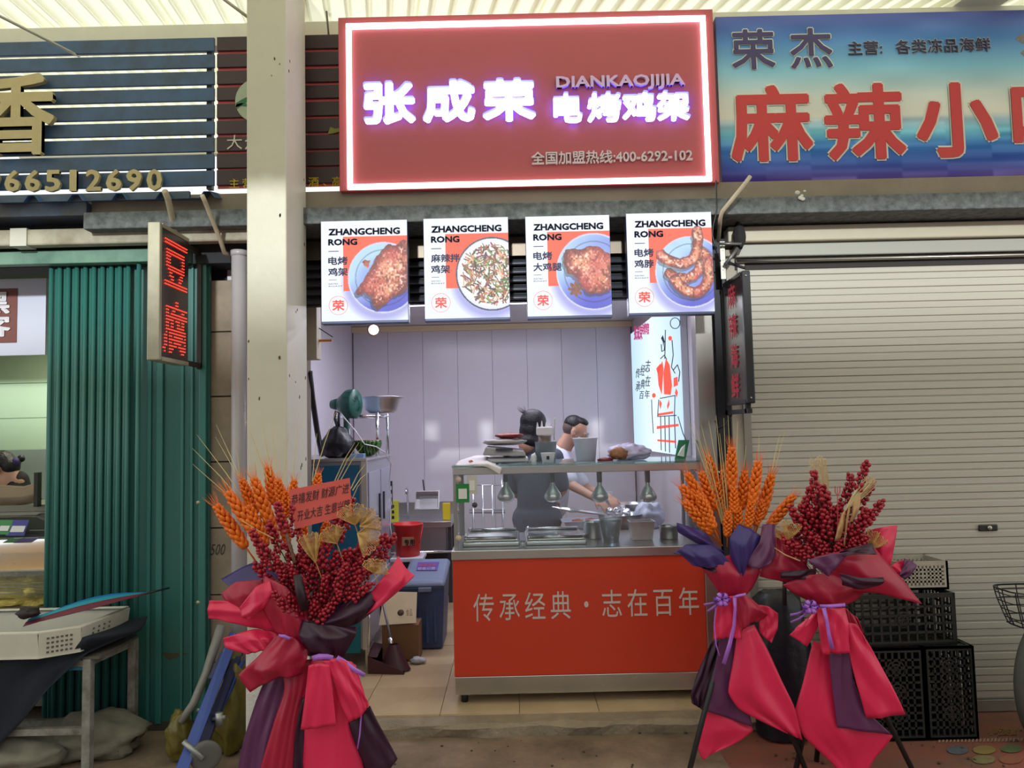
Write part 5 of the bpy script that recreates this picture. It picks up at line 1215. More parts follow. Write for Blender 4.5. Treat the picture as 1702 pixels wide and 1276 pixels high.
def head_parts(c, fd, tilt=0):
    """c: centre of skull; fd: facing angle about Z (0 = +X); tilt: nod down"""
    R_ = rz(fd)@ry(tilt); P = lambda x,y,z: Vector(c)+R_@Vector((x,y,z))
    L = [('b',P(-.012,0,.025),(.094,.076,.088),R_),('b',P(.022,0,-.03),(.066,.058,.082),R_),('b',P(.045,0,-.085),(.03,.032,.024),R_),
         ('c',P(.085,0,.01),P(.106,0,-.028),.009,.013),('b',P(.082,0,-.062),(.014,.024,.012),R_),('c',P(-.03,0,-.05),P(-.055,0,-.15),.056,.06)]
    for s in (1,-1): L += [('b',P(-.005,.077*s,-.015),(.02,.009,.032),R_),('b',P(.068,.03*s,-.005),(.018,.02,.012),R_)]
    return L, P, R_
def hand_parts(w, d, side, up_=Vector((0,0,1)), curl=.5):
    """palm and five fingers leaving the wrist w along d"""
    w = Vector(w); d = Vector(d).normalized(); s = d.cross(up_).normalized()*side; dn = -up_
    L = [('c',w,w+d*.03,.022,.024)]
    for i,(off,ln) in enumerate(((-.028,.062),(-.009,.074),(.010,.070),(.027,.055))):
        a = w+d*.035+s*off*.6; k = w+d*.085+s*off
        m1 = k+(d*math.cos(curl*.6)+dn*math.sin(curl*.6))*ln*.5; e = m1+(d*math.cos(curl*1.5)+dn*math.sin(curl*1.5))*ln*.5
        L += [('c',a,k,.014,.0105),('c',k,m1,.0098,.009),('c',m1,e,.0088,.0075)]
    t0 = w+d*.025-s*.02; t1 = t0+d*.03-s*.03+dn*.01; t2 = t1+d*.028-s*.006+dn*.012
    L += [('c',t0,t1,.015,.011),('c',t1,t2,.0105,.0085)]
    return L
def eyes(P, R_, parent):
    for s in (1,-1):
        MB().ball(P(.078,.031*s,.0), .011, n=10, mrows=7).build('eye', M('eye_white',(215,210,205),.2), parent)
        MB().ball(P(.086,.032*s,.0), .0055, n=8, mrows=6).build('iris', M('eye_dark',(30,22,18),.2), parent)
hairm = M('black_hair', (22,20,26), .45, noise=.3, scale=40, bump=.5, bscale=90)

# --- masked man in white T-shirt
hc = at(957,716,5.9)
man = thing('person', 'man in a white T-shirt, glasses and pale blue mask bending over the work table', 'person', (.38,5.95,FZ))
L, P, R_ = head_parts(hc, math.radians(-12), .35)
sh = lambda s: Vector((hc.x-.135, 5.95+s*.17, hc.z-.20)); pel = Vector((hc.x-.24,5.97,.97))
elb = {-1: at(950,806,5.62), 1: at(975,812,5.98)}; wr = {-1: at(992,829,5.38), 1: at(1012,826,5.50)}
body = L+[('c',Vector((hc.x-.10,5.95,hc.z-.15)),Vector((hc.x-.05,5.93,hc.z-.07)),.062,.056),('c',Vector((hc.x-.16,5.95,hc.z-.24)),Vector((hc.x-.2,5.96,1.12)),.10,.11),
    ('b',Vector((hc.x-.16,5.95,hc.z-.27)),(.11,.18,.13)),('b',pel,(.12,.17,.11))]
for s in (-1,1):
    body += [('c',sh(s),elb[s],.052,.040),('c',elb[s],wr[s],.040,.026)]+hand_parts(wr[s],(wr[s]-elb[s]).normalized()+Vector((0,0,-.2)),s,curl=.7)
    hip = pel+Vector((0,.09*s,-.03)); kn = Vector((pel.x+.03,hip.y,.54)); an = Vector((pel.x,hip.y,FZ+.09))
    body += [('c',hip,kn,.085,.058),('c',kn,an,.055,.038),('c',an+Vector((-.03,0,-.055)),an+Vector((.15,0,-.062)),.034,.026)]
flesh('body', body, skin, man, .0075)
shirt = [('c',Vector((hc.x-.15,5.95,hc.z-.22)),Vector((hc.x-.21,5.965,1.0)),.125,.135),('b',Vector((hc.x-.16,5.95,hc.z-.27)),(.125,.20,.145)),('b',pel+Vector((0,0,.04)),(.135,.185,.12))]
for s in (-1,1): shirt += [('c',sh(s),sh(s).lerp(elb[s],.8),.070,.066)]
flesh('t_shirt', shirt, M('white_t_shirt',(214,218,232),.8,bump=.25,bscale=12), man, .012)
tr_ = []
for s in (-1,1):
    hip = pel+Vector((0,.09*s,-.03)); tr_ += [('c',hip,Vector((pel.x+.03,hip.y,.54)),.10,.075),('c',Vector((pel.x+.03,hip.y,.54)),Vector((pel.x,hip.y,FZ+.12)),.072,.058)]
flesh('trousers', tr_+[('b',pel+Vector((0,0,-.02)),(.125,.175,.10))], M('dark_trousers',(48,50,60),.8), man, .014)
for s in (-1,1): MB().ball((pel.x+.06,pel.y+.09*s,FZ+.035), 1, .14,.05,.037, n=16, mrows=10).build('shoe', M('black_shoe',(28,28,30),.5), man)
hp = [('b',P(-.03,0,.048),(.083,.079,.073),R_),('b',P(.02,0,.085),(.06,.06,.032),R_)]
flesh('hair', hp, hairm, man, .008)
flesh('shaved_side', [('b',P(-.04,0,.012),(.073,.0785,.07),R_)], M('stubble_hair',(96,78,72),.8), man, .009)
eyes(P, R_, man)
mk = MB(); rows = []
for i in range(7):
    t = i/6; z = -.032-.075*t; r = []
    for j in range(13):
        a = -1.35+2.7*j/12; rr = .072-.012*abs(t-.4); ext = .034*math.cos(a)*(1-.5*t)
        r.append(P(.026+(rr*.95+ext*.5)*math.cos(a), (rr*1.02)*math.sin(a), z))
    rows.append(r)
mk.grid(rows).build('face_mask', M('pale_blue_mask',(168,198,226),.8), man, solid=.002)
for s in (-1,1):
    MB().tube([P(.03,.073*s,-.04),P(.005,.083*s,-.015),P(-.014,.082*s,-.02),P(-.01,.08*s,-.05),P(.028,.07*s,-.09)], .0016, 5).build('mask_loop', wpl_, man)
    MB().tube([P(.10,.032*s,0)+R_@Vector((0,.023*math.cos(a*PI/8),.018*math.sin(a*PI/8))) for a in range(17)], .0016, 5).build('glasses_rim', steel, man)
    MB().tube([P(.10,.055*s,.004),P(.05,.076*s,.006),P(-.01,.084*s,.002)], .0016, 5).build('glasses_temple', steel, man)

# --- woman in dark grey, seen from behind
hw = at(889,708,5.45)
wo = thing('person', 'woman in dark grey clothes with black tied hair, seen from behind at the showcase', 'person', (hw.x,5.45,FZ))
L, P, R_ = head_parts(hw, math.radians(38), .2)
pel = Vector((hw.x+.0,5.47,.95)); ch_ = Vector((hw.x-.0,5.46,1.30)); zs_ = at(889,752,5.45).z
shw = {-1: Vector((hw.x+.14,5.38,zs_-.03)), 1: Vector((hw.x-.155,5.50,zs_-.03))}
elw = {-1: Vector((hw.x+.19,5.42,1.16)), 1: Vector((hw.x-.165,5.58,1.14))}
wrw = {-1: Vector((hw.x+.14,5.66,1.06)), 1: Vector((hw.x+.0,5.70,1.02))}
body = L+[('c',Vector((hw.x-.01,5.46,hw.z-.18)),Vector((hw.x,5.455,hw.z-.07)),.05,.048),('b',ch_,(.16,.11,.15),rz(-.3)),('c',ch_,pel,.11,.12),('b',pel,(.165,.12,.11),rz(-.3))]
for s in (-1,1):
    body += [('c',shw[s],elw[s],.046,.037),('c',elw[s],wrw[s],.036,.024)]+hand_parts(wrw[s],wrw[s]-elw[s],s)
    hip = pel+Vector((.08*s,-.02*s,-.03)); kn = Vector((hip.x,hip.y-.02,.52)); an = Vector((hip.x,hip.y,FZ+.09))
    body += [('c',hip,kn,.085,.055),('c',kn,an,.05,.036),('c',an+Vector((-.01,-.02,-.055)),an+Vector((.08,.09,-.062)),.032,.024)]
flesh('body', body, skin, wo, .0085)
dg_ = M('dark_grey_cloth', (92,96,112), .85, bump=.25, bscale=10)
top = [('b',Vector((hw.x-.01,5.46,hw.z-.20)),(.10,.085,.075)),('c',Vector((hw.x-.01,5.46,hw.z-.19)),ch_,.075,.11),('b',ch_,(.175,.125,.165),rz(-.3)),('c',ch_,pel,.135,.15),('b',pel+Vector((0,0,.0)),(.19,.14,.14),rz(-.3)),('c',pel,pel+Vector((0,0,-.35)),.17,.185)]
for s in (-1,1): top += [('c',shw[s],shw[s].lerp(elw[s],.85),.062,.058),('b',shw[s]+Vector((.03*s,0,.0)),(.07,.06,.05))]
flesh('apron_dress', top, dg_, wo, .013)
flesh('trousers', [('c',pel+Vector((.08*s,0,-.05)),Vector((pel.x+.08*s,pel.y,FZ+.12)),.09,.055) for s in (-1,1)], M('dark_trousers'), wo, .014)
for s in (-1,1): MB().ball((pel.x+.08*s+.03,pel.y-.02*s+.04,FZ+.035), 1, .05,.12,.037, n=16, mrows=10, R=rz(-.7)).build('shoe', M('black_shoe'), wo)
hh = [('b',P(-.05,0,-.12),(.074,.086,.055),R_),('b',P(-.03,0,-.085),(.062,.082,.07),R_),('b',P(-.022,0,.03),(.102,.096,.094),R_),('b',P(-.05,0,-.04),(.068,.082,.085),R_),('c',P(-.085,0,.02),P(-.10,.0,.075),.03,.022),('c',P(-.06,.045,-.03),P(-.05,.05,-.1),.035,.02)]
flesh('hair', hh, hairm, wo, .008, 14)
for k in range(12):
    a = k*.5; b0 = P(-.098,0,.07); MB().tube([b0, b0+Vector((-.02-.03*math.cos(a)*.6,.01*math.sin(a*2),.02+.012*math.sin(a))), b0+Vector((-.035-.05*math.cos(a)*.6,.02*math.sin(a*3),.045+.015*math.sin(a*2)))], [.003,.002,.0008], 4).build('hair_wisp', hairm, wo)
eyes(P, R_, wo)

# --- person in the left stall
hl = at(2,777,5.3)
pl = thing('person', 'person with black hair in a purple hair tie sitting in the left stall', 'person', (hl.x-.05,5.3,FZ))
L, P, R_ = head_parts(hl, math.radians(188), .45)
pel = Vector((hl.x+.12,5.35,.62)); chl = Vector((hl.x+.10,5.33,1.08))
body = L+[('b',chl,(.12,.17,.16)),('c',chl,pel,.12,.14),('c',chl+Vector((0,0,.1)),hl+Vector((.05,0,-.08)),.065,.055),('b',pel,(.15,.17,.12))]
for s in (-1,1):
    a, b, c_ = chl+Vector((.0,.17*s,.08)), chl+Vector((-.08,.22*s,-.18)), chl+Vector((-.30,.14*s,-.15))
    body += [('c',a,b,.048,.038),('c',b,c_,.037,.026)]+hand_parts(c_,(-1,-.2*s,0),s)
    kn = Vector((pel.x-.42,pel.y+.12*s,.56)); an = Vector((pel.x-.40,pel.y+.12*s,FZ+.07)); body += [('c',pel+Vector((0,.09*s,0)),kn,.08,.06),('c',kn,an,.055,.04),('c',an,an+Vector((-.15,0,-.03)),.035,.026)]
flesh('body', body, skin, pl, .010)
flesh('jacket', [('b',chl,(.135,.19,.175)),('c',chl,pel,.135,.16),('b',chl+Vector((0,0,.14)),(.10,.15,.09)),('c',chl+Vector((0,0,.14)),chl+Vector((.0,0,.24)),.10,.075)]+[('c',chl+Vector((.0,.17*s,.08)),chl+Vector((-.08,.22*s,-.18)),.062,.055) for s in (-1,1)], M('black_speckled_jacket',(34,30,34),.8,noise=.4,scale=60), pl, .014)
flesh('hair', [('b',P(-.015,0,.035),(.094,.086,.086),R_),('b',P(-.06,0,-.01),(.06,.075,.075),R_)], hairm, pl, .009)
rb_ = at(27,768,5.3); MB().ball(rb_, 1, .03,.035,.036, n=14, mrows=9).build('hair_tie', M('purple_scrunchie',(64,50,110),.7,bump=.6,bscale=30), pl)
MB().ball(at(35,762,5.32), 1, .026,.026,.026, n=14, mrows=9).build('hair_bun', hairm, pl)
eyes(P, R_, pl)
stt = thing('stool', 'dark stool under the person in the left stall', 'stool', (pel.x,5.35,.0))
MB().box(pel.x-.16,pel.x+.16,5.2,5.5,.44,.48).build('seat', M('dark_wood'), stt)
for x in (-.14,.11):
    for y in (5.22,5.45): MB().box(pel.x+x,pel.x+x+.03,y,y+.03,0,.44).build('leg', M('dark_wood'), stt)
# ================================================================ OPENING FLOWER STANDS
crim = M('crimson_paper', (224,40,84), .38, noise=.08, scale=5, bump=.35, bscale=9)
plum = M('plum_paper', (98,48,90), .42, noise=.10, scale=5, bump=.25, bscale=9)
darkp = M('dark_plum_paper', (52,16,44), .42, noise=.12, scale=5, bump=.3, bscale=9)
navyp = M('navy_violet_paper', (58,44,112), .42, noise=.14, scale=5, bump=.3, bscale=9)
crim_shade = M('shaded_crimson_paper', (172,24,60), .38, noise=.12, scale=5, bump=.35, bscale=9)  # crimson paper again, with shade put into the darker colour
orange = M('orange_dyed_wheat', (246,124,26), .5, noise=.25, scale=30)
straw = M('pale_straw', (214,196,140), .6, noise=.15, scale=20)
berrym = M('red_berry', (168,26,48), .28, noise=.2, scale=30)
twig = M('dark_twig', (70,48,38), .7)
goldm = M('gold_dried_leaf', (206,164,96), .5, noise=.2, scale=30)
ribb = M('lilac_ribbon', (176,110,214), .22, noise=.15, scale=20)
legm = M('black_stand_leg', (30,32,34), .45)
def wheat_mesh(seed):
    rs = random.Random(seed); mb = MB()
    for i in range(12):
        t = i/11; w = .070*(.55+.9*math.sin(PI*min(1,.12+t*.80)))
        for j in range(4):
            a = j*PI/2+(i%2)*PI/4+rs.uniform(-.15,.15); c = Vector((math.cos(a)*w*.95, math.sin(a)*w*.95, .03+t*.90))
            d = Vector((math.cos(a)*.55, math.sin(a)*.55, 1)).normalized()
            mb.ball(c, .070*(1.05-.3*t), .80,.80,1.3, n=7, mrows=5, R=aim(d))
    n0 = len(mb.v)
    for k in range(12):
        a = k*2*PI/12; r = .05+.03*(k%3)
        mb.tube([(math.cos(a)*.03,math.sin(a)*.03,.90),(math.cos(a)*r,math.sin(a)*r,1.05),(math.cos(a)*r*1.7,math.sin(a)*r*1.7,1.22+.05*(k%2))], [.007,.005,.001], 4)
    mb.tube([(0,0,-.45),(0,0,.05),(0,0,.9)], [.018,.02,.02], 6)
    me = mb.mesh('wheat_ear'); me.materials.append(orange); return me
WH = [wheat_mesh(s) for s in (1,2,3)]
def berry_mesh(seed):
    rs = random.Random(seed); mb = MB(); pts = [Vector((.02*math.sin(q*.9+seed)*1.2, .02*math.cos(q*1.1+seed), q*.2-.5)) for q in range(8)]
    tw = MB()
    for i in range(24):
        t = .15+.85*i/23; p = Vector((.02*math.sin((t*5+2.5)*.9+seed)*1.2, .02*math.cos((t*5+2.5)*1.1+seed), t)); a = i*2.4+rs.uniform(-.3,.3); r = .10*(1.15-t*.75)+.02
        b = p+Vector((math.cos(a)*r, math.sin(a)*r, .05+rs.uniform(-.02,.03)))
        mb.ball(b, .064*rs.uniform(.85,1.1), n=7, mrows=5); tw.tube([p,b], .007, 3)
    tw.tube(pts, .014, 4)
    me = mb.mesh('berries'); me.materials.append(berrym); mt = tw.mesh('twig'); mt.materials.append(twig); return me, mt
BR = [berry_mesh(s) for s in range(4)]
def wheat(par, lst, Y, k0=0):
    for i, (tx,ty,bx,by) in enumerate(lst):
        a, b = at(bx,by,Y[i%len(Y)]), at(tx,ty,Y[i%len(Y)]+.02*math.sin(i*2)); d = b-a
        w_ = min(d.length, .30)*.45+.10; inst(WH[i%3], 'wheat_ear', par, a, aim(d, i*1.1), (w_*1.02, w_*1.02, d.length))
def branch(par, lst, base, Y, ln=.155):
    for i, (tx,ty) in enumerate(lst):
        y = Y[0]+(Y[1]-Y[0])*((i*.37)%1); b = at(tx,ty,y); c = at(base[0],base[1],y+.05); d = (b-c).normalized()
        a = b-d*ln
        e = inst(BR[i%4][1], 'berry_branch', par, a, aim(d, i*1.3), ln); 
        o = link(bpy.data.objects.new('berries', BR[i%4][0])); o.parent = e; ORG[o.name] = ORG[e.name]
def straws(par, lst, Y, rr=.0018):
    for i, (bx,by,tx,ty) in enumerate(lst):
        a, b = at(bx,by,Y), at(tx,ty,Y+.05*math.sin(i)); mid = a.lerp(b,.5)+Vector((0,0,.012)); MB().tube([a,mid,b], [rr*1.3,rr,rr*.35], 5).build('dried_straw', straw, par)
def ginkgo(par, c, r, a0, a1, Y, nrm=Vector((0,-1,0))):
    c = at(*c, Y); r = r*sc(Y); mb = MB(); pts = []
    for k in range(27):
        a = math.radians(a0+(a1-a0)*k/26); rr = r*(1+.06*math.sin(k*1.9)); e = c+Vector((rr*math.cos(a), -.02*math.sin(k*.5)-.012, rr*math.sin(a)))
        m_ = c.lerp(e,.5)+Vector((0,-.012,0)); mb.tube([c,m_,e], [.0022,.0016,.0012], 4); pts.append(e)
    for q in (.55,.8): mb.tube([c.lerp(p,q)+Vector((0,-.010,0)) for p in pts], .0009, 3)
    mb.tube(pts, .0018, 4); mb.tube([c, c+Vector((.02,.03,-.08))], .002, 4)
    return mb.build('gold_leaf', goldm, par)
def plume(par, base, tip, Y, w=14):
    mb = MB(); a = at(*base,Y); b = at(*tip,Y); rs = random.Random(int(base[0]))
    for k in range(60):
        ang = rs.uniform(0,2*PI); rr = w*sc(Y)*math.sqrt(rs.random()); e = b+Vector((math.cos(ang)*rr,math.sin(ang)*rr*.6,rs.uniform(-.02,.015)+ .02*(1-(rr/(w*sc(Y)))**2)))
        mb.tube([a, a.lerp(e,.6)+Vector((math.cos(ang)*rr*.3,0,0)), e], [.0012,.001,.0008], 3)
        for q in range(3): mb.tube([e, e+Vector((rs.uniform(-.012,.012),rs.uniform(-.01,.01),rs.uniform(-.004,.014)))], .0008, 3)
    return mb.build('dried_plume', M('cream_plume',(222,200,158),.8), par)
def bow(par, c, r, Y, n=12):
    c = at(*c,Y); r = r*sc(Y)
    for k in range(n):
        a = k*2*PI/n+.3*(k%2); el = .5*math.sin(k*1.7); d = Vector((math.cos(a), -.5-.3*(k%3)*.5, math.sin(a)*.9)).normalized(); s = d.cross(Vector((0,1,0.2))).normalized(); nrm = d.cross(s)
        rows = []
        for q in range(9):
            t = q/8; x = math.sin(PI*t)*r*(1-.15*(k%2)); y = math.sin(2*PI*t)*r*.28; p = c+d*x+nrm*y; rows.append([p-s*.008,p+s*.008])
        MB().grid(rows).build('ribbon_loop', ribb if k%3 else M('violet_ribbon',(104,52,176),.22), par, solid=.0008)
def ribbon(par, pts, Y, w=.008, tw=.0):
    P = [at(x,y,Y-.0) for x,y in pts]; rows = []
    for i,p in enumerate(P):
        d = (P[min(i+1,len(P)-1)]-P[max(i-1,0)]).normalized(); s = d.cross(Vector((0,1,0))).normalized()*w; s = s+Vector((0,w*.5*math.sin(i*1.3+tw),0)); rows.append([p-s,p+s])
    return MB().grid(rows).build('ribbon_tail', ribb, par, solid=.0008)
def legs(par, lst, r=.012):
    for (a, b) in lst: MB().tube([a,b], r, 10).build('leg', legm, par)

# ---------------- stand 1, in front of the cream column
Y = 3.12
s1 = thing('flower_stand', 'flower stand with red berries, orange wheat and a red greeting card before the cream column', 'flower stand', (at(510,1100,Y).x,3.15,0), 'opening flower stands')
c0 = at(515,1040,3.2)
legs(s1, [(c0+Vector((0,.02,-.0)),(c0.x-.22,3.1,0)),(c0+Vector((0,.02,0)),(c0.x+.22,3.1,0)),(c0+Vector((0,.04,0)),(c0.x+.02,3.5,0)),(c0,c0+Vector((-.02,0,.15)))])
wheat(s1, [(358,838,407,907),(377,816,428,890),(401,795,424,852),(421,792,450,872),(445,774,456,836),(462,796,470,846),(489,796,486,845),(529,786,525,832),(476,815,476,858),(544,866,532,905),(391,833,432,900),(412,838,442,905),(500,850,505,905),(440,835,458,895),(466,850,478,900)], [3.24,3.21,3.27,3.23,3.28])
straws(s1, [(425,860,327,722),(428,865,359,705),(415,850,320,745),(430,860,358,726),(420,868,320,771),(445,800,405,690),(450,790,436,700),(458,780,452,700),(487,800,496,700),(520,800,560,680),(556,800,590,735),(560,800,597,735),(565,800,604,740),(583,812,608,770),(586,815,612,785),(519,800,527,720),(474,780,480,720),(400,800,390,730),(585,830,605,795)], 3.27)
b1 = [(461,838),(486,842),(447,872),(420,885),(476,905),(432,908),(424,942),(446,962),(470,940),(500,893),(531,915),(543,898),(559,862),(586,832),(576,852),(600,905),(622,900),(640,893),(655,895),(604,948),(572,962),(534,980),(502,975),(552,992),(624,938),(582,915),(484,960),(640,925),(515,945),(545,945),(462,985),(500,1000),(590,985),(560,920),(520,900),(610,925),(456,925),(494,925),(530,1010),(570,1000)]
branch(s1, b1, (520,1030), (3.04,3.20))
branch(s1, [(455,985),(478,990),(520,1005),(545,1010),(565,985),(595,965),(615,970),(500,960),(540,960),(575,940)], (520,1060), (2.99,3.03), .13)
ginkgo(s1,(590,872),34,35,150,3.05); ginkgo(s1,(598,874),34,-12,62,3.03); ginkgo(s1,(594,886),38,-75,35,3.02); ginkgo(s1,(560,903),30,60,165,3.04); ginkgo(s1,(622,952),24,-5,140,3.0); ginkgo(s1,(525,935),48,75,125,3.02)
MB().tube([at(466,852,3.08),at(476,885,3.05),at(490,935,3.03)], [.006,.007,.007], 8).build('twig', M('birch_twig',(150,116,92),.7,noise=.5,scale=60,col2=(60,42,34)), s1)
MB().tube([at(402,865,3.1),at(430,882,3.08),at(455,895,3.06)], .0025, 5).build('twig', goldm, s1)
MB().tube([at(494,955,2.99),at(500,985,2.98),at(506,1012,3.0)], [.017,.02,.018], 8).build('stem_wrap', M('dark_wrap',(40,18,30),.5), s1)
branch(s1, [(430+((i*37)%190), 915+((i*53)%95)) for i in range(26)], (525,1060), (3.05,3.12), .12)
# card
cd = thing('greeting_card', 'red greeting card with black brush writing among the berries', 'card', at(530,835,3.10))
cq = [at(480,814,3.10),at(581,794,3.10),at(585,855,3.08),at(490,879,3.08)]
MB().prism([cq[3],cq[2],cq[1],cq[0]], (0,.004,0)).build('sheet', M('red_card',(206,84,76),.6,noise=.05), cd)
def cpl(px,py):
    u = (px-0)/100; v = py/60; p = (cq[0].lerp(cq[1],u)).lerp(cq[3].lerp(cq[2],u), v); return p+Vector((0,-.001,0)), Vector((0,-1,0))
inkc = M('brush_ink',(46,28,30),.6)
text('lettering','恭禧发财 财源广进',2,8,98,24,0,inkc,cd,.0,.001,plane=cpl,shear=.2); text('lettering','开业大吉 生意兴隆',8,34,98,50,0,inkc,cd,.0,.001,plane=cpl,shear=.2)
MB().tube([at(533,868,3.11),at(520,960,3.12)], .003, 5).build('stick', twig, cd)
n_ = 0
def S(par, rows, mat, Y, **k):
    """rows of (px,py[,dY])"""
    global n_; n_ += 1
    return patch('wrapping_paper', [[(p[0],p[1],Y+(p[2]*.8 if len(p)>2 else 0)) for p in r] for r in rows], mat, par, seed=n_, **k)
S(s1, [[(367,962,.1),(420,935,.1),(500,945,.1)],[(400,990),(440,985),(500,990)],[(470,1045),(490,1045),(520,1045)]], navyp, 3.24)
S(s1, [[(349,997),(400,1001,-.02),(450,1010,-.02),(505,1042)],[(347,1012),(400,1018,-.05),(452,1030,-.03),(500,1050)],[(347,1027),(400,1037,-.02),(450,1050),(492,1060)]], crim, 3.10, crease=.008)
S(s1, [[(366,987,.02),(392,967),(438,963,.02)],[(374,1000),(405,990,-.03),(442,985)],[(402,1024),(425,1024,-.01),(445,1012)]], crim_shade, 3.09, crease=.010)
S(s1, [[(436,962,.04),(472,966),(517,1012)],[(430,1000),(476,1006,-.04),(521,1032)],[(408,1030),(460,1046,-.02),(507,1072)]], crim_shade, 3.10, crease=.012)
S(s1, [[(440,1000,.05),(500,1010),(560,1015)],[(450,1040,.05),(505,1045),(560,1045)],[(480,1085,.05),(515,1090),(560,1088)]], darkp, 3.14)
S(s1, [[(398,1010),(425,975,-.02),(448,965)],[(402,1025,-.01),(430,1005,-.05),(455,985,-.01)],[(412,1030),(432,1015,-.02),(452,1000,.01)]], crim, 3.04)
S(s1, [[(438,955,.02),(475,975,-.02),(512,1015,.02)],[(435,1005),(480,1020,-.06),(520,1045,.0)],[(455,1050),(490,1065,-.03),(525,1085,.02)]], crim_shade, 3.05, crease=.012)
S(s1, [[(498,1022,.04),(560,1005,.0),(610,985,-.02),(645,968,.02)],[(505,1040),(560,1030,-.05),(605,1015,-.06),(640,995)],[(520,1060,.03),(560,1050),(595,1035),(625,1012,.02)]], darkp, 3.04, crease=.008)
S(s1, [[(612,990),(640,955),(655,935,.02),(662,924,.04)],[(625,1000),(650,980,-.03),(668,962,-.02),(675,945,.02)],[(608,1022),(638,1003),(665,980),(689,957)]], crim, 3.02)
S(s1, [[(500,1030,.03),(540,1038),(595,1042,.02)],[(497,1055),(545,1062,-.05),(592,1055,-.02)],[(505,1080,.02),(550,1088),(572,1090,.02)]], darkp, 3.0, ruf=.01, crease=.01)
S(s1, [[(371,1060),(420,1046),(465,1052,.04)],[(375,1075),(425,1062,-.04),(468,1060,.03)],[(410,1087),(440,1080,-.03),(470,1068,.04)]], crim, 3.06, crease=.014)
S(s1, [[(460,1055,.03),(485,1058,-.02),(512,1075,.03)],[(430,1090),(470,1088,-.04),(510,1095)],[(398,1120),(450,1112,-.05),(505,1108)],[(418,1148,.02),(458,1128,-.02),(500,1122,.02)]], crim_shade, 3.02, ruf=.009, crease=.014)
S(s1, [[(445,1118),(480,1115)],[(425,1165),(470,1165)],[(405,1230),(455,1230)],[(385,1330),(445,1335)]], plum, 3.10, crease=.004)
S(s1, [[(470,1110,.02),(495,1098),(525,1096,.02)],[(472,1150),(490,1150,-.03),(515,1140)],[(455,1200),(480,1200,-.03),(500,1180)],[(432,1280),(465,1290,-.02),(490,1270)],[(425,1330),(460,1335),(488,1330)]], crim_shade, 3.07, crease=.006)
S(s1, [[(500,1160),(520,1160)],[(490,1230),(512,1230)],[(482,1335),(512,1335)]], darkp, 3.055)
S(s1, [[(518,1095),(555,1092,-.02),(592,1105)],[(508,1150),(560,1150,-.04),(595,1160)],[(507,1215),(560,1210,-.05),(592,1220)],[(503,1280),(560,1280,-.06),(606,1280)],[(495,1335),(555,1340,-.06),(622,1335)]], crim, 3.05, crease=.004)
S(s1, [[(535,1096),(562,1094,-.01),(585,1100)],[(552,1130),(575,1128,-.03),(600,1135)],[(565,1170),(590,1160,-.03),(610,1160)],[(580,1200),(600,1190,-.02),(614,1171)]], crim, 2.99, ruf=.008, crease=.006)
S(s1, [[(513,1106),(530,1102,-.01),(547,1104)],[(508,1155),(530,1152,-.01),(553,1152)],[(500,1212),(528,1210,-.01),(559,1204)]], crim, 2.97, crease=.003)
S(s1, [[(580,1200),(600,1185),(615,1172)],[(590,1235),(615,1225,-.02),(638,1215)],[(610,1285),(640,1275,-.02),(660,1260)],[(616,1300),(640,1288),(660,1262)]], darkp, 3.03)
S(s1, [[(555,1210),(582,1200)],[(590,1250),(608,1245)],[(610,1335),(626,1335)]], darkp, 3.07)
ribbon(s1, [(519,1094),(530,1091),(543,1091),(554,1093)], 2.985, .010); ribbon(s1, [(560,1092),(572,1100),(588,1112),(606,1122)], 2.98, .009); ribbon(s1, [(463,1056),(472,1057),(482,1061)], 2.985, .006); ribbon(s1, [(597,1120),(601,1180),(598,1220),(594,1245)], 3.0, .003)

# ---------------- stand 2, orange wheat in violet paper
Y = 3.42
s2 = thing('flower_stand', 'opening flower stand of orange wheat in violet and crimson paper beside the counter', 'flower stand', (at(1220,1100,Y).x,3.5,0), 'opening flower stands')
c0 = at(1222,985,3.55)
legs(s2, [(c0, atz(1133,1330,.0)),(c0, (c0.x+.27,3.45,0)),(c0,(c0.x+.04,3.85,0)),(c0,c0+Vector((0,0,.12)))])
wheat(s2, [(1141,785,1179,856),(1131,806,1176,862),(1136,832,1181,884),(1164,783,1190,844),(1176,756,1191,812),(1216,742,1217,812),(1202,780,1210,830),(1220,808,1220,852),(1210,848,1209,890),(1238,781,1232,844),(1261,765,1250,838),(1249,832,1243,876),(1283,787,1263,860),(1320,823,1278,873),(1268,830,1256,872),(1192,800,1200,850),(1228,840,1226,885),(1160,820,1186,876)], [3.50,3.46,3.44,3.52,3.55,3.48,3.53,3.45,3.42])
straws(s2, [(1200,865,1141,690),(1202,865,1153,700),(1204,868,1165,705),(1206,868,1178,700),(1208,868,1190,690),(1210,868,1203,695),(1218,865,1210,690),(1222,865,1226,700),(1258,850,1262,720),(1280,800,1296,722),(1284,800,1305,716),(1212,860,1196,720),(1205,870,1170,740),(1200,870,1160,730),(1230,870,1240,740)], 3.50, .0022)
S(s2, [[(1124,868),(1148,876),(1172,884,.03)],[(1128,885),(1160,893,-.05),(1188,905,.02)],[(1178,914),(1190,916),(1205,918)]], navyp, 3.40)
S(s2, [[(1119,920),(1140,905),(1185,905,.03)],[(1132,922),(1165,926,-.04),(1200,918,.0)],[(1152,940),(1180,944,-.01),(1215,938,.02)]], navyp, 3.36, crease=.006)
S(s2, [[(1228,870,.04),(1250,880),(1270,895,.04)],[(1212,893),(1236,905,-.05),(1260,912,.02)],[(1215,925),(1233,935,-.04),(1246,935)],[(1226,957),(1231,958),(1236,955)]], navyp, 3.36)
S(s2, [[(1268,872,.05),(1279,870,.03),(1289,872,.05)],[(1262,900),(1278,910,-.02),(1288,920,.02)],[(1238,938),(1262,946,-.03),(1282,936)]], plum, 3.36)
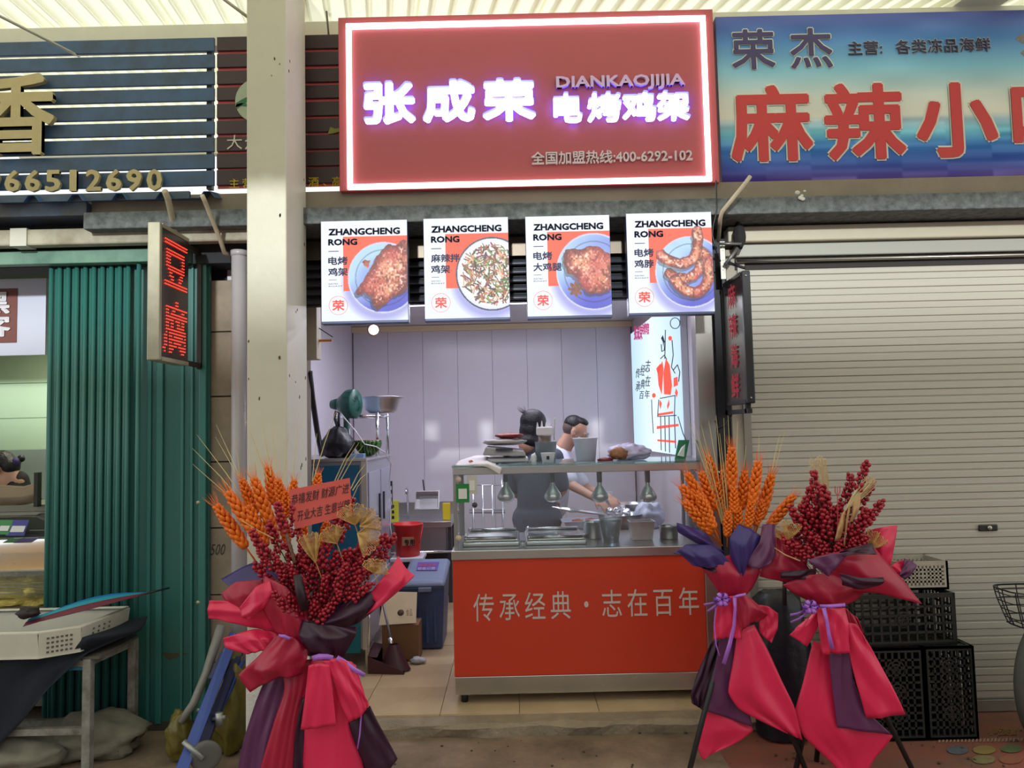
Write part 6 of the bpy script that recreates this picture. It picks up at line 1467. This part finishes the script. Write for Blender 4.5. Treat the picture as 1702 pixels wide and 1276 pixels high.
S(s2, [[(1158,930,.04),(1200,925),(1262,905,.05)],[(1175,955,.02),(1215,955,-.05),(1264,950,.02)],[(1192,980,.03),(1220,985,-.02),(1250,978,.03)],[(1198,996,.04),(1220,996,.0),(1240,990,.04)]], crim_shade, 3.38, crease=.01)
S(s2, [[(1150,935,.06),(1175,938,.02),(1205,940)],[(1170,945),(1185,950,-.01),(1210,952)]], darkp, 3.37)
S(s2, [[(1182,1066),(1204,1062)],[(1166,1105),(1190,1105)],[(1148,1152),(1172,1160)],[(1150,1168),(1168,1180)]], darkp, 3.46, crease=.006)
S(s2, [[(1198,1050),(1222,1050)],[(1188,1110),(1222,1110)],[(1175,1165),(1240,1165)],[(1171,1180),(1251,1207)]], plum, 3.42)
S(s2, [[(1176,1178),(1210,1190),(1247,1204)],[(1162,1215),(1200,1215,-.02),(1251,1214)],[(1158,1240),(1185,1240),(1215,1238)],[(1167,1261),(1170,1261),(1173,1260)]], crim, 3.44)
S(s2, [[(1226,1050),(1240,1042),(1254,1038)],[(1219,1100),(1245,1090,-.03),(1276,1080)],[(1210,1150),(1250,1145,-.04),(1298,1130)],[(1230,1180),(1270,1180,-.03),(1320,1175)],[(1300,1215),(1318,1222),(1334,1230)]], crim, 3.38, crease=.005)
S(s2, [[(1191,996),(1205,992,-.02),(1220,990)],[(1187,1030),(1208,1028,-.02),(1230,1026)],[(1185,1062),(1208,1060,-.01),(1232,1062)]], crim, 3.36, crease=.008)
S(s2, [[(1218,992,.01),(1236,987,-.02),(1250,996)],[(1222,1015),(1250,1008,-.05),(1277,1022)],[(1233,1048),(1246,1036,-.03),(1262,1032,.03)]], crim_shade, 3.33, crease=.008)
S(s2, [[(1256,1004,.03),(1278,1008),(1294,1020,.03)],[(1262,1025,.03),(1280,1035),(1292,1045,.02)],[(1262,1050,.04),(1272,1060,.01),(1282,1068,.02)]], crim, 3.37)
ribbon(s2, [(1218,993),(1226,990),(1240,987)], 3.30, .005)
bow(s2, (1199,995), 14, 3.31); ribbon(s2, [(1196,1002),(1185,1010),(1176,1016)], 3.30, .006); ribbon(s2, [(1194,1000),(1180,1003),(1170,1005)], 3.30, .005)
ribbon(s2, [(1221,993),(1222,1010),(1220,1040),(1213,1070),(1203,1103)], 3.29, .008); ribbon(s2, [(1190,1008),(1187,1040),(1190,1070),(1196,1090)], 3.32, .003)

# ---------------- stand 3, berries in crimson paper
Y = 3.40
s3 = thing('flower_stand', 'opening flower stand of berries and dried plumes in crimson paper before the roller shutter', 'flower stand', (at(1390,1100,Y).x,3.5,0), 'opening flower stands')
c0 = at(1383,1010,3.55)
legs(s3, [(c0, atz(1320,1290,.0)),(c0, atz(1522,1290,.0)),(c0, atz(1357,1264,.0)),(c0,c0+Vector((0,0,.12)))])
MB().tube([at(1304,955,3.5),at(1304,1005,3.5)], .010, 8).build('pole', legm, s3)
def q4(x,y): return (1270+x/4.726, 740+y/4.726)
tips = [q4(*p) for p in ((390,215),(350,345),(330,440),(215,490),(290,480),(455,330),(490,400),(598,470),(680,240),(805,140),(835,300),(925,440),(560,500),(700,440),(790,520),(420,420),(250,560),(370,520),(520,560),(470,520),(650,640),(760,600),(830,560),(130,700),(200,640),(300,640),(420,620),(560,650),(700,680),(850,690),(360,720),(480,700),(620,740),(760,720),(200,760),(420,780))]
branch(s3, tips, (1380,950), (3.40,3.52), .165)
branch(s3, [q4(*p) for p in ((250,780),(330,800),(480,790),(590,760),(700,740),(800,720),(150,740),(420,730))], (1385,985), (3.36,3.39), .13)
plume(s3, (1375,850), (1361,770), 3.56); plume(s3, (1403,850), (1444,803), 3.44, 13); plume(s3, (1330,880), (1336,836), 3.52, 10)
ginkgo(s3, (1305,900), 34, 40,150,3.42); ginkgo(s3,(1440,915),34,20,90,3.44)
goldh = M('gold_husk', (196,150,104), .4, metal=.2, noise=.3, scale=30)
S3h = [[(1387,900),(1392,898),(1396,896)],[(1392,875),(1398,874,-.02),(1404,872)],[(1400,852),(1402,850),(1405,850)]]
for L_ in (S3h, [[(1402,908),(1404,905),(1407,870)],[(1405,870),(1408,860,-.02),(1412,855)],[(1409,845),(1410,842),(1412,840)]], [[(1410,872),(1416,866),(1420,862)],[(1416,852),(1424,848,-.02),(1430,840)],[(1418,834),(1424,828),(1430,824)]]):
    o = S(s3, L_, goldh, 3.36, nu=6, nv=8, ruf=.002); o.name = 'dried_husk'
MB().tube([at(1287,910,3.36),at(1305,922,3.34),at(1330,932,3.33)], [.002,.004,.003], 5).build('twig', goldh, s3)
fk = MB(); fk.tube([at(1392,880,3.42),at(1392,824,3.44)], .0022, 5); fk.tube([at(1388,808,3.44),at(1388,818,3.44),at(1392,824,3.44),at(1396,818,3.44),at(1396,808,3.44)], .002, 5); fk.tube([at(1392,824,3.44),at(1392,810,3.44)], .0018, 5); fk.build('card_fork', M('red_plastic_fork',(190,50,60),.4), s3)
S(s3, [[(1438,884,.05),(1465,876),(1491,873,.03)],[(1442,900,.03),(1465,905,-.02),(1486,912,.02)],[(1448,925,.03),(1465,935),(1478,943,.02)]], crim, 3.46)
S(s3, [[(1476,942),(1488,936),(1504,928)],[(1486,950),(1495,950,-.01),(1502,944)],[(1494,955),(1498,956),(1500,952)]], crim, 3.44)
S(s3, [[(1503,928),(1514,931),(1524,939)],[(1498,945),(1508,950,-.02),(1517,952)],[(1493,955),(1499,960),(1504,963)]], plum, 3.435)
S(s3, [[(1290,878,.06),(1300,900),(1330,922)],[(1286,910),(1300,930,-.03),(1340,938)],[(1265,945),(1305,950,-.04),(1350,955)],[(1263,958),(1310,968),(1352,975)]], crim_shade, 3.42, crease=.006)
S(s3, [[(1300,972,.02),(1345,955,-.02),(1420,950)],[(1318,985,.02),(1370,985,-.06),(1440,978)],[(1340,996,.03),(1380,1003,-.04),(1425,995,.02)],[(1358,1008,.03),(1383,1010,-.02),(1406,1006,.03)]], crim_shade, 3.37, crease=.008)
S(s3, [[(1345,928),(1400,915,-.03),(1450,904,.03)],[(1360,945),(1420,935,-.08),(1470,930)],[(1385,962),(1440,958,-.09),(1505,968)],[(1395,985),(1455,985,-.05),(1533,1004)]], crim_shade, 3.37, crease=.006)
S(s3, [[(1395,916),(1425,908),(1450,903,.02)],[(1400,924,-.02),(1430,920,-.04),(1457,922)]], darkp, 3.30)
S(s3, [[(1342,931),(1375,921,-.01),(1412,917)],[(1356,943),(1378,942,-.02),(1397,936)],[(1374,956),(1376,957),(1379,955)]], plum, 3.285)
S(s3, [[(1395,952),(1430,960,-.02),(1468,959)],[(1397,962),(1430,970,-.03),(1469,965)],[(1400,972),(1430,979),(1462,973)]], darkp, 3.265)
S(s3, [[(1297,950),(1328,948,-.01),(1355,944)],[(1297,956),(1328,957,-.02),(1356,952)],[(1299,961),(1328,963),(1350,960)]], darkp, 3.36)
S(s3, [[(1352,1065),(1370,1070),(1392,1075)],[(1336,1130),(1368,1130,-.02),(1400,1130)],[(1320,1184),(1370,1185,-.03),(1430,1190)],[(1334,1222),(1400,1225,-.04),(1484,1220)],[(1385,1270),(1418,1270),(1452,1262)],[(1419,1312),(1422,1312),(1425,1310)]], crim, 3.40, crease=.003)
S(s3, [[(1376,1080),(1412,1080)],[(1382,1130),(1418,1130)],[(1388,1180),(1440,1180)],[(1391,1208),(1484,1222)]], plum, 3.355)
S(s3, [[(1404,1035),(1412,1035,-.01),(1421,1036)],[(1412,1085),(1432,1083,-.01),(1452,1082)],[(1424,1140),(1452,1138,-.01),(1480,1135)],[(1441,1194),(1473,1191,-.01),(1505,1187)]], crim, 3.335)
S(s3, [[(1406,1010),(1418,1022),(1424,1025)],[(1414,1040),(1428,1045,-.02),(1437,1058)],[(1428,1075),(1440,1080),(1449,1083)]], crim_shade, 3.345)
S(s3, [[(1348,1022),(1356,1018,-.01),(1366,1020)],[(1325,1042),(1342,1040,-.03),(1357,1045)],[(1312,1055),(1328,1065,-.01),(1342,1075)]], crim, 3.34)
S(s3, [[(1358,1011,.02),(1380,1010,-.03),(1406,1010,.02)],[(1360,1040),(1385,1040,-.02),(1411,1040)],[(1368,1088),(1388,1086),(1412,1085)]], crim, 3.31, crease=.005)
ribbon(s3, [(1362,1007),(1380,1007),(1405,1005)], 3.285, .007); bow(s3, (1345,1007), 14, 3.29)
ribbon(s3, [(1369,1010),(1374,1030),(1378,1055),(1383,1078)], 3.27, .009); ribbon(s3, [(1340,1014),(1325,1020),(1313,1022)], 3.29, .006); ribbon(s3, [(1342,1018),(1328,1028),(1314,1034)], 3.29, .005)

# ================================================================ BLACK BAG, CRATES, BICYCLE
pb0 = at(1294,1100,3.95); zt_ = at(1294,985,3.95).z
rows = []
for i in range(22):
    t = i/21; z = zt_*(1-t)+.01; r = []
    rad = .115+.035*math.sin(PI*t)+.02*t+(.0 if i else -.03)
    for j in range(33):
        a = 2*PI*j/32; k = 1+.16*mnoise.noise(Vector((math.cos(a)*2,math.sin(a)*2,z*2.2+3)))+.08*mnoise.noise(Vector((math.cos(a)*5,math.sin(a)*5,z*6)))
        r.append(Vector((pb0.x+rad*k*math.cos(a), 3.93+rad*k*math.sin(a)*.9, z+.02*mnoise.noise(Vector((a*3,1,0)))*(i<3))))
    rows.append(r)
g = MB().grid(rows); g.add([Vector((p.x*.0+pb0.x,3.93,zt_-.02)) if 0 else p for p in rows[0][:-1]], [tuple(range(32))])
o = g.build('black_sack', M('black_tarp',(22,26,38),.42,noise=.2,bump=.7,bscale=12)); tag(o, 'tall black plastic sack standing between the two right flower stands', 'sack')

cm_ = M('black_crate_plastic', (34,38,36), .4, noise=.15, scale=10)
cgm = M('grey_crate_plastic', (176,170,156), .5, noise=.2, scale=10)
def crate(label, c, w, h, d, mat, face, rot=0):
    """open lattice crate; face: 'bars' shows upright side with pill slots, 'ornate' shows its patterned bottom to the street"""
    t = thing('plastic_crate', label, 'crate', c, 'plastic crates by the roller shutter'); c = Vector(c)
    t_ = .012
    def panel(nm, o, u, v, n, W_, H_, nu_, nv_, orn=False):
        mb = MB(); P_ = lambda a,b,k=0: o+u*a+v*b+n*k
        def slab(a0,a1,b0,b1,k=t_*.6):
            vs = [P_(a,b,q) for a in (a0,a1) for b in (b0,b1) for q in (0,k)]; mb.add(vs, [(0,1,3,2),(4,6,7,5),(0,4,5,1),(2,3,7,6),(0,2,6,4),(1,5,7,3)])
        e = .022; slab(0,W_,0,e,t_); slab(0,W_,H_-e,H_,t_); slab(0,e,e,H_-e,t_); slab(W_-e,W_,e,H_-e,t_)
        th = .011
        for i in range(1,nu_): a = e+(W_-2*e)*i/nu_; slab(a-th/2,a+th/2,e,H_-e)
        for i in range(1,nv_): b = e+(H_-2*e)*i/nv_; slab(e,W_-e,b-th/2,b+th/2)
        if orn:
            for cy in ((.27,.52,.77) if H_ > W_ else (.5,)):
                cc = P_(W_*.5,H_*cy,0); R0 = min(W_,H_)*.15
                for rr in (R0,R0*.55): mb.tube([cc+u*rr*math.cos(k*PI/8)+v*rr*math.sin(k*PI/8)+n*.004 for k in range(17)], .005, 4)
                for k in range(6): a = k*PI/3; mb.tube([cc+n*.004,cc+(u*math.cos(a)+v*math.sin(a))*R0+n*.004], .004, 4)
        o_ = mb.build(nm, mat, t); return o_
    X_,Y_,Z_ = Vector((1,0,0)),Vector((0,1,0)),Vector((0,0,1)); R_ = rz(rot); X_=R_@X_; Y_=R_@Y_
    o0 = c-X_*w/2-Y_*d/2
    if face == 'bars': nf = (11,5)
    else: nf = (7,11)
    panel('side', o0, X_, Z_, Y_, w, h, *nf, orn=True)
    panel('side', o0+Y_*(d-t_), X_, Z_, Y_, w, h, *nf)
    panel('side', o0, Y_, Z_, X_, d, h, 8, nf[1])
    panel('side', o0+X_*(w-t_), Y_, Z_, X_, d, h, 8, nf[1])
    panel('base', o0, X_, Y_, Z_, w, d, nf[0], 8)
    if face != 'bars': panel('top_side', o0+Z_*(h-t_), X_, Y_, Z_, w, d, nf[0], 8)
    return t
def cx(a,b,py,Y): return at((a+b)/2,py,Y).x, (b-a)*sc(Y)
x, w_ = cx(1447,1537,1150,3.82); h_ = at(1495,1077,3.82).z
crate('black lattice crate standing on end, left one on the ground', (x,3.98,.0), w_, h_, .32, cm_, 'ornate')
x, w_ = cx(1540,1622,1150,3.82); h2 = at(1580,1074,3.82).z
crate('black lattice crate standing on end, right one on the ground', (x,3.98,.0), w_, h2, .32, cm_, 'ornate')
x, w_ = cx(1412,1588,1030,3.84); hz_ = max(h_,h2)+.002
crate('black slotted crate lying across the top of the lower black crates', (x,3.985,hz_), w_, at(1520,987,3.84).z-hz_, .29, cm_, 'bars', .03)
x, w_ = cx(1478,1560,960,4.0); hz3 = at(1520,987,3.84).z+.004
crate('dirty grey slotted crate on top of the crate pile', (x,4.02,hz3), w_, at(1520,931,3.95).z-hz3, .22, cgm, 'bars')

bk_ = thing('bicycle', 'bicycle with black wire basket at the right edge by the shutter', 'bicycle', (at(1735,1130,3.75).x,3.75,0))
wc_ = Vector((at(1742,1130,3.75).x, 3.75, .31)); R_ = rz(.55)@rx(PI/2)
def wheel(c, nm='wheel'):
    o = MB().lathe([(.245,-.02),(.285,-.026),(.31,-.012),(.31,.012),(.285,.026),(.245,.02),(.245,-.02)], c, 40, R=R_).build(nm, M('dusty_tyre',(70,70,66),.8,noise=.15,scale=20), bk_)
    MB().lathe([(.0,-.02),(.03,-.02),(.03,.02),(0,.02)], c, 16, R=R_).build('hub', steel, o)
    MB().lathe([(.03,-.006),(.246,-.012),(.246,.012),(.03,.006)], c, 32, R=R_).build('disc_cover', M('grey_disc',(96,98,92),.6), o)
wheel(wc_); fwd_ = R_@Vector((1,0,0))
wheel(wc_+Vector((.95*math.cos(.55),.95*math.sin(.55)*.0-.0,0))+Vector((0,-.35,0)))
hd = wc_+Vector((.10,-.05,.62)); fr_ = M('bike_frame_black',(40,40,44),.35,metal=.3)
MB().tube([wc_+Vector((.0,-.05,0)),wc_+Vector((.05,-.05,.34)),hd], .014, 8).build('fork', fr_, bk_)
MB().tube([hd+Vector((.0,0,-.18)),wc_+Vector((.5,-.2,.0)),wc_+Vector((.9,-.35,.0))], .016, 8).build('frame', fr_, bk_)
MB().tube([wc_+Vector((.5,-.2,0)),wc_+Vector((.6,-.22,.5))], .014, 8).build('seat_post', fr_, bk_)
MB().tube([hd,hd+Vector((.0,.0,.2)),hd+Vector((.12,-.25,.26))], .011, 8).build('handlebar', fr_, bk_)
MB().tube([hd+Vector((.0,.0,.2)),hd+Vector((.05,.25,.26))], .011, 8).build('handlebar', fr_, bk_)
MB().ball(wc_+Vector((.62,-.23,.53)), 1, .13,.08,.03, n=16, mrows=8).build('saddle', blk, bk_)
b0 = at(1720,980,3.72); b1z = at(1720,1040,3.72).z; mb = MB(); top = []; bot = []
hw_, hd_ = .15, .12
for z, s in ((b0.z,1.0),(b0.z-.02,.98),(b0.z-.06,.92),(b0.z-.10,.84),(b0.z-.14,.76),(b1z,.66)):
    pts = []
    for k in range(25):
        a = 2*PI*k/24; ca, sa = math.cos(a), math.sin(a); e_ = .55
        pts.append(Vector((b0.x+hw_*s*math.copysign(abs(ca)**e_,ca), 3.74+hd_*s*math.copysign(abs(sa)**e_,sa), z)))
    mb.tube(pts, .0032 if z < b0.z else .005, 4); top.append(pts)
mb2 = MB()
for k in range(0,24,2): mb2.tube([r[k] for r in top], .003, 4)
mb.v += []; bo = mb.build('basket', blk, bk_); mb2.build('basket_wires', blk, bo); 
g = MB(); 
for k in range(5): g.tube([Vector((b0.x-hw_*.6+hw_*.3*k,3.74-hd_*.6,b1z)),Vector((b0.x-hw_*.6+hw_*.3*k,3.74+hd_*.6,b1z))], .003, 4)
g.build('basket_floor', blk, bo)
MB().tube([Vector((b0.x-.02,3.74,b1z)),hd+Vector((0,0,-.05))], .01, 6).build('basket_arm', fr_, bk_)

# faded print on the red painted ground
gp = []
for (px,py,rx__,ry__,cc,nm) in ((1592,1246,18,7,(96,100,108),'grey'),(1636,1246,19,7,(150,128,70),'ochre'),(1681,1244,18,6.5,(96,112,72),'green'),(1635,1262,19,7,(134,122,84),'olive'),(1680,1262,19,7,(150,92,72),'terracotta')):
    pts = [atz(px+rx__*math.cos(a*PI/12), py+ry__*math.sin(a*PI/12), 0) for a in range(24)]
    o = MB().prism(pts, (0,0,.0015)).build('painted_disc', M('ground_'+nm,cc,.7,noise=.3,scale=30), red_floor)
text('lettering','小吃美食',1642,1207,1690,1222,0,M('ground_yellow',(150,112,66),.7,noise=.3,scale=30),red_floor,.03,.001,plane=lambda px,py:(atz(px,py,0),Vector((0,0,1))))
for k in range(24):
    x_ = 1560+k*6.2; MB().prism([atz(x_,1229-.1*k,0),atz(x_+3.6,1228-.1*k,0),atz(x_+3.2,1233-.1*k,0),atz(x_-.4,1234-.1*k,0)],(0,0,.001)).build('painted_mark', M('ground_pale',(160,128,112),.7), red_floor)
rs = random.Random(4); stain = M('dark_oil_stain',(84,70,54),.6,noise=.3,scale=12)
fl0 = bpy.data.objects['floor']
for (px,py,r,n) in ((700,1225,.13,9),(760,1232,.10,9),(650,1262,.2,11),(790,1275,.05,7)):
    c = atz(px,py,0); MB().prism([c+Vector((r*rs.uniform(.7,1.2)*math.cos(2*PI*k/n)*1.6, r*rs.uniform(.6,1.1)*math.sin(2*PI*k/n)*.6, 0)) for k in range(n)],(0,0,.0012)).build('oil_stain', stain, fl0) if 0 else None
for k in range(60):
    c = atz(rs.uniform(600,1700), rs.uniform(1200,1276), .0); MB().ball(c+Vector((0,0,.003)), rs.uniform(.003,.009), 1,1,.6, n=6, mrows=4).build('pebble', M('grit',(70,60,50),.8), fl0)
